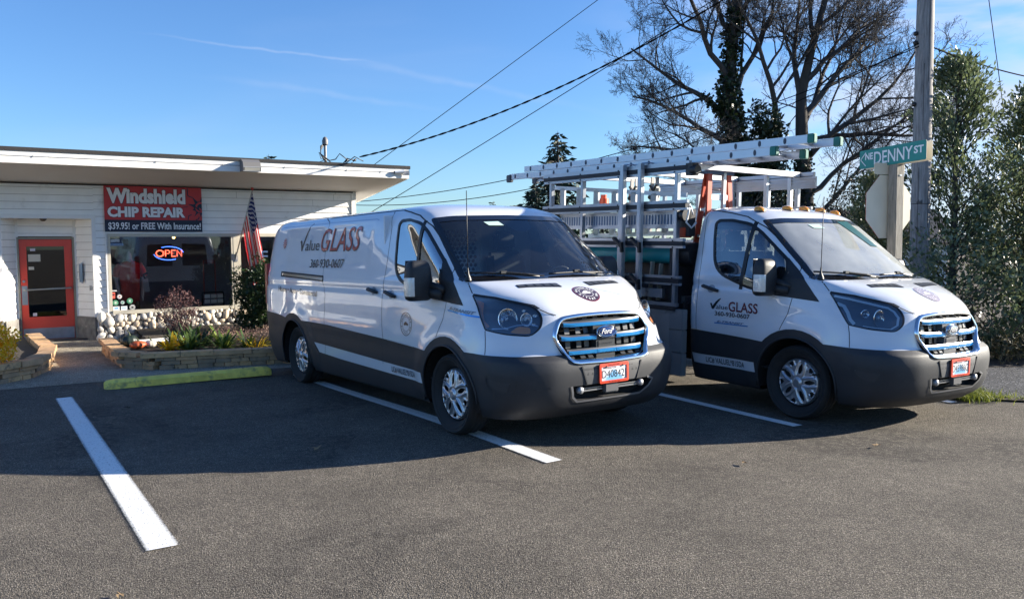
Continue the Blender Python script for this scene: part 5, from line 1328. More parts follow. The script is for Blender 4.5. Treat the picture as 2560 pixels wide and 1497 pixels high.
    # vents
    for sg in (-1, 1):
        pv = [(.477, sg*.150), (.578, sg*.155), (.500, sg*.565), (.437, sg*.560)]
        vt = patch('bonnet_vent', P, roundpoly(pv, .012, 2), 'top', M_SEAL, root, 1, .003, .05)
        for k in range(5):
            a = k/5; t0, t1 = a+.025, a+.175
            def L_(t, e): 
                p0 = Vector(pv[0]).lerp(Vector(pv[3]), t); p1 = Vector(pv[1]).lerp(Vector(pv[2]), t); return tuple(p0.lerp(p1, e))
            patch('slat', P, [L_(t0, .16), L_(t0, .84), L_(t1, .84), L_(t1, .16)], 'top', mat('vent grey', (.05, .053, .06), .4), vt, 1, .006, 0)
    # bonnet roundel
    if not short: C1, C2 = mat('roundel plum', (.05, .02, .03), .35, coat=1), M_WHITE
    else: C1, C2 = mat('faded plum', (.36, .30, .33), .4, coat=1), mat('faded white', (.70, .68, .70), .4)
    rd = empty('bonnet_emblem', parent=root); rc = (.705, .0)
    def top_disc(r0, r1, m, off):
        n3 = 40; b = MB(); vs_ = []
        for r in (r0, (r0+r1)/2, r1): vs_ += [P.pt(rc[0]+r*cos(2*pi*i/n3)*.92, rc[1]+r*sin(2*pi*i/n3), 'top', 1, off) for i in range(n3)]
        b.add(vs_, [(k*n3+i, k*n3+(i+1) % n3, (k+1)*n3+(i+1) % n3, (k+1)*n3+i) for k in (0, 1) for i in range(n3)]); b.build('ring', m, rd)
    top_disc(.0, .125, M_GDECAL if not short else C1, .0025); top_disc(.0, .116, C1, .0035); top_disc(.062, .066, C2, .0045)
    car = [(-.045, -.008), (-.04, .006), (-.018, .010), (-.008, .022), (.022, .022), (.034, .008), (.046, .004), (.046, -.012), (.030, -.012), (.020, -.016), (.012, -.012), (-.018, -.012), (-.026, -.016), (-.034, -.012)]
    vs2, fs2 = poly_tris(car); flatmesh('car_outline', vs2, fs2, lambda a, c: P.pt(rc[0]-c*1.3, rc[1]+a, 'top', 1, .0045), C2, rd)
    def arc_text(s, rad, a_mid, span, h, flip, m, fn, parent, nm='emblem_lettering'):
        for i, ch in enumerate(s):
            if ch == ' ': continue
            a = a_mid+(span*(i/(len(s)-1)-.5))*(-1 if not flip else 1); vs2, fs2 = text2d(ch, h, bold=.02, align='CENTER')
            if not vs2: continue
            def mp(x, y, a=a):
                rr = rad+(y if not flip else -y)-(0 if not flip else 0); t = a+(-x if not flip else x)/rad
                return fn(rr*cos(t), rr*sin(t))
            flatmesh(nm, vs2, fs2, mp, m, parent)
    fnT = lambda u, w: P.pt(rc[0]-w*.92, rc[1]+u, 'top', 1, .0045)
    arc_text('ValueGLASS', .080, pi/2, radians(150), .026, False, C2, fnT, rd); arc_text('KITSAP WA', .106, -pi/2, radians(140), .026, True, C2, fnT, rd)
    # --- mirrors ---
    for sg in (-1, 1):
        mr = empty('wing_mirror', parent=root); b = MB()
        # rounded head: stacked rounded rectangles in (x,y), top to bottom
        secs = [(1.172, .045, .088), (1.190, .075, .112), (1.235, .085, .122), (1.36, .083, .120), (1.46, .076, .111), (1.51, .062, .094), (1.532, .035, .066)]
        vs_ = []; n3 = 20; c0 = Vector((-.300, sg*1.105, 0))
        for z, hx, hy in secs:
            for i in range(n3):
                t = 2*pi*i/n3; cx_, sx2 = cos(t), sin(t); e = 2/4.5
                vs_.append((c0.x+hx*(abs(cx_)**e)*(1 if cx_ > 0 else -1)*(1.0 if cx_ > 0 else .8), c0.y+hy*(abs(sx2)**e)*(1 if sx2 > 0 else -1), z))
        b.add(vs_, [(k*n3+i, k*n3+(i+1) % n3, (k+1)*n3+(i+1) % n3, (k+1)*n3+i) for k in range(len(secs)-1) for i in range(n3)]+[tuple(range(n3)), tuple((len(secs)-1)*n3+i for i in range(n3))])
        b.build('mirror_head', M_MIR, mr, True, 50)
        b = MB(); b.tube([(-.27, sg*1.02, 1.245), (-.20, sg*.98, 1.235), (-.12, sg*.955, 1.225)], [.055, .05, .05], 12); b.tube([(-.27, sg*1.02, 1.315), (-.16, sg*.96, 1.285), (-.10, sg*.945, 1.265)], .035, 10); b.build('mirror_arm', M_MIR, mr, True)
        b = MB(); vs_ = []; zs2 = [1.215, 1.24, 1.28, 1.325, 1.365, 1.38]
        for j, z in enumerate(zs2):
            s_ = (.55, .95, 1, 1, .9, .5)[j]
            for t in (20, 30, 42, 55, 68, 80, 96):
                a = radians(t); e = 2/4.5; k_ = .985+.06*s_; vs_.append((c0.x+.084*abs(cos(a))**e*(1 if cos(a) > 0 else -.8)*k_, c0.y+sg*.121*sin(a)**e*k_, z))
        b.add(vs_, [(j*7+i, j*7+i+1, (j+1)*7+i+1, (j+1)*7+i) for j in range(5) for i in range(6)]); b.build('indicator', mat('clear indicator', (.70, .68, .64), .15, .35, coat=1, bump=.8, bscale=70), mr, True)
        b = MB(); b.add([(c0.x-.070, c0.y-.09, 1.25), (c0.x-.070, c0.y+.09, 1.25), (c0.x-.070, c0.y+.085, 1.53), (c0.x-.070, c0.y-.085, 1.53)], [(0, 1, 2, 3)]); b.build('mirror_glass', M_CHR, mr)
        # door handle
        hd = empty('door_handle', parent=root)
        for u0, u1, z0_, z1_ in ((-1.185, -.965, 1.218, 1.178),)+(() if short else ((-1.575, -1.36, 1.245, 1.207),)):
            b = MB(); pts = [P.pt(u0, z0_, 'side', sg, .01), P.pt(u0+.03, z0_-.005, 'side', sg, .032), P.pt(u1-.03, z1_+.005, 'side', sg, .032), P.pt(u1, z1_, 'side', sg, .01)]
            b.tube(pts, [.016, .020, .019, .015], 8); b.build('grip', M_CLAD, hd, True)
            patch('recess', P, ellipse((u0+u1)/2+.01, (z0_+z1_)/2, .048, .042, 16), 'side', mat('handle recess', (.30, .33, .38), .3, coat=1), hd, sg, .0025, 0)
    # aerial
    ab = Vector((.159, -.86, 1.362)); b = MB(); b.lathe([(.032, -.01), (.028, .01), (.010, .05), (.006, .10)], 12, M=Matrix.Translation(ab)); b.tube([ab+Vector((0, 0, .09)), ab+Vector((.003, 0, .76))], .0035, 6)
    for k in range(9): b.ball(ab+Vector((0, 0, .33+.045*k)), .0045, 6, 4)
    b.build('aerial', M_BLK, root, True)
    # wipers
    def Fp(y, z, off): return F(y, z, off)
    for (a0_, a1_, piv) in (((-.83, 1.405), (-.20, 1.352), (-.40, 1.352)), ((-.06, 1.372), (.60, 1.366), (.22, 1.352))):
        wp = empty('wiper', parent=root); b = MB(); b.tube([Fp(a0_[0]+(a1_[0]-a0_[0])*i/8, a0_[1]+(a1_[1]-a0_[1])*i/8+.008*sin(pi*i/8), .018) for i in range(9)], .009, 6); b.build('blade', M_BLK, wp, True)
        mid = ((a0_[0]+a1_[0])/2, (a0_[1]+a1_[1])/2+.01); b = MB(); b.tube([Fp(piv[0]+.25, 1.352, .02), Fp(piv[0]+.1, 1.362, .035), Fp(*mid, .032)], .008, 6); b.box(*[c for p in zip(Fp(*mid, .03)-Vector((.015, .03, .01)), Fp(*mid, .03)+Vector((.015, .03, .012))) for c in p]); b.build('arm', M_BLK, wp)
    # inspection stickers on the glass
    patch('inspection_label', P, [(-.34, 1.88), (-.18, 1.885), (-.15, 1.845), (-.31, 1.845)], 'front', mat('label teal', (.45, .62, .58), .5), root, -1, .002, .1)
    patch('mirror_mount', P, roundpoly([(-.20, 1.945), (.20, 1.945), (.17, 1.83), (.09, 1.80), (-.05, 1.80)], .02, 2), 'front', mat('smoky bracket', (.03, .035, .05), .3), root, -1, -.012, .1)
    # --- interior ---
    cab_ = empty('cab_interior', parent=root)
    b = MB(); vs_ = []; k = 10
    pr = [(.30, 1.28), (.20, 1.33), (.0, 1.315), (-.10, 1.27), (-.14, 1.15), (-.10, .8)]
    for i in range(k+1): y = -.86+1.72*i/k; vs_ += [(x-.10*(abs(y)/.86)**2, y, z) for x, z in pr]
    m_ = len(pr); b.add(vs_, [(i*m_+j, i*m_+j+1, (i+1)*m_+j+1, (i+1)*m_+j) for i in range(k) for j in range(m_-1)]); b.build('dashboard', M_DASH, cab_, True)
    b = MB(); b.box(-.02, .16, .12, .30, 1.325, 1.34); b.build('papers', mat('paper', (.6, .62, .58), .7), cab_) if not short else b.build('papers', mat('paper', (.6, .62, .58), .7), cab_)
    Mst = Matrix.Translation((-.28, .42, 1.27)) @ Matrix.Rotation(radians(-62), 4, 'Y')
    b = MB(); b.tube([Mst @ Vector((.19*cos(2*pi*i/28), .19*sin(2*pi*i/28), 0)) for i in range(29)], .015, 8, cap=False)
    for a in (0, 2.2, -2.2): b.bar(Mst @ Vector((0, 0, 0)), Mst @ Vector((.18*cos(a+pi), .18*sin(a+pi), 0)), .03, .02)
    b.ball(Mst @ Vector((0, 0, 0)), .06, 10, 6); b.bar(Mst @ Vector((0, 0, 0)), Vector((-.1, .42, 1.18)), .06); b.build('steering_wheel', M_BLK, cab_, True, 40)
    def seat(y, w):
        s_ = empty('seat', parent=cab_)
        def cush(x0, x1, z0, z1, hw, tilt, nm):
            b = MB(); b.box(-(x1-x0)/2, (x1-x0)/2, -hw, hw, 0, z1-z0); o = b.build(nm, M_SEAT, s_, True, 60, bevel=.045); o.location = ((x0+x1)/2, y, z0); o.rotation_euler = (0, tilt, 0)
        cush(-1.12, -.62, .88, 1.02, w, radians(-4), 'cushion'); cush(-1.20, -1.06, 1.0, 1.60, w*.92, radians(-10), 'backrest'); cush(-1.275, -1.17, 1.60, 1.82, .135, radians(-8), 'headrest')
    seat(.46, .25); seat(-.46, .25)
    if not short: 
        for s in (-1,): pass
        # white partition with a perforated wing on the passenger side
        M_PART = mat('partition white', (.75, .77, .78), .5)
        b = MB(); b.box(-1.38, -1.36, -.90, .90, .5, 1.98); b.bar((-1.35, .24, .7), (-1.35, .24, 1.95), .03); b.bar((-1.35, .55, .7), (-1.35, .55, 1.95), .03); b.build('partition', M_PART, cab_)
        b = MB()
        for i in range(12):
            for j in range(17):
                y = -.44+.055*i+(.0275 if j % 2 else 0); z = 1.10+.045*j
                if y > .17: continue
                b.add([(-1.357, y+.019*cos(2*pi*q_/10), z+.019*sin(2*pi*q_/10)) for q_ in range(10)], [tuple(range(10))])
        b.build('perforation', mat('hole dark', (.01, .012, .016), .9), cab_)
    b = MB(); b.box(-1.40, .35, -.93, .93, .44, .46); b.build('cab_floor', M_HUN, cab_)
    b = MB(); vs_ = []
    for i in range(9):   # headliner follows the roof, 4 cm under
        y = -.72+1.44*i/8; vs_ += [(-.58, y, 1.955-.04*(abs(y)/.72)**2), (-1.38, y, 2.02-.04*(abs(y)/.72)**2)]
    b.add(vs_, [(2*i, 2*i+1, 2*i+3, 2*i+2) for i in range(8)]); b.build('headliner', mat('headliner', (.30, .31, .32), .9), cab_)
    for sg in (-1, 1):
        b = MB()
        for a_, c_ in (((-.05, sg*.80, 1.38), (-.76, sg*.70, 1.88)),): b.bar(a_, c_, .05, .04)
        b.build('pillar_trim', mat('pale trim', (.45, .47, .44), .7), cab_)
    # sun visors / grab
    b = MB(); b.box(-.74, -.56, -.62, -.25, 1.905, 1.93); b.box(-.74, -.56, .25, .62, 1.905, 1.93); b.build('sun_visor', mat('visor', (.25, .26, .27), .9), cab_)
    # underbody, arch liners
    XE = -4.85 if not short else -1.40
    b = MB(); b.box(XE, -.46, -.80, .80, .30, .46); b.box(-.46, .46, -.60, .60, .26, .60); b.box(.46, .70, -.66, .66, .25, .34); b.box(XE, .5, -.62, .62, .46, .9 if not short else .7); b.build('undertray', M_HUN, root)
    for cx0, R in ((0, .455),)+(() if short else ((-3.749, .475),)):
        for sg in (-1, 1):
            b = MB(); vs_ = []; k = 18
            for i in range(k+1):
                a = radians(-12+204*i/k); vs_ += [(cx0+R*cos(a), sg*.985, .345+R*sin(a)), (cx0+R*cos(a), sg*.62, .345+R*sin(a))]
            b.add(vs_, [(2*i, 2*i+1, 2*i+3, 2*i+2) for i in range(k)]); b.add([(cx0+R*cos(radians(-12+204*i/k)), sg*.62, .345+R*sin(radians(-12+204*i/k))) for i in range(k+1)], [tuple(range(k+1))]); b.build('arch_liner', M_HUN, root)
            b = MB(); rim_ = []
            for i in range(33):
                a = radians(-8+196*i/32); p = P.pt(cx0+(R-.012)*cos(a), .345+(R-.012)*sin(a), 'side', sg, .010); rim_.append(p)
            b.tube(rim_, .011, 6); b.build('arch_lip', M_CLAD, root, True)
    return P, bm

def circ_logo(P, root, c, r, m, sg=-1):
    rd = empty('door_emblem', parent=root)
    def ring(r0, r1, mm, off=.003):
        n3 = 44; b = MB(); vs_ = []
        for q_ in (r0, r1): vs_ += [P.pt(c[0]+q_*cos(2*pi*i/n3), c[1]+q_*sin(2*pi*i/n3), 'side', sg, off) for i in range(n3)]
        b.add(vs_, [(i, (i+1) % n3, n3+(i+1) % n3, n3+i) for i in range(n3)]); b.build('ring', mm, rd)
    ring(r*.94, r, m); ring(r*.60, r*.63, m)
    fn = lambda u, w: P.pt(c[0]+u, c[1]+w, 'side', sg, .003)
    for s, rad, am, sp_, fl_ in (('ValueGLASS', r*.70, pi/2, radians(150), False), ('KITSAP WA', r*.87, -pi/2, radians(140), True)):
        for i, ch in enumerate(s):
            if ch == ' ': continue
            a = am+(sp_*(i/(len(s)-1)-.5))*(-1 if not fl_ else 1); vs2, fs2 = text2d(ch, r*.19, bold=.02, align='CENTER')
            def mp(x, y, a=a, rad=rad, fl_=fl_):
                rr = rad+(y if not fl_ else -y); t = a+(-x if not fl_ else x)/rad; return fn(rr*cos(t), rr*sin(t))
            flatmesh('emblem_lettering', vs2, fs2, mp, m, rd)
    car = [(-.045, -.008), (-.04, .006), (-.018, .010), (-.008, .022), (.022, .022), (.034, .008), (.046, .004), (.046, -.012), (.034, -.012), (.028, -.020), (.020, -.012), (-.018, -.012), (-.026, -.020), (-.034, -.012)]
    vs2, fs2 = poly_tris([(-a, b_) for a, b_ in car]); flatmesh('car_outline', vs2, fs2, lambda a, b_: fn(a*.85*r/.1, b_*.85*r/.1), m, rd)
def value_logo(P, root, chk, alue, glass, sg=-1, gm=M_RDECAL, km=M_KDECAL, shear=.18):
    lg = empty('side_lettering', parent=root); vs2, fs2 = poly_tris(chk); flatmesh('check_mark', vs2, fs2, lambda a, c: P.pt(a, c, 'side', sg, .0032), km, lg)
    ptext('word', P, 'alue', alue[0], alue[1], alue[2], alue[3], 'side', km, lg, sg)
    ptext('word_outline', P, 'GLASS', glass[0]-.006, glass[1]-.005, glass[2]+.012, glass[3]+.008, 'side', km, lg, sg, off=.0052, shear=shear, bold=.012); ptext('word', P, 'GLASS', *glass, 'side', gm, lg, sg, off=.0068, shear=shear)
    return lg

VA = (0.25721327, 7.76751786, radians(-55.468403786), 0.02531656, 0.01560703, 0.00385483)
VB = (3.51304232, 8.4508091, radians(-56.094204892), -0.02531656, -0.01215598, -0.01590329)
# ---------------- cargo van
MA = vmat(VA); van = empty('cargo_van', mat=MA)
tag(van, 'white cargo van with large red lettering along its side, parked beside the empty bay', 'van', 'white glazier vehicles')
PA, bmA = front_end(van, MA, False)
for x, y, rot in ((0, -.865, .35), (-3.749, -.862, 1.0), (0, .865, .2), (-3.749, .862, 0)): add_wheel(van, MA, x, y, rot)
for sg in (-1, 1):
    ribbon('panel_gap', PA, [(-3.18, 2.035), (-2.97, 1.985), (-2.91, 1.95), (-2.86, 1.42), (-2.845, 1.30), (-2.74, 1.15), (-2.76, .98), (-2.78, .80)] if sg < 0 else [(-3.0, 2.0), (-3.0, .8)], .0065, 'side', M_SEAM, van, sg, .0012)
    ribbon('gutter_line', PA, [(-3.05, 2.028), (-2.3, 2.030), (-1.42, 2.032)], .012, 'side', M_SEAM, van, sg, .0012)
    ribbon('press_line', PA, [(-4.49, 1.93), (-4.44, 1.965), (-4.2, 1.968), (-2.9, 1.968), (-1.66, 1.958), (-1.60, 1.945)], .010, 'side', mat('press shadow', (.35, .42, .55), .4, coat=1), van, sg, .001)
    patch('door_track', PA, [(-4.262, 1.402), (-2.83, 1.362), (-2.815, 1.293), (-4.245, 1.334)], 'side', M_SEAM, van, sg, .002, .1)
    patch('track_rail', PA, [(-4.20, 1.378), (-2.835, 1.340), (-2.83, 1.308), (-4.20, 1.350)], 'side', M_CHR, van, sg, .008, .1)
    ribbon('clad_gap', PA, [(-1.28, .748), (-1.30, .50)], .006, 'side', M_SEAM, van, sg, .0075); ribbon('clad_gap', PA, [(-2.76, .80), (-2.80, .55), (-2.84, .45)], .006, 'side', M_SEAM, van, sg, .0075)
value_logo(PA, van, [(-3.765, 1.765), (-3.735, 1.785), (-3.700, 1.775), (-3.668, 1.715), (-3.60, 1.84), (-3.52, 1.94), (-3.437, 1.985), (-3.425, 1.978), (-3.53, 1.88), (-3.60, 1.765), (-3.655, 1.648), (-3.69, 1.655), (-3.735, 1.745)],
           (-3.555, 1.655, .455, .135), (-3.045, 1.645, 1.10, .262))
ptext('phone_number', PA, '360-930-0607', -3.31, 1.452, 1.00, .102, 'side', M_KDECAL, van, bold=.008)
ptext('slogan', PA, 'Home • Auto • Commercial', -4.285, 1.150, 1.30, .066, 'side', M_KDECAL, van, slope=-.025, bold=.012)
st = []
for i in range(24): a = 2*pi*i/24; r_ = (.075 if i % 2 else .042); st.append((-4.29+r_*.85*cos(a), 1.755+r_*1.05*sin(a)))
patch('starburst', PA, st, 'side', M_RDECAL, van, -1, .0035, 0)
for k in (-1, 0, 1): ribbon('star_stripe', PA, [(-4.33, 1.72+k*.03), (-4.25, 1.785+k*.03)], .006, 'side', M_WHITE, van, -1, .005)
circ_logo(PA, van, (-.757, .930), .112, M_KDECAL)
ptext('licence_text', PA, 'LIC# VALUEL*815DA', -1.115, .440, .50, .056, 'side', M_KDECAL, van, off=.010, slope=-.010, bold=.015)
def etr(P, root, x0, z0, w, sl, h=.026, m=None, m2=M_BLUE):
    e = empty('model_badge', parent=root); m = m or mat('badge grey', (.20, .22, .25), .3, .5)
    ptext('badge_lettering', P, 'E-TRANSIT', x0+.02, z0+.005, w*.84, h, 'side', m, e, shear=.35, bold=.03, slope=sl, off=.006)
    ribbon('badge_bar', P, [(x0-.01, z0-.004), (x0+w, z0-.004+sl*w)], .012, 'side', m2, e, -1, .005)
etr(PA, van, .0, 1.098, .43, -.10)
# hatch tail lamp edge and roof vent seen on the roof
b = MB(); b.box(-.98, -.90, .33, .60, 2.05, 2.072); b.build('roof_pad', M_CLAD, van); b = MB(); b.tube([(-1.3, .70, 2.03), (-1.32, .70, 2.09), (-1.38, .70, 2.105)], [.02, .015, .006], 6); b.build('roof_aerial', M_BLK, van)
for s in (-1, 1): b = MB(); b.box(-4.955, -4.85, s*.92-.05, s*.92+.05, .95, 1.5); b.build('tail_lamp', mat('red lens', (.4, .01, .01), .3, coat=1), van, bevel=.01)
b = MB(); b.box(-5.02, -4.85, -.93, .93, .42, .62); b.build('rear_bumper', M_CLAD, van, bevel=.03)
b = MB(); b.tube([(-4.93, -.93, 1.66), (-4.99, -.98, 1.66), (-4.99, -.98, 1.60), (-4.93, -.93, 1.60)], .014, 6); b.build('door_hinge', M_WHITE, van)
bmA.free()
# ---------------- flatbed glass truck
MBt = vmat(VB); trk = empty('flatbed_truck', mat=MBt)
tag(trk, 'white cab flatbed truck with aluminium glass racks and amber roof lights', 'truck', 'white glazier vehicles')
PB, bmB = front_end(trk, MBt, True); bmB.free()
for x, y, rot in ((0, -.865, 1.35), (0, .865, .3), (-3.749, -.80, 0), (-3.749, .80, 0)): add_wheel(trk, MBt, x, y, rot)
lgB = value_logo(PB, trk, [(-1.065, 1.045), (-1.045, 1.052), (-1.030, 1.022), (-1.0, 1.06), (-.965, 1.09), (-.93, 1.107), (-.925, 1.102), (-.97, 1.055), (-1.0, 1.01), (-1.022, .985), (-1.04, .990), (-1.055, 1.03)], (-.985, .992, .155, .050), (-.815, .984, .365, .096), gm=M_GDECAL, shear=0)
ptext('phone_number', PB, '360-930-0607', -1.0, .922, .46, .048, 'side', M_KDECAL, trk, bold=.012, slope=-.005)
etr(PB, trk, -.99, .848, .43, .0, .020, mat('badge slate', (.10, .16, .26), .4), mat('badge mid blue', (.05, .20, .48), .4))
ptext('licence_text', PB, 'LIC# VALUEL*815DA', -1.122, .415, .51, .058, 'side', M_KDECAL, trk, off=.004, bold=.012)
for i, y in enumerate((-.64, -.28, 0, .28, .64)):
    p = PB.pt(-.76 if abs(y) > .5 else -.69, y, 'top', 1, -.004); rl = empty('roof_light', p, parent=trk)
    b = MB(); vs_ = []; n3 = 14
    for k, (s_, z) in enumerate(((1, 0), (1, .012), (.93, .028), (.75, .042), (.45, .050), (.1, .053))):
        vs_ += [(-.01*k*.6+.062*s_*cos(2*pi*q_/n3)*1.0, .048*s_*sin(2*pi*q_/n3), z) for q_ in range(n3)]
    b.add(vs_, [(k*n3+q_, k*n3+(q_+1) % n3, (k+1)*n3+(q_+1) % n3, (k+1)*n3+q_) for k in range(5) for q_ in range(n3)]+[tuple(5*n3+q_ for q_ in range(n3))]); b.build('amber_lens', mat('amber roof lens', (.85, .33, .02), .18, coat=1, bump=.5, bscale=120), rl, True, 60)
    b = MB(); b.lathe([(0, -.01), (.056, -.01), (.056, .006), (0, .008)], 14); b.build('lamp_base', M_CLAD, rl)
# green window label at the top of the screen
patch('tinted_label', PB, [(.20, 1.925), (.44, 1.93), (.50, 1.66), (.36, 1.67)], 'front', mat('teal film', (.015, .09, .10), .3), trk, -1, .002, .1)
# chassis and bed
M_ALS = mat('rack aluminium', (.38, .40, .44), .34, .85, var=.10, vscale=5, bump=.05, bscale=40)
M_ALW = mat('milled aluminium', (.62, .63, .64), .45, .6, var=.08, vscale=4)
M_RBR = mat('rubber strip', (.012, .014, .02), .6)
b = MB(); b.box(-5.2, -1.0, -.45, -.37, .50, .68); b.box(-5.2, -1.0, .37, .45, .50, .68)
for x in (-1.7, -2.6, -3.4, -4.4, -5.1): b.box(x-.04, x+.04, -.37, .37, .52, .66)
b.box(-3.2, -1.8, -.36, .36, .30, .5); b.build('chassis', M_HUN, trk)
b = MB(); b.box(-5.25, -1.62, -1.04, 1.04, .70, .80); b.build('bed', mat('bed dark', (.03, .03, .032), .8), trk)
b = MB(); b.box(-1.70, -1.66, -1.0, 1.0, .80, 1.62); b.build('headboard', mat('black board', (.02, .021, .025), .6), trk)
M_BLKB = mat('black glass board', (.022, .024, .03), .55, var=.2, vscale=2)
def rack(parent, sy):
    """glass rack along one side: posts, rails with rubber strips"""
    r = empty('glass_rack', parent=parent); y0 = sy*1.06
    rails = [(2.50, .06, -4.0, -1.36), (2.095, .035, -4.02, -1.38), (1.68, .035, -4.02, -1.42), (1.27, .03, -4.02, -1.46), (.965, .04, -4.02, -1.50)]
    for z, h, xa, xb in rails:
        b = MB(); b.box(xa, xb, y0-.022, y0+.022, z-h/2+.03, z+h/2+.03); b.box(xa, xb, y0-.020, y0+.022, z-.055-h*.2, z-.035); b.build('rail', M_ALS, r, bevel=.003)
        b = MB(); b.box(xa+.01, xb-.01, y0-.034*(1 if sy < 0 else -1) if False else y0-.03, y0+.02, z-.036, z+.012+.0); b.build('rubber_strip', M_RBR, r)
    b = MB()
    for x in (-3.88, -3.22, -2.50, -1.575):
        for z in (2.50, 2.095, 1.68, 1.27):
            for dz in (.02, -.052): b.tube([(x, y0, z+dz), (x, y0+sy*.030, z+dz)], .008, 6)
    b.build('bolts', M_BLK, r)
    for x in (-3.88, -3.22, -2.50, -1.575):
        b = MB(); b.bar((x, y0+sy*-.03, .96), (x, y0+sy*-.03, 2.50), .05, .055, up=(0, 1, 0)); b.build('post', M_ALS, r, bevel=.004)
    return r
ra = rack(trk, -1); rb = rack(trk, 1)
for x in (-1.58, -2.56, -3.52):
    b = MB(); b.box(x-.035, x+.035, -1.03, 1.03, 2.50, 2.565); b.build('cross_beam', M_ALW, trk, bevel=.004)
b = MB(); b.box(-4.0, -1.30, 1.00, 1.03, 2.36, 2.50)
for z in (2.39, 2.43, 2.47): b.box(-4.0, -1.30, .985, 1.0, z, z+.012)
b.build('side_rail', M_ALS, trk)
b = MB(); b.bar((-1.66, 1.0, .8), (-1.66, 1.0, 2.5), .05); b.bar((-1.66, .55, .8), (-1.66, .55, 2.5), .045); b.bar((-1.66, -.2, .8), (-1.66, -.2, 2.5), .04); b.bar((-2.0, 1.0, .8), (-2.0, 1.0, 2.5), .045); b.bar((-2.56, .98, .8), (-2.56, .98, 2.5), .045); b.build('back_posts', M_ALW, trk)
for xa, xb in ((-2.47, -2.40), (-2.185, -2.11)):    # tall stake poles leaning on the rack
    pass
def stake(x, lab):
    t = empty('glass_stake', mat=MBt); tag(t, lab, 'rack pole', 'tall stake poles clamped on the glass rack')
    b = MB(); b.box(x-.028, x+.028, -1.155, -1.10, 1.05, 2.57); b.build('pole', M_ALS, t, bevel=.003)
    b = MB(); b.box(x+.029, x+.034, -1.15, -1.105, 1.05, 2.5); b.build('edge_strip', M_ALW, t)
    b = MB(); b.tube([(x, -1.12, 2.575), (x+.02, -1.0, 2.585), (x+.08, -.80, 2.56)], .009, 6); b.build('hook', M_ALS, t)
    for z in (1.66, 1.24):
        b = MB(); b.bar((x-.10, -1.17, z+.07), (x+.05, -1.18, z-.03), .05, .035); b.bar((x+.05, -1.18, z+.02), (x+.06, -1.18, z-.10), .04, .04); b.build('clamp', M_BLK, t, bevel=.006)
stake(-2.36, 'left of the two tall aluminium poles clamped to the rack side'); stake(-2.06, 'right of the two tall aluminium poles clamped to the rack side')
# lower board, storage panel
b = MB(); b.box(-3.95, -1.68, -.70, -.68, .85, 1.62); b.build('backing_board', M_BLKB, trk)
b = MB(); b.box(-3.95, -1.60, -1.075, -1.03, .30, .93); b.box(-3.9, -1.66, -1.085, -1.075, .90, .93); b.box(-3.9, -1.66, -1.085, -1.075, .50, .515)
b.build('glass_trough', mat('trough aluminium', (.34, .36, .38), .5, .6, var=.1, vscale=2), trk)
b = MB()
for z0_, z1_ in ((.22, .47), (.475, .72), (.725, .95)): b.box(-1.60, -1.40, -1.08, -1.0, z0_, z1_)
b.build('step_panel', mat('panel grey', (.27, .28, .29), .55, .3), trk, bevel=.006)
b = MB(); b.box(-3.9, -1.75, -1.05, -1.01, 1.06, 1.16); b.build('ladder_channel', M_ALS, trk)
b = MB(); b.box(-1.56, -1.45, -.85, .85, .8, 1.0); b.box(-1.50, -1.46, -.98, -.94, .95, 1.03); b.build('deck_front', M_HUN, trk)
for (xa, xb, za, zb, c) in ((-2.08, -2.02, 1.0, 1.46, (.5, .47, .42)), (-1.96, -1.86, 1.02, 1.44, (.52, .49, .44))):
    b = MB(); b.bar(((xa+xb)/2-.02, -.94, za), ((xa+xb)/2+.02, -.94, zb), .05, .02); o = b.build('timber_slat', wood('bare timber %.2f' % xa, (.34, .30, .24), (.5, .46, .40))); o.matrix_world = MBt; tag(o, 'pale timber slat standing behind the rack rails, %s of two' % ('left' if xa < -2 else 'right'), 'timber slat', 'timber slats in the rack')
# things carried
pp = empty('pipe', mat=MBt); tag(pp, 'thick teal plastic pipe with a black cap strapped inside the rack', 'pipe')
b = MB(); b.tube([(-3.9, -.86, 1.545), (-1.66, -.86, 1.545)], .105, 24, cap=False); b.tube([(-3.9, -.86, 1.545), (-1.66, -.86, 1.545)], .098, 24, cap=True); b.build('tube', mat('teal plastic', (.015, .30, .33), .4, var=.12, vscale=3), pp, True, 40)
b = MB(); b.tube([(-1.70, -.86, 1.545), (-1.62, -.86, 1.545)], .114, 24); b.build('collar', mat('teal dark', (.02, .36, .40), .35), pp, True, 40)
b = MB(); b.tube([(-1.62, -.86, 1.55), (-1.45, -.84, 1.55)], [.13, .135], 20); b.build('end_cap', M_BLK, pp, True, 40)
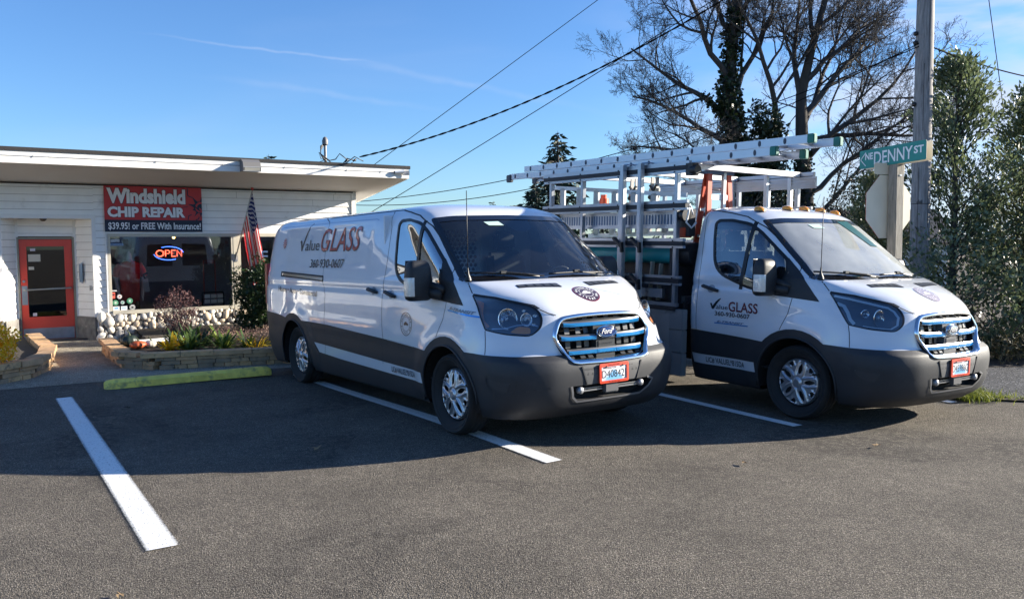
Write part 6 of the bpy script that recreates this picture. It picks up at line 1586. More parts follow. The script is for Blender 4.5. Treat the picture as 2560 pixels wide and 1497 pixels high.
# extension ladders
M_LAD = mat('ladder aluminium', (.50, .53, .58), .36, .7, var=.06, vscale=6); M_GRN = mat('green end cap', (.0, .16, .12), .4)
def extladder(lab, x0, x1, z0, z1, y0, y1, hgt, endcap, foot=False, step=.305):
    t = empty('extension_ladder', mat=MBt); tag(t, lab, 'ladder', 'aluminium extension ladders on the rack top')
    for y, s in ((y0, -1), (y1, 1)):
        b = MB(); d = (z1-z0)/(x1-x0)
        def B(xa, xb, ya, yb, za, zb):
            vs_ = []
            for z in (za, zb):
                for x, y_ in ((xa, ya), (xb, ya), (xb, yb), (xa, yb)): vs_.append((x, y_, z0+(x-x0)*d+z))
            b.add(vs_, [(0, 3, 2, 1), (4, 5, 6, 7), (0, 1, 5, 4), (1, 2, 6, 5), (2, 3, 7, 6), (3, 0, 4, 7)])
        web = y+s*.012
        B(x0, x1, min(y, web), max(y, web), 0, hgt)
        B(x0, x1, min(y-s*.02, y), max(y-s*.02, y), 0, .008); B(x0, x1, min(y-s*.02, y), max(y-s*.02, y), hgt-.008, hgt)
        b.build('stile', M_LAD, t)
        if endcap: b = MB(); zc = z1; b.box(x1-.03, x1+.05, y-.028, y+.028, zc-.006, zc+hgt+.006); b.build('end_cap', M_GRN, t, bevel=.008)
    n_ = int((x1-x0-.2)/step)
    for i in range(n_+1):
        x = x0+.15+i*step; z = z0+(x-x0)*(z1-z0)/(x1-x0)+hgt/2; b = MB()
        b.tube([(x, y0-.013, z), (x, y1+.013, z)], .017, 8); b.build('rung', M_LAD, t)
        b = MB(); b.lathe([(0, .002), (.030, .002), (.030, -.002)], 12, M=Matrix.Translation((x, y0-.0145, z)) @ Matrix.Rotation(pi/2, 4, 'X') @ Matrix.Diagonal((.55, 1, 1, 1))); b.build('rung_end', mat('rung dark', (.05, .06, .09), .5), t)
    if foot:
        for y in (y0, y1): b = MB(); b.box(x0-.06, x0+.05, y-.03, y+.03, z0-.035, z0+.07); b.build('foot', M_BLK if False else mat('foot pad', (.05, .06, .08), .6), t, bevel=.01)
extladder('upper long aluminium extension ladder with green end caps on the rack top', -4.66, .05, 2.648, 2.628, -.93, -.53, .078, True)
extladder('lower aluminium extension ladder with black feet and green caps on the rack top', -5.0, -.36, 2.555, 2.540, -.955, -.50, .082, True, foot=True)
# step ladders lying in the rack
def flat_ladder(lab, x0, x1, za0, za1, zb0, zb1, y, nst, wide=True, m=None):
    t = empty('step_ladder', mat=MBt); tag(t, lab, 'step ladder', 'aluminium step ladders lying inside the rack'); m = m or M_LAD
    b = MB(); b.bar((x0, y, za0), (x1, y, za1), .02, .05); b.build('upper_stile', m, t); b = MB(); b.bar((x0, y, zb0), (x1, y, zb1), .02, .05); b.build('lower_stile', m, t)
    for i in range(nst):
        u = (i+.5)/nst; x = x0+(x1-x0)*u; b = MB(); b.bar((x, y, zb0+(zb1-zb0)*u), (x-.04, y, za0+(za1-za0)*u), .012, .10, up=(1, 0, 0)) if False else b.box(x-.045, x+.045, y-.01, y+.015, zb0+(zb1-zb0)*u, za0+(za1-za0)*u)
        for k in range(4): b.box(x-.042+k*.024, x-.034+k*.024, y-.016, y-.01, zb0+(zb1-zb0)*u+.01, za0+(za1-za0)*u-.01)
        b.build('step', M_ALW, t)
flat_ladder('aluminium step ladder lying highest in the rack, top edge sloping down to the cab', -4.25, -1.75, 2.42, 2.22, 2.16, 2.02, -.70, 7)
flat_ladder('aluminium step ladder lying in the rack just above the teal pipe', -3.6, -1.70, 1.98, 2.0, 1.76, 1.80, -.62, 6)
# perforated plank at mid height
t = empty('work_plank', mat=MBt); tag(t, 'slotted aluminium work plank on edge inside the rack', 'plank'); b = MB(); b.box(-3.8, -1.6, -.94, -.92, 1.86, 2.02); b.build('web', M_ALS, t)
b = MB()
for i in range(44): x = -3.76+i*.05; b.box(x, x+.020, -.944, -.94, 1.885, 1.995)
b.build('slots', mat('slot blue', (.10, .16, .26), .5, .3), t); b = MB(); b.box(-3.8, -1.6, -.96, -.92, 1.84, 1.86); b.box(-3.8, -1.6, -.96, -.92, 2.02, 2.035); b.build('flange', M_ALS, t)
# orange fibreglass ladder standing behind the cab
M_ORG = mat('orange fibreglass', (.60, .085, .035), .45, var=.08, vscale=6)
t = empty('orange_step_ladder', mat=MBt); tag(t, 'orange fibreglass step ladder standing upright behind the truck cab', 'step ladder')
for (a, c) in (((-1.80, -.50, 1.6), (-1.72, -.42, 2.48)), ((-1.80, -.02, 1.6), (-1.72, -.10, 2.48)), ((-1.62, -.50, .9), (-1.68, -.42, 2.48)), ((-1.62, -.02, .9), (-1.68, -.10, 2.48))):
    b = MB(); b.bar(a, c, .075, .03); b.build('stile', M_ORG, t, bevel=.004)
for z in (1.75, 2.05, 2.30): 
    b = MB(); e = (2.48-z)/.88*.08; b.box(-1.80-.03, -1.74+.0, -.48-e*.3, -.04+e*.3, z, z+.03); b.build('step', M_ALW, t)
b = MB(); b.box(-1.76, -1.64, -.47, -.05, 2.47, 2.51); b.build('cap', mat('ladder cap', (.10, .16, .26), .5), t)
b = MB(); b.box(-1.70, -1.66, -.40, -.12, 2.18, 2.24); b.build('brace', M_ALW, t); b = MB(); b.box(-1.845, -1.835, -.36, -.3, 2.1, 2.3); b.build('warning_label', M_WHITE, t)
# black ratchet drum and orange box behind the cab
t = empty('strap_reel', mat=MBt); tag(t, 'black reel and loose grey straps hung behind the cab', 'reel'); b = MB(); b.tube([(-1.52, -.99, 1.98), (-1.46, -.99, 1.98)], .07, 16); b.box(-1.60, -1.46, -.96, -.86, 1.75, 2.05); b.build('drum', M_BLK, t, True, 40)
b = MB(); b.tube([(-1.42, -1.0, 2.1), (-1.40, -1.03, 2.0), (-1.44, -1.02, 1.90), (-1.38, -1.0, 1.84), (-1.36, -.95, 1.9)], .012, 6); b.tube([(-1.5, -1.0, 2.08), (-1.38, -1.02, 2.07), (-1.36, -1.0, 1.98)], .010, 6); b.build('strap', M_ALW, t, True)
b = MB(); b.box(-1.62, -1.50, -.97, -.85, 1.735, 1.85); ob = b.build('tool_box', M_ORG, bevel=.01); ob.matrix_world = MBt; tag(ob, 'small orange box on the middle rack rail behind the cab', 'box')
# round black tie-down at the end of the top rail
b = MB(); b.tube([(-1.33, -1.06, 2.455), (-1.25, -1.06, 2.455)], .05, 14); b.box(-1.40, -1.30, -1.09, -1.0, 2.40, 2.53); b.build('rail_end_roller', M_BLK, trk, True, 40)
# cargo seen through the rack
b = MB(); b.tube([(-3.45, -.5, 2.10), (-3.45, -.5, 2.25)], [.075, .065], 14); b.tube([(-3.45, -.5, 2.25), (-3.45, -.5, 2.30)], .04, 12); o = b.build('water_jug', mat('orange jug', (.85, .12, .05), .4), None, True, 40); o.matrix_world = MBt; tag(o, 'bright orange jug sitting behind the upper rack rail', 'jug')
for i, x in enumerate((-3.10, -2.72)):
    t = empty('suction_frame', mat=MBt); tag(t, 'white ladder leg end with black fittings under the ladders, %s' % ('nearer the rear' if i == 0 else 'nearer the cab'), 'ladder leg', 'white ladder legs in the rack')
    b = MB(); b.bar((x-.05, -.30, 1.8), (x-.02, -.30, 2.5), .05, .02); b.bar((x+.09, -.30, 1.8), (x+.06, -.30, 2.5), .05, .02); b.box(x-.07, x+.11, -.315, -.29, 2.24, 2.36); b.build('leg', mat('dull white', (.50, .49, .46), .5), t)
    b = MB(); b.ball((x-.03, -.33, 2.25), .03, 8, 6); b.ball((x+.07, -.33, 2.25), .03, 8, 6); b.bar((x-.04, -.325, 2.40), (x+.02, -.325, 2.33), .03, .02); b.bar((x+.08, -.325, 2.40), (x+.02, -.325, 2.33), .03, .02); b.build('fitting', M_BLK, t)
b = MB(); b.tube([(-2.86, -.75, 1.76), (-2.80, -.75, 1.86), (-2.74, -.75, 1.93)], .022, 8); o = b.build('yellow_strap', mat('yellow web', (.70, .48, .05), .6), None, True); o.matrix_world = MBt; tag(o, 'yellow strap dangling behind the rack rails', 'strap')
b = MB(); b.box(-3.5, -1.9, -.6, .6, .80, 1.0); o = b.build('dunnage', M_HUN, trk)
b = MB(); b.box(-1.66, -1.60, -.84, .84, 1.0, 1.08); b.build('headboard_rail', M_ALS, trk)
# ================================================================== PLANTS, WALLS, POLES
import numpy as np
def leafmat(name, c1, c2, rough=.45, trans=.25, spec=.4):
    m, t, b = nmat(name); L = t.links
    g = t.nodes.new('ShaderNodeNewGeometry'); cr = t.nodes.new('ShaderNodeValToRGB'); L.new(g.outputs['Random Per Island'], cr.inputs[0])
    cr.color_ramp.elements[0].color = (*c1, 1); cr.color_ramp.elements[1].color = (*c2, 1); L.new(cr.outputs[0], b.inputs['Base Color'])
    b.inputs['Roughness'].default_value = rough; b.inputs['Specular IOR Level'].default_value = spec
    tl = t.nodes.new('ShaderNodeBsdfTranslucent'); L.new(cr.outputs[0], tl.inputs[0]); mx = t.nodes.new('ShaderNodeMixShader'); mx.inputs[0].default_value = trans
    o = t.nodes['Material Output']; L.new(b.outputs[0], mx.inputs[1]); L.new(tl.outputs[0], mx.inputs[2]); L.new(mx.outputs[0], o.inputs[0]); return m
def leaves(name, P, size, m, parent=None, seed=0, asp=.45, D=None, up=.3, curl=.0):
    """P (n,3) leaf bases; one folded diamond per leaf"""
    rg = np.random.default_rng(seed); P = np.asarray(P, float); n = len(P)
    d = rg.normal(size=(n, 3)) if D is None else np.asarray(D)+rg.normal(size=(n, 3))*.35
    d[:, 2] += up; d /= np.linalg.norm(d, axis=1)[:, None]
    s = rg.normal(size=(n, 3)); s -= d*(s*d).sum(1)[:, None]; s /= np.linalg.norm(s, axis=1)[:, None]
    k = size*(.6+.8*rg.random(n))[:, None]; nn = np.cross(d, s)
    v = np.empty((n, 4, 3)); v[:, 0] = P; v[:, 1] = P+d*k*.45+s*k*asp*.5+nn*k*.08; v[:, 2] = P+d*k-nn*k*curl; v[:, 3] = P+d*k*.45-s*k*asp*.5+nn*k*.08
    me_ = bpy.data.meshes.new(name); me_.vertices.add(4*n); me_.vertices.foreach_set('co', v.ravel()); me_.loops.add(4*n); me_.loops.foreach_set('vertex_index', np.arange(4*n, dtype=np.int32))
    me_.polygons.add(n); me_.polygons.foreach_set('loop_start', np.arange(0, 4*n, 4, dtype=np.int32)); me_.update(); me_.validate()
    return link(name, me_, m, parent)
M_BARK = mat('grey bark', (.055, .048, .042), .9, bump=.8, bscale=8, var=.3, vscale=3, aniso=(3, 3, .6))
M_TWIG = mat('twig brown', (.062, .056, .053), .85, var=.25, vscale=2)
M_HOLLY = leafmat('holly leaf', (.065, .095, .045), (.20, .24, .115), .36, .36, .7)
M_HOLLY2 = leafmat('laurel leaf', (.085, .115, .045), (.24, .25, .12), .38, .35, .6)
M_IVY = leafmat('ivy leaf', (.010, .020, .008), (.035, .055, .018), .4, .1)
M_FIR = leafmat('fir needles', (.008, .020, .012), (.022, .045, .022), .7, .05)
M_MAR = leafmat('maroon leaf', (.06, .025, .028), (.16, .075, .07), .6, .2)
M_GRN = leafmat('shrub leaf', (.015, .032, .010), (.05, .085, .024), .4, .15)
M_LIME = leafmat('strap leaf', (.045, .10, .02), (.20, .24, .04), .45, .3)
M_GOLD = leafmat('golden leaf', (.80, .42, .01), (.98, .74, .05), .5, .35)
M_HEA = leafmat('brown heather', (.14, .085, .065), (.34, .22, .17), .8, .1)
M_STRAW = leafmat('dry grass', (.16, .13, .07), (.36, .31, .19), .8, .2)
M_GRASS = leafmat('verge grass', (.08, .12, .015), (.34, .36, .06), .6, .35)
def wpt(s, off, z=0.): return MS @ Vector((s, -off, z))

# ---- block walls of the beds
M_BLOCKS = [mat('wall block %d' % i, c, .85, bump=.7, bscale=22, var=.18, vscale=7, dirt=((.10, .08, .06), 11, .55, .7)) for i, c in enumerate([(.60, .36, .19), (.68, .41, .20), (.36, .25, .16), (.48, .31, .175)])]
def blockwall(lab, path, H, seed, name='garden_wall'):
    rnd = random.Random(seed); b = MB(); L_ = [0]
    for a, c in zip(path[:-1], path[1:]): L_.append(L_[-1]+math.dist(a, c))
    def at(t):
        i = 0
        while i < len(L_)-2 and t > L_[i+1]: i += 1
        u = (t-L_[i])/(L_[i+1]-L_[i]); p = [path[i][q]+(path[i+1][q]-path[i][q])*u for q in (0, 1)]
        return p, atan2(path[i+1][1]-path[i][1], path[i+1][0]-path[i][0])
    cs = [(0, .06, .16, .10), (.062, .12, .22, .11), (.122, .17, .34, .12), (.172, H, .42, .15)]
    for ci, (za, zb, ln, dp) in enumerate(cs):
        t = rnd.random()*.1
        while t < L_[-1]-.05:
            l_ = min(ln*(.7+.6*rnd.random()), L_[-1]-t+.02); p, a = at(t+l_/2); j = (rnd.random()-.5)*.016
            M = Matrix.Translation((p[0], p[1], G(p[0], p[1]))) @ Matrix.Rotation(a+(rnd.random()-.5)*.05, 4, 'Z')
            bb = MB(); bb.box(-l_/2+.004, l_/2-.004, -dp+j, .06+j, za+.002, zb-.002+rnd.random()*.003)
            b.add(bb.v, bb.f, rnd.randrange(4) if ci < 3 else rnd.choice((0, 1, 1, 3)), M); t += l_
    o = b.build(name, M_BLOCKS, None)
    tag(o, lab, 'garden wall', 'low block walls of the flower beds'); return o
PW = [(-.08, 1.95), (-.10, 3.0), (-.08, 4.05), (.22, 4.42), (1.0, 4.58), (2.0, 4.80), (3.2, 5.02), (4.6, 5.25)]
pw = [tuple(wpt(s, o)[:2]) for s, o in PW][::-1]
blockwall('long low wall of tan capped blocks round the bed under the shop window', pw[::-1], .235, 3)
LWp = [(-8.9, 9.0), (-7.6, 9.35), (-6.9, 9.75), (-6.45, 10.15), (-6.30, 10.65), (-6.45, 11.3), (-6.85, 12.1), (-7.5, 13.0), (-8.1, 13.9)]
blockwall('curved low wall of tan blocks round the golden shrub, left of the shop door', LWp, .245, 4)
# soil inside the beds
def bed(poly, z, lab=None):
    vs_, fs_ = poly_tris(poly); me_ = bpy.data.meshes.new('soil'); me_.from_pydata([(x, y, z) for x, y in vs_], [], fs_); me_.update()
    if me_.polygons and me_.polygons[0].normal.z < 0: me_.flip_normals()
    tag(link('soil', me_, M_SOIL), kind='structure')
bed([tuple(wpt(s, o)[:2]) for s, o in ((-.05, 1.95), (-.05, 4.0), (.25, 4.35), (1.0, 4.5), (2.0, 4.72), (4.6, 5.15), (4.9, .06), (.6, .06), (.5, 1.9))], .17)
bed([(-8.9, 9.1), (-7.6, 9.45), (-6.95, 9.82), (-6.5, 10.2), (-6.38, 10.65), (-6.52, 11.25), (-6.95, 12.1), (-7.6, 13.0), (-8.2, 13.9), (-10, 12.5)], .17)
b = MB(); a_ = wpt(.30, 3.6, .17); c_ = wpt(1.25, 2.55, .17)
b.bar(wpt(.15, 2.6, .20), wpt(1.3, 2.35, .20), .025, .05); o = b.build('edging_strip', M_WHITE); tag(o, 'white edging strip at the back of the flower bed', 'edging')

def cloud(n, c, r, seed, shell=.55, flat=1., lo=-1.):
    """random points in an uneven ellipsoid, denser outward, with lumps and gaps"""
    rg = np.random.default_rng(seed); out = []
    off = rg.random(3)*50
    while len(out) < n:
        d = rg.normal(size=3); d /= np.linalg.norm(d); q = (shell+(1-shell)*rg.random()**.5) if rg.random() < .8 else rg.random()
        if d[2]*q < lo: continue
        nz = noise.noise(Vector(d*2.1+off)); q *= 1+.33*nz
        p = Vector((c[0]+d[0]*r[0]*q, c[1]+d[1]*r[1]*q, c[2]+d[2]*r[2]*q*flat))
        if noise.noise(p*(1.6/max(r))*2.2+Vector(off)) < -.12: continue
        out.append(p)
    return np.array(out)
def twigs(name, base, tips, r, m, parent, n=4, bow=.1, seed=0):
    rg = random.Random(seed); b = MB()
    for t in tips:
        a, c = Vector(base), Vector(t); a = a+Vector((rg.uniform(-.06, .06), rg.uniform(-.06, .06), 0)); mid = a.lerp(c, .5)+Vector((rg.uniform(-1, 1), rg.uniform(-1, 1), rg.uniform(0, 1)))*bow
        b.tube([a, a.lerp(mid, .6)+(mid-a)*.0, mid, mid.lerp(c, .5)+(c-mid)*0.0, c], [r, r*.85, r*.65, r*.45, r*.2], n, cap=False)
    return b.build(name, m, parent)
def shrub(nm, lab, cat, c, r, n, size, lm, seed, tw=26, twr=.012, shell=.5, group=None, asp=.5, lo=-.9, tm=None, base=None):
    t = empty(nm, (c[0], c[1], .15)); tag(t, lab, cat, group)
    P = cloud(n, c, r, seed, shell, lo=lo); o = leaves('foliage', P, size, lm, None, seed, asp); o.parent = t; o.matrix_parent_inverse = Matrix.Translation((-c[0], -c[1], -.15))
    idx = np.random.default_rng(seed).choice(len(P), tw); o = twigs('stems', base or (c[0], c[1], .12), [P[i] for i in idx], twr, tm or M_TWIG, None, seed=seed, bow=r[0]*.2); o.parent = t; o.matrix_parent_inverse = Matrix.Translation((-c[0], -c[1], -.15))
    return t
shrub('maroon_shrub', 'twiggy maroon leaved shrub in front of the shop window', 'shrub', wpt(.92, 2.35, .62), (.34, .30, .40), 2600, .030, M_MAR, 11, 60, .007)
shrub('green_shrub', 'tall dark green bushy shrub below the flag, beside the van tail', 'shrub', wpt(2.62, 1.6, .66), (.62, .5, .80), 15000, .055, M_GRN, 12, 50, .012, shell=.4)
shrub('green_shrub', 'dark green shrub against the shop wall behind the van', 'shrub', wpt(3.7, 1.3, .6), (.6, .5, .7), 3500, .05, M_GRN, 13, 30, .012, shell=.4)
shrub('golden_shrub', 'bright golden yellow shrub in the curved bed at the left edge', 'shrub', wpt(-1.98, 4.3, .46), (.56, .55, .36), 6500, .045, M_GOLD, 14, 40, .006, lo=-.6)
shrub('heather', 'low brown purple heather spreading at the right of the bed', 'shrub', wpt(2.15, 3.65, .22), (.62, .65, .22), 5200, .022, M_HEA, 15, 140, .004, lo=-.2)
shrub('heather', 'small brown heather clump behind the strap leaved plants', 'shrub', wpt(1.45, 3.2, .24), (.35, .4, .17), 1700, .022, M_HEA, 16, 60, .004, lo=-.2)
def blades(nm, lab, c, n, ln, m, seed, w=.022, spread=1., cat='plant', group=None):
    rnd = random.Random(seed); b = MB()
    for _ in range(n):
        a = rnd.random()*6.283; r0 = rnd.random()*.12*spread; p = Vector((c[0]+r0*cos(a), c[1]+r0*sin(a), c[2])); L_ = ln*(.55+.7*rnd.random()); t = .25+rnd.random()*1.0; d = Vector((cos(a), sin(a), 0)); vs_ = []; k = 6; s = Vector((-sin(a), cos(a), 0))
        for i in range(k+1):
            u = i/k; q = p+d*L_*(sin(t)*u+.25*u*u*t)+Vector((0, 0, L_*(cos(t*.7)*u-.55*t*u*u))); ww = w*sin(pi*min(1, .12+u*.88))**.6*(1 if i < k else .15); vs_ += [q-s*ww, q+s*ww+Vector((0, 0, ww*.3))]
        b.add(vs_, [(2*i, 2*i+1, 2*i+3, 2*i+2) for i in range(k)])
    return tag(b.build(nm, m), lab, cat, group)
blades('strap_leaf_plant', 'yellow strap leaved clump beside the pumpkins', wpt(.52, 3.75, .17), 34, .26, M_GOLD, 1, group='strap leaved plants in the bed')
GP = 'green strap leaved plants in the bed'
lo_ = 'broad green strap leaves arching over the front of the flower bed'
for i, (s, o, n, l_) in enumerate(((.75, 3.9, 46, .32), (1.0, 3.55, 46, .36), (1.2, 4.05, 40, .30), (.95, 3.0, 40, .38), (1.35, 3.6, 34, .34), (.70, 3.3, 30, .34), (1.55, 4.1, 26, .28))):
    blades('strap_leaf_plant', lo_, wpt(s, o, .17), n, l_, M_LIME if i % 2 == 0 else M_GRN, 20+i, w=.020, group=GP)
blades('strap_leaf_plant', 'yellowing strap leaves near the middle of the long wall', wpt(1.62, 4.3, .17), 22, .26, M_GOLD, 40, w=.014, group='yellowing strap plants')
blades('strap_leaf_plant', 'rusty red strap leaves behind the green clumps', wpt(1.15, 2.75, .2), 26, .26, mat('rusty leaf', (.22, .07, .035), .6, var=.3, vscale=20), 41, w=.013, group='rusty strap plants')
# pumpkins
def pumpkin(lab, p, r, m, sq=.8):
    t = empty('pumpkin', p); tag(t, lab, 'pumpkin'); b = MB(); n = 40; vs_ = []; rows_ = 14
    for j in range(rows_+1):
        a = -pi/2+pi*j/rows_
        for i in range(n):
            th = 2*pi*i/n; k = 1+.07*abs(cos(5*th))**1-.035; dip = 1-.22*math.exp(-((abs(a)-pi/2)/.35)**2)
            vs_.append((r*cos(a)*k*cos(th), r*cos(a)*k*sin(th), r*sq*(1+sin(a)*dip)))
    b.add(vs_, [(j*n+i, j*n+(i+1) % n, (j+1)*n+(i+1) % n, (j+1)*n+i) for j in range(rows_) for i in range(n)]); b.build('shell', m, t, True)
    b = MB(); b.tube([(0, 0, r*sq*1.55), (.01, 0, r*sq*1.9), (.0, 0, r*sq*2.25), (-.03, 0, r*sq*2.6)], [.022, .014, .010, .010], 8); b.build('stalk', mat('stalk', (.09, .10, .05), .8), t, True)
pumpkin('dark green pumpkin with a curved stalk on the bed corner', wpt(.06, 3.15, .18), .125, mat('dark pumpkin', (.018, .030, .022), .4, var=.2, vscale=8))
pumpkin('flat orange pumpkin beside the dark green one', wpt(.14, 3.42, .18), .115, mat('orange pumpkin', (.46, .10, .035), .45, var=.2, vscale=8), .55)
pumpkin('small white pumpkin right of the orange one', wpt(.32, 3.36, .18), .085, mat('white pumpkin', (.50, .47, .42), .5, var=.1, vscale=8), .7)

# ---- utility pole
up = empty('utility_pole', (6.86, 14.0, 0)); tag(up, 'weathered grey wooden utility pole behind the street sign', 'utility pole')
b = MB(); k = 40; vs_ = []; n = 24
for j in range(k+1):
    z = -.2+9.6*j/k; r = .158-.0042*z
    vs_ += [((r+.004*noise.noise(Vector((cos(2*pi*i/n)*3, sin(2*pi*i/n)*3, z*1.2))))*cos(2*pi*i/n)+.006*z*0, r*sin(2*pi*i/n), z) for i in range(n)]
b.add(vs_, [(j*n+i, j*n+(i+1) % n, (j+1)*n+(i+1) % n, (j+1)*n+i) for j in range(k) for i in range(n)])
b.build('shaft', wood('weathered pole', (.13, .12, .115), (.40, .375, .36), (5, 5, .5)), up, True)
M_CRK = mat('crack dark', (.03, .025, .02), 1)
b = MB()
for i, (a, z0_, z1_) in enumerate(((-2.0, 3.5, 4.6), (-1.5, 4.3, 6.0), (-1.2, 1.9, 2.6), (-2.3, 1.5, 2.9))):
    r = .158; b.tube([(r*cos(a)*(1-.026*z_), r*sin(a)*(1-.026*z_), z_) for z_ in (z0_, (z0_+z1_)/2, z1_)], .0035, 4)
b.build('cracks', M_CRK, up)
b = MB(); b.lathe([(.150, 2.30), (.153, 2.305), (.150, 2.31)], 24)
for i in range(6): a = -2.4+.1*i; b.box(-.003, .003, -.003, .003, 2.31, 2.345+.012*(i % 3), M=Matrix.Translation((.150*cos(a), .150*sin(a), 0)))
b.build('staples', M_CRK, up)
for z, s in ((5.1, .02), (4.95, .0), (3.95, .0)): b = MB(); b.tube([(-.15, -.02, z), (.15, -.02, z)], .012, 6); b.ball((-.16, -.02, z), .04, 8, 6); b.build('bolt', M_BLK, up)
# ---- street sign assembly
ST = Vector((4.60, 10.0, 0)); sg_ = empty('sign_post', ST, radians(25)); tag(sg_, 'square grey timber sign post behind the truck bonnet', 'post')
Mp = Matrix.Translation(ST)
b = MB(); b.box(-.062, .062, -.062, .062, 0, 2.60); b.build('post', wood('sign post timber', (.16, .145, .12), (.40, .37, .31), (9, 9, .7)), sg_, bevel=.006)
dv = Vector((.38, -.90, 0)).normalized(); nb = Vector((dv.y, -dv.x, 0))*1
if nb.x > 0: nb = -nb
def plateobj(nm, parent, poly, org, du, thick, m, nrm_, mback=None):
    """flat plate: 2-D outline (u along du, z up) with thickness"""
    fl, tr = poly_tris(poly); n = len(poly); vs_ = [org+du*u+Vector((0, 0, w)) for u, w in fl]+[org+du*u+Vector((0, 0, w))-nrm_*thick for u, w in fl]
    b = MB(); b.add(vs_, [t for t in tr], 0); b.add(vs_, [tuple(q+n for q in t) for t in tr]+[(i, (i+1) % n, n+(i+1) % n, n+i) for i in range(n)], 1)
    o = b.build(nm, [m, mback or m], None); return o
blade = empty('street_sign', ST, 0); tag(blade, 'green NE DENNY ST street sign with a left arrow on top of the timber post', 'street sign')
M_SGN = mat('sign green', (.0, .20, .17), .45, coat=.2); M_SGW = mat('sign white', (.72, .76, .76), .5); M_SBK = mat('sign back cream', (.72, .66, .52), .55, var=.06, vscale=4)
def put(o, parent, M=None):
    w = o.matrix_world.copy(); o.parent = parent; o.matrix_parent_inverse = parent.matrix_basis.inverted() if M is None else M
LB = .98; o0 = ST+nb*.07+Vector((0, 0, 0))-dv*.50; sl = .035
def bz(u): return 2.580+sl*u
bp = roundpoly([(0, bz(0)), (LB, bz(LB)), (LB, bz(LB)+.225), (0, bz(0)+.225)], .02, 3)
put(plateobj('blade', blade, bp, o0, dv, .004, M_SGN, nb, M_SBK), blade)
def sgt(s, u, z, w, h, bold=.03): 
    vs2, fs2 = text_w(s, w, h, bold=bold); o = flatmesh('sign_lettering', vs2, fs2, lambda a, c: o0+dv*(u+a)+nb*.003+Vector((0, 0, bz(u+a)+z+c)), M_SGW); put(o, blade)
sgt('NE', .09, .105, .12, .080); sgt('DENNY', .228, .036, .565, .155, .012); sgt('ST', .81, .090, .135, .085)
b = MB()
for p, q_ in (((.10, .195), (.02, .112)), ((.02, .112), (.10, .03))):
    a = o0+dv*p[0]+nb*.004+Vector((0, 0, bz(p[0])+p[1])); c = o0+dv*q_[0]+nb*.004+Vector((0, 0, bz(q_[0])+q_[1])); b.bar(a, c, .010, .002, up=nb)
put(b.build('arrow', M_SGW), blade)
o1_ = o0-nb*.14-dv*.04; put(plateobj('back_blade', blade, [(p[0], p[1]) for p in bp], o1_, dv, .004, M_SBK, nb, M_SBK), blade)
ds = Vector((.903, .43, 0)).normalized(); ns = Vector((ds.y, -ds.x, 0))
stp = empty('stop_sign', ST, 0); tag(stp, 'cream back of an octagonal stop sign on the timber post', 'stop sign')
c0 = ST-ns*.075; oc = [(.375/cos(pi/8)*cos(pi/8+i*pi/4)-.03, 2.10+.375/cos(pi/8)*sin(pi/8+i*pi/4)) for i in range(8)]
put(plateobj('plate', stp, oc, c0, ds, .004, M_SBK, ns, mat('stop red', (.5, .02, .02), .4)), stp)
ap = roundpoly([(-.28, 2.485), (.23, 2.485), (.23, 2.62), (-.28, 2.62)], .03, 3)
ax_ = empty('sign_plate', ST, 0); tag(ax_, 'small cream rounded plate above the stop sign on the timber post', 'sign plate'); put(plateobj('plate', ax_, ap, c0, ds, .004, M_SBK, ns), ax_)
b = MB(); b.box(-.02, .02, -.068, -.062, 2.46, 2.475); o = b.build('nail', M_ALU, sg_)

# ---- bare trees
def tree_mesh(specs, seed, maxlev, minr):
    """grows limbs; returns MB, tips"""
    rnd = random.Random(seed); b = MB(); tips = []; cnt = [0]
    def grow(p, d, L_, r, lev, upb):
        cnt[0] += 1
        ns_ = (9, 8, 6, 5, 4, 3)[min(lev, 5)]; seg = L_/ns_; pts = [p.copy()]; rs = [r]; ds_ = [d.copy()]
        for i in range(ns_):
            w = (.10, .14, .17, .20, .22, .26)[min(lev, 5)]
            d = (d+Vector((rnd.gauss(0, w), rnd.gauss(0, w), rnd.gauss(0, w)))+Vector((0, 0, upb))).normalized(); p = p+d*seg; pts.append(p.copy()); ds_.append(d.copy())
            rs.append(max(minr, r*(1-.75*(i+1)/ns_)))
        b.tube(pts, rs, (9, 7, 5, 4, 3, 3)[min(lev, 5)], cap=False)
        tips.append((pts[-1], lev))
        if lev >= maxlev: return
        nc = (7, 8, 8, 7, 5)[min(lev, 4)]
        for k in range(nc):
            u = .22+.75*(k+rnd.random()*.8)/nc; i = min(ns_-1, int(u*ns_)); q = pts[i].lerp(pts[i+1], u*ns_-i); dd = ds_[i]
            s = dd.orthogonal().normalized(); s.rotate(Matrix.Rotation(rnd.random()*6.283, 3, dd)); a = radians(rnd.uniform(28, 62))
            nd = (dd*cos(a)+s*sin(a)).normalized()
            grow(q, nd, L_*rnd.uniform(.38, .62)*(1.15-.5*u), max(minr, rs[i]*rnd.uniform(.42, .62)), lev+1, .05 if lev < 2 else .10)
    for (p, d, L_, r, lev, upb) in specs: grow(Vector(p), Vector(d).normalized(), L_, r, lev, upb)
    return b, tips
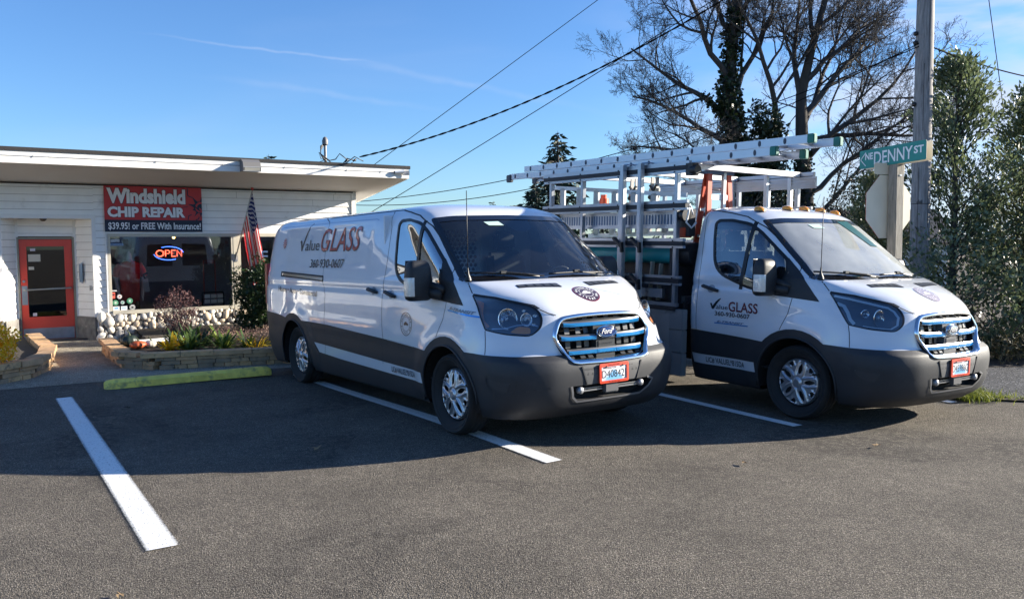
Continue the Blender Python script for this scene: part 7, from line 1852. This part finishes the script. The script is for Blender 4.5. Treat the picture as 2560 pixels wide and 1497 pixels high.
def bare_tree(lab, base, trunk, limbs, seed, maxlev=5, minr=.0048, ivy=None):
    t = empty('bare_tree', (base[0], base[1], 0)); tag(t, lab, 'tree', 'leafless trees behind the truck')
    inv = Matrix.Translation((-base[0], -base[1], 0))
    b = MB(); b.tube([p for p, r in trunk], [r for p, r in trunk], 14, cap=False); o = b.build('trunk', M_BARK, None, True); o.parent = t; o.matrix_parent_inverse = inv
    b, tips = tree_mesh(limbs, seed, maxlev, minr); me_ = bpy.data.meshes.new('crown'); me_.from_pydata(b.v, [], b.f); o = link('crown', me_, M_TWIG, t, True); o.matrix_parent_inverse = inv
    if ivy:
        P = []; rg = random.Random(seed)
        for (a, c, ra, rc, n) in ivy:
            a, c = Vector(a), Vector(c)
            for _ in range(n):
                u = rg.random(); th = rg.random()*6.283; rr = (ra+(rc-ra)*u)*(.75+.5*rg.random())*(1+.35*noise.noise(Vector((th, u*7, seed)))); q = a.lerp(c, u); P.append((q.x+rr*cos(th), q.y+rr*sin(th), q.z+rg.gauss(0, .08)))
        o = leaves('ivy', P, .15, M_IVY, t, seed, .8, up=-.2); o.matrix_parent_inverse = inv
    return t
D1 = 30
bare_tree('big bare tree with an ivy covered leaning trunk, left one behind the ladders', (8.6, D1), [((8.7, D1, 0), .38), ((8.45, D1, 3), .31), ((8.0, D1, 5.0), .27), ((7.75, D1, 7), .21), ((7.9, D1, 9), .2), ((8.2, D1, 11.5), .13), ((8.3, D1, 13.5), .06)],
    [((8.2, D1, 4.4), (-1, .15, .38), 4.0, .10, 1, .02), ((8.05, D1, 5.0), (-.9, -.3, .75), 4.4, .11, 1, .02), ((7.9, D1, 6.0), (-.8, .4, .85), 4.8, .12, 1, .02), ((7.8, D1, 6.6), (.55, .3, 1), 5.0, .12, 1, .03),
     ((7.8, D1, 7.4), (-.5, -.4, 1), 5.0, .12, 1, .03), ((7.8, D1, 8.2), (.3, .5, 1), 4.5, .1, 1, .02), ((7.9, D1, 9), (-.7, .2, .8), 4.6, .1, 1, .02), ((8.0, D1, 9.6), (.6, -.2, 1), 4.0, .09, 1, .02), ((8.3, D1, 3.6), (-1, -.3, .22), 3.2, .08, 1, .01), ((8.1, D1, 10.4), (-.4, .1, 1), 4, .09, 1, .02)],
    5, ivy=[((8.6, D1, 1.0), (8.0, D1, 5.0), .42, .40, 2600), ((8.0, D1, 5.0), (7.75, D1, 7.2), .40, .34, 1500), ((7.75, D1, 7.2), (8.0, D1, 10), .30, .22, 900), ((7.9, D1, 5.8), (6.9, D1+.3, 7.0), .16, .08, 260)])
bare_tree('tall bare tree with several rising stems, right one behind the truck', (10.9, D1+.6), [((10.9, D1+.6, 0), .36), ((10.8, D1+.6, 3), .28), ((10.6, D1+.6, 5.6), .23), ((10.55, D1+.6, 7), .19), ((10.9, D1+.6, 8.6), .14), ((11.4, D1+.6, 10.5), .10), ((11.8, D1+.6, 13), .05)],
    [((10.7, D1+.6, 4.6), (1, -.2, .75), 5.6, .13, 1, .01), ((10.6, D1+.6, 5.2), (1, .3, .45), 5.2, .12, 1, .0), ((10.6, D1+.6, 6.2), (.9, .1, 1.0), 5.2, .13, 1, .02), ((10.6, D1+.6, 6.6), (-.35, .2, 1), 5, .12, 1, .03), ((10.6, D1+.6, 7.4), (.8, -.4, 1), 4.6, .11, 1, .02),
     ((10.8, D1+.6, 3.4), (1, .2, .5), 5.0, .11, 1, .01), ((10.9, D1+.6, 2.4), (1.0, -.2, .75), 4.4, .10, 1, .02), ((11.0, D1+.6, 9), (-.2, .2, 1), 4, .09, 1, .02), ((10.6, D1+.6, 5.8), (.3, .5, 1), 6.2, .12, 1, .02), ((11.1, D1+.6, 9.4), (.9, 0, .9), 3.6, .08, 1, .0), ((9.7, D1+.6, 5.2), (.1, .1, 1), 6.2, .12, 1, .02)],
    9, ivy=[((10.85, D1+.6, .5), (10.6, D1+.6, 5.4), .34, .26, 1100)])
shrub('ivy_thicket', 'dark ivy smothered stump between the two bare trees', 'thicket', (9.25, D1+.2, 3.2), (1.0, .9, 3.5), 9500, .16, M_IVY, 31, 60, .03, shell=.35, lo=-1, base=(9.2, D1+.2, 0))
shrub('dark_shrub', 'dark brown green bushy tree right of the bare trees', 'bushy tree', (12.2, 29, 2.3), (1.35, 1.2, 2.05), 6500, .10, leafmat('dull green leaf', (.022, .026, .016), (.07, .07, .045), .7, .1), 32, 160, .012, shell=.4, base=(12.2, 29, 0))
# thin bare saplings around
b_, _t = tree_mesh([((6.9+.5*i, 27+i % 2, .2), (.2*((i % 3)-1), 0, 1), 2.6+.3*(i % 2), .022, 2, .03) for i in range(9)], 44, 4, .005)
me_ = bpy.data.meshes.new('bare_saplings'); me_.from_pydata(b_.v, [], b_.f); tag(link('bare_saplings', me_, M_TWIG), 'thin bare saplings seen through the truck rack', 'saplings', kind='stuff')

# ---- conifers far off
def conifer(lab, x, y, H, R, seed, base=0., n=1.):
    t = empty('fir_tree', (x, y, 0)); tag(t, lab, 'fir tree', 'distant fir trees'); rnd = random.Random(seed)
    b = MB(); b.tube([(0, 0, 0), (0, 0, H*.6), (0, 0, H)], [R*.08, R*.05, .01], 7); b.build('trunk', M_BARK, t)
    P, D = [], []; z = H*.14; bb = MB()
    while z < H*.985:
        f = 1-z/H; rr = R*(f**.8)*(.65+.6*rnd.random())+.05
        for k in range(3 if f > .1 else 2):
            a = rnd.random()*6.283; dr = Vector((cos(a), sin(a), .10-.35*f)).normalized(); m_ = max(3, int(26*rr/R*n))
            bb.tube([(0, 0, z), dr*rr+Vector((0, 0, z))], [.02*R, .004*R], 3, cap=False)
            for i in range(m_):
                u = (i+rnd.random())/m_; q = dr*rr*u; s = Vector((-dr.y, dr.x, 0))*rnd.gauss(0, .13*rr*(1.1-u)+.02*R); P.append((q.x+s.x, q.y+s.y, z+q.z-abs(rnd.gauss(0, .05*R)))); D.append((dr.x*.8+s.x, dr.y*.8+s.y, -.35))
        z += H*.0155*(1+.5*rnd.random())
    bb.build('boughs', M_TWIG, t); leaves('crown', P, .17*R, M_FIR, t, seed, .38, D=D, up=0)
conifer('spiky dark fir tree poking up behind the left end of the ladders', 3.35, 60, 9.7, 3.3, 51)
conifer('lower dark fir tree left of the rack, behind the van roof', 1.75, 58, 5.9, 2.6, 52)
conifer('small dark fir tree seen through the middle of the rack', 6.55, 60, 4.6, 1.8, 53)
conifer('tiny fir tip above the van roof', -1.3, 60, 4.75, 1.5, 54)
conifer('tiny treetop peeping over the shop roof', -17.35, 60, 8.2, 2.6, 55)

# ---- evergreen holly trees by the road
def holly(lab, x, y, H, R, n, seed, m, size=.085, low=.3, group='holly trees at the right edge'):
    t = empty('holly_tree', (x, y, 0)); tag(t, lab, 'holly tree', group); rnd = random.Random(seed); rg = np.random.default_rng(seed)
    b = MB(); lean = rnd.uniform(-.03, .03)*H; b.tube([(0, 0, 0), (lean*.3, 0, H*.4), (lean, 0, H*.97)], [.075, .055, .012], 9, cap=False); b.build('trunk', M_BARK, t, True)
    bb = MB(); P, D = [], []; nb_ = int(95*H/5)
    for k in range(nb_):
        f = low*.2+(1-low*.2)*(k/nb_)**.9; z = H*f; prof_ = (1-f)**.62*(1 if f > .12 else .7); a = rnd.random()*6.283; L_ = R*prof_*(.55+.75*rnd.random())+.10; el = rnd.uniform(.35, 1.0)
        d = Vector((cos(a)*cos(el), sin(a)*cos(el), sin(el))); p0 = Vector((lean*f, 0, z*.93)); pts = [p0]; q = p0.copy()
        for i in range(5): d = (d+Vector((rnd.gauss(0, .1), rnd.gauss(0, .1), .07))).normalized(); q = q+d*L_/5; pts.append(q.copy())
        bb.tube(pts, [.016, .013, .010, .008, .006, .004], 4, cap=False)
        m_ = int(n/nb_)
        for i in range(m_):
            u = .22+.78*rnd.random()**.7; j = min(4, int(u*5)); c = pts[j].lerp(pts[j+1], u*5-j); sp_ = .085+.05*(1-u); P.append((c.x+rnd.gauss(0, sp_), c.y+rnd.gauss(0, sp_), c.z+rnd.gauss(0, sp_))); dd = pts[j+1]-pts[j]; D.append(dd.normalized()*.9)
    bb.build('branches', M_BARK, t); leaves('crown', P, size, m, t, seed, .42, D=D, up=.15)
holly('tallest holly tree, its pointed top against the sky right of the pole', 7.75, 14.6, 5.05, 1.75, 11000, 61, M_HOLLY)
holly('holly tree leaning out at the right edge, second tallest', 9.35, 15.2, 4.35, 1.9, 9500, 62, M_HOLLY2)
holly('shorter holly tree nearest the road at the right edge', 9.3, 13.4, 3.35, 1.5, 7500, 63, M_HOLLY)
holly('low holly tree directly behind the utility pole', 6.95, 15.9, 3.0, 1.2, 5500, 64, M_HOLLY2)
holly('holly tree set back behind the two tallest', 10.8, 17.2, 5.0, 2.2, 8500, 65, M_HOLLY)
holly('bushy holly at the far right beyond the dry grass', 11.2, 14.2, 4.2, 1.9, 7500, 66, M_HOLLY2)
# hedge bottom mass
def hedgebox(nm, lab, x0, x1, y0, y1, z1, n, size, m, seed, cat='hedge', kind='stuff', z0=0.):
    rg = np.random.default_rng(seed); P = []
    while len(P) < n:
        x = x0+(x1-x0)*rg.random(); u = rg.random(); y = y0+(y1-y0)*u**1.6; zt = z1*(.62+.5*noise.noise(Vector((x*.9, y*.9, seed)))+.25*noise.noise(Vector((x*3, y*3, seed))))*min(1, (.35+1.4*u)); z = z0+(zt-z0)*rg.random()**.75
        if zt < z0 or noise.noise(Vector((x*2.6, y*2.6, z*2.6+seed))) < -.18: continue
        P.append((x, y, max(z, .02)))
    o = leaves(nm, P, size, m, None, seed, .5); tag(o, lab, cat, kind=kind); return o
hedgebox('undergrowth', 'dark tangled undergrowth filling below the hollies', 5.6, 14, 11.6, 15.5, 2.5, 21000, .085, M_HOLLY, 71, 'undergrowth')
hedgebox('undergrowth', 'dull brown green leaves low at the hedge foot', 5.4, 14, 11.2, 12.8, .95, 7000, .06, leafmat('bramble leaf', (.03, .035, .015), (.12, .10, .05), .6, .15), 72, 'undergrowth')
hedgebox('undergrowth', 'dark leaves behind the sign post and the pole', 3.2, 7.2, 14.5, 18.5, 1.7, 7500, .09, M_HOLLY, 73, 'undergrowth')
# dry arching grass and brambles
rnd = random.Random(5); b = MB()
for _ in range(620):
    x = rnd.uniform(5.7, 12.5); y = 11.25+.1*(x-5.7)+rnd.uniform(0, .9); a = rnd.uniform(-2.6, -.4)+rnd.gauss(0, .4); L_ = rnd.uniform(.3, 1.15); d = Vector((cos(a), sin(a), 0)); s = Vector((-d.y, d.x, 0))*.0045; vs_ = []
    t = rnd.uniform(.3, 1.0)
    for i in range(6): u = i/5; q = Vector((x, y, .02))+d*L_*.7*u*t+Vector((0, 0, L_*(1.0*u-.62*u*u*t*1.3))); w = s*(1.1-u); vs_ += [q-w, q+w]
    b.add(vs_, [(2*i, 2*i+1, 2*i+3, 2*i+2) for i in range(5)])
tag(b.build('dry_grass', M_STRAW), 'dry straw coloured grass arching out of the hedge foot', 'dry grass', kind='stuff')
b = MB()
for _ in range(90):
    x = rnd.uniform(5.9, 12.5); y = rnd.uniform(11.6, 13.2); a = rnd.uniform(0, 6.28); L_ = rnd.uniform(1.0, 2.2); d = Vector((cos(a), sin(a)*.5, 0)); pts = [Vector((x, y, .1))+d*L_*.8*u+Vector((0, 0, L_*(1.25*u-.95*u*u))) for u in (0, .2, .4, .6, .8, 1)]
    b.tube(pts, [.008, .007, .006, .005, .004, .002], 4, cap=False)
tag(b.build('bramble_canes', mat('cane brown', (.12, .075, .055), .7, var=.3, vscale=3)), 'thin brown bramble canes arching in front of the hollies', 'brambles', kind='stuff')
b = MB(); b.bar((8.15, 12.0, 2.6), (9.15, 12.0, .95), .065, .05); o = b.build('leaning_plank', wood('old plank', (.09, .07, .055), (.22, .18, .14))); tag(o, 'old brown plank leaning in the holly hedge at the right edge', 'plank')
# verge grass tuft
rg = random.Random(8); b = MB()
def tuft(n, f, hl):
    for _ in range(n):
        x, y = f(); a = rg.random()*6.283; L_ = hl*(.5+.8*rg.random()); d = Vector((cos(a), sin(a), 0)); s = Vector((-d.y, d.x, 0))*.005; vs_ = []
        for i in range(4): u = i/3; q = Vector((x, y, 0))+d*L_*.6*u*u+Vector((0, 0, L_*(u-.35*u*u))); w = s*(1.15-u); vs_ += [q-w, q+w]
        b.add(vs_, [(2*i, 2*i+1, 2*i+3, 2*i+2) for i in range(3)])
tuft(1500, lambda: (4.72+abs(rg.gauss(0, .22))+.02, 9.05-rg.gauss(0, .12)-.25*rg.random()), .11)
tuft(900, lambda: (lambda u: (4.9+1.6*u+rg.gauss(0, .03), 8.92-.55*u+rg.gauss(0, .05)))(rg.random()), .05)
tag(b.build('verge_grass', M_GRASS), 'yellow green grass tuft at the edge of the asphalt beside the truck bumper', 'grass', kind='stuff')
bed([(4.6, 9.35), (4.72, 8.85), (5.6, 8.55), (6.6, 8.28), (6.6, 8.36), (5.6, 8.68), (5.05, 9.0), (4.9, 9.4)], .012)
# ---- house beyond
hs_ = empty('house', (12.4, 31, 0), radians(-8)); tag(hs_, 'white shingled house with a dark roof behind the stop sign', 'house')
b = MB(); b.box(-3.4, 3.6, 0, 6, -.2, 1.72); b.build('wall', M_SIDE, hs_)
b = MB(); b.add([(-3.9, -.5, 1.62), (4.1, -.5, 1.62), (4.1, 3, 2.95), (-3.9, 3, 2.95), (4.1, 6.5, 1.62), (-3.9, 6.5, 1.62)], [(0, 1, 2, 3), (3, 2, 4, 5), (0, 3, 5), (1, 4, 2)]); b.build('roof', mat('dark shingles', (.035, .04, .055), .8, bump=.4, bscale=8), hs_)
b = MB(); b.box(-.6, .5, -.03, 0, .7, 1.4); b.build('window', M_FRIT, hs_)
# treeline and far ground cover
rg = np.random.default_rng(3); xs = rg.uniform(-140, 170, 9000); P = [(x, 95+rg.uniform(0, 12), rg.random()**.8*(2.0+1.3*noise.noise(Vector((x*.12, 0, 3)))+.6*noise.noise(Vector((x*.7, 0, 3))))) for x in xs]
tag(leaves('treeline', P, .8, M_FIR, None, 3, .7), 'far off low line of dark trees along the horizon', 'treeline', kind='stuff')
# wires
M_BLK = mat('cable black', (.012, .012, .013), .95, spec=.05)
wire(wpt(4.95, .4, 3.50), (6.86-.1, 13.85, 7.8), .66, .010, 'thick twisted cable rising from the shop mast to the pole top', twist=True)
wire((-3.41-3.0, 20, 3.57-2.2), (4.2, 20, 8.93), .02, .008, 'thin straight wire rising steeply, crossing above the thick cable')
wire((-3.05-2, 20, 2.57-1.1), (6.8, 14.1, 7.8), .05, .008, 'thin wire rising from behind the shop, below the thick cable')
wire(wpt(5.5, -.9, 2.66), (6.83, 13.9, 4.92), .45, .008, 'upper of the two low wires running behind the ladders')
wire(wpt(5.5, -1.4, 2.60), (6.83, 13.9, 4.98), .75, .008, 'lower of the two low wires running behind the ladders')
wire((6.9, 14.0, 4.92), (14, 19, 5.2), .25, .012, 'dark cable leaving the pole toward the right edge through the hollies')
wire((9.0, 16.5, 8.2), (9.75, 16.6, 4.1), .0, .008, 'thin steep guy wire right of the pole')
wire(wpt(3.0, -2.0, 2.9), wpt(4.55, -.5, 3.5), .0, .006, 'thin guy wire on the left of the shop mast')
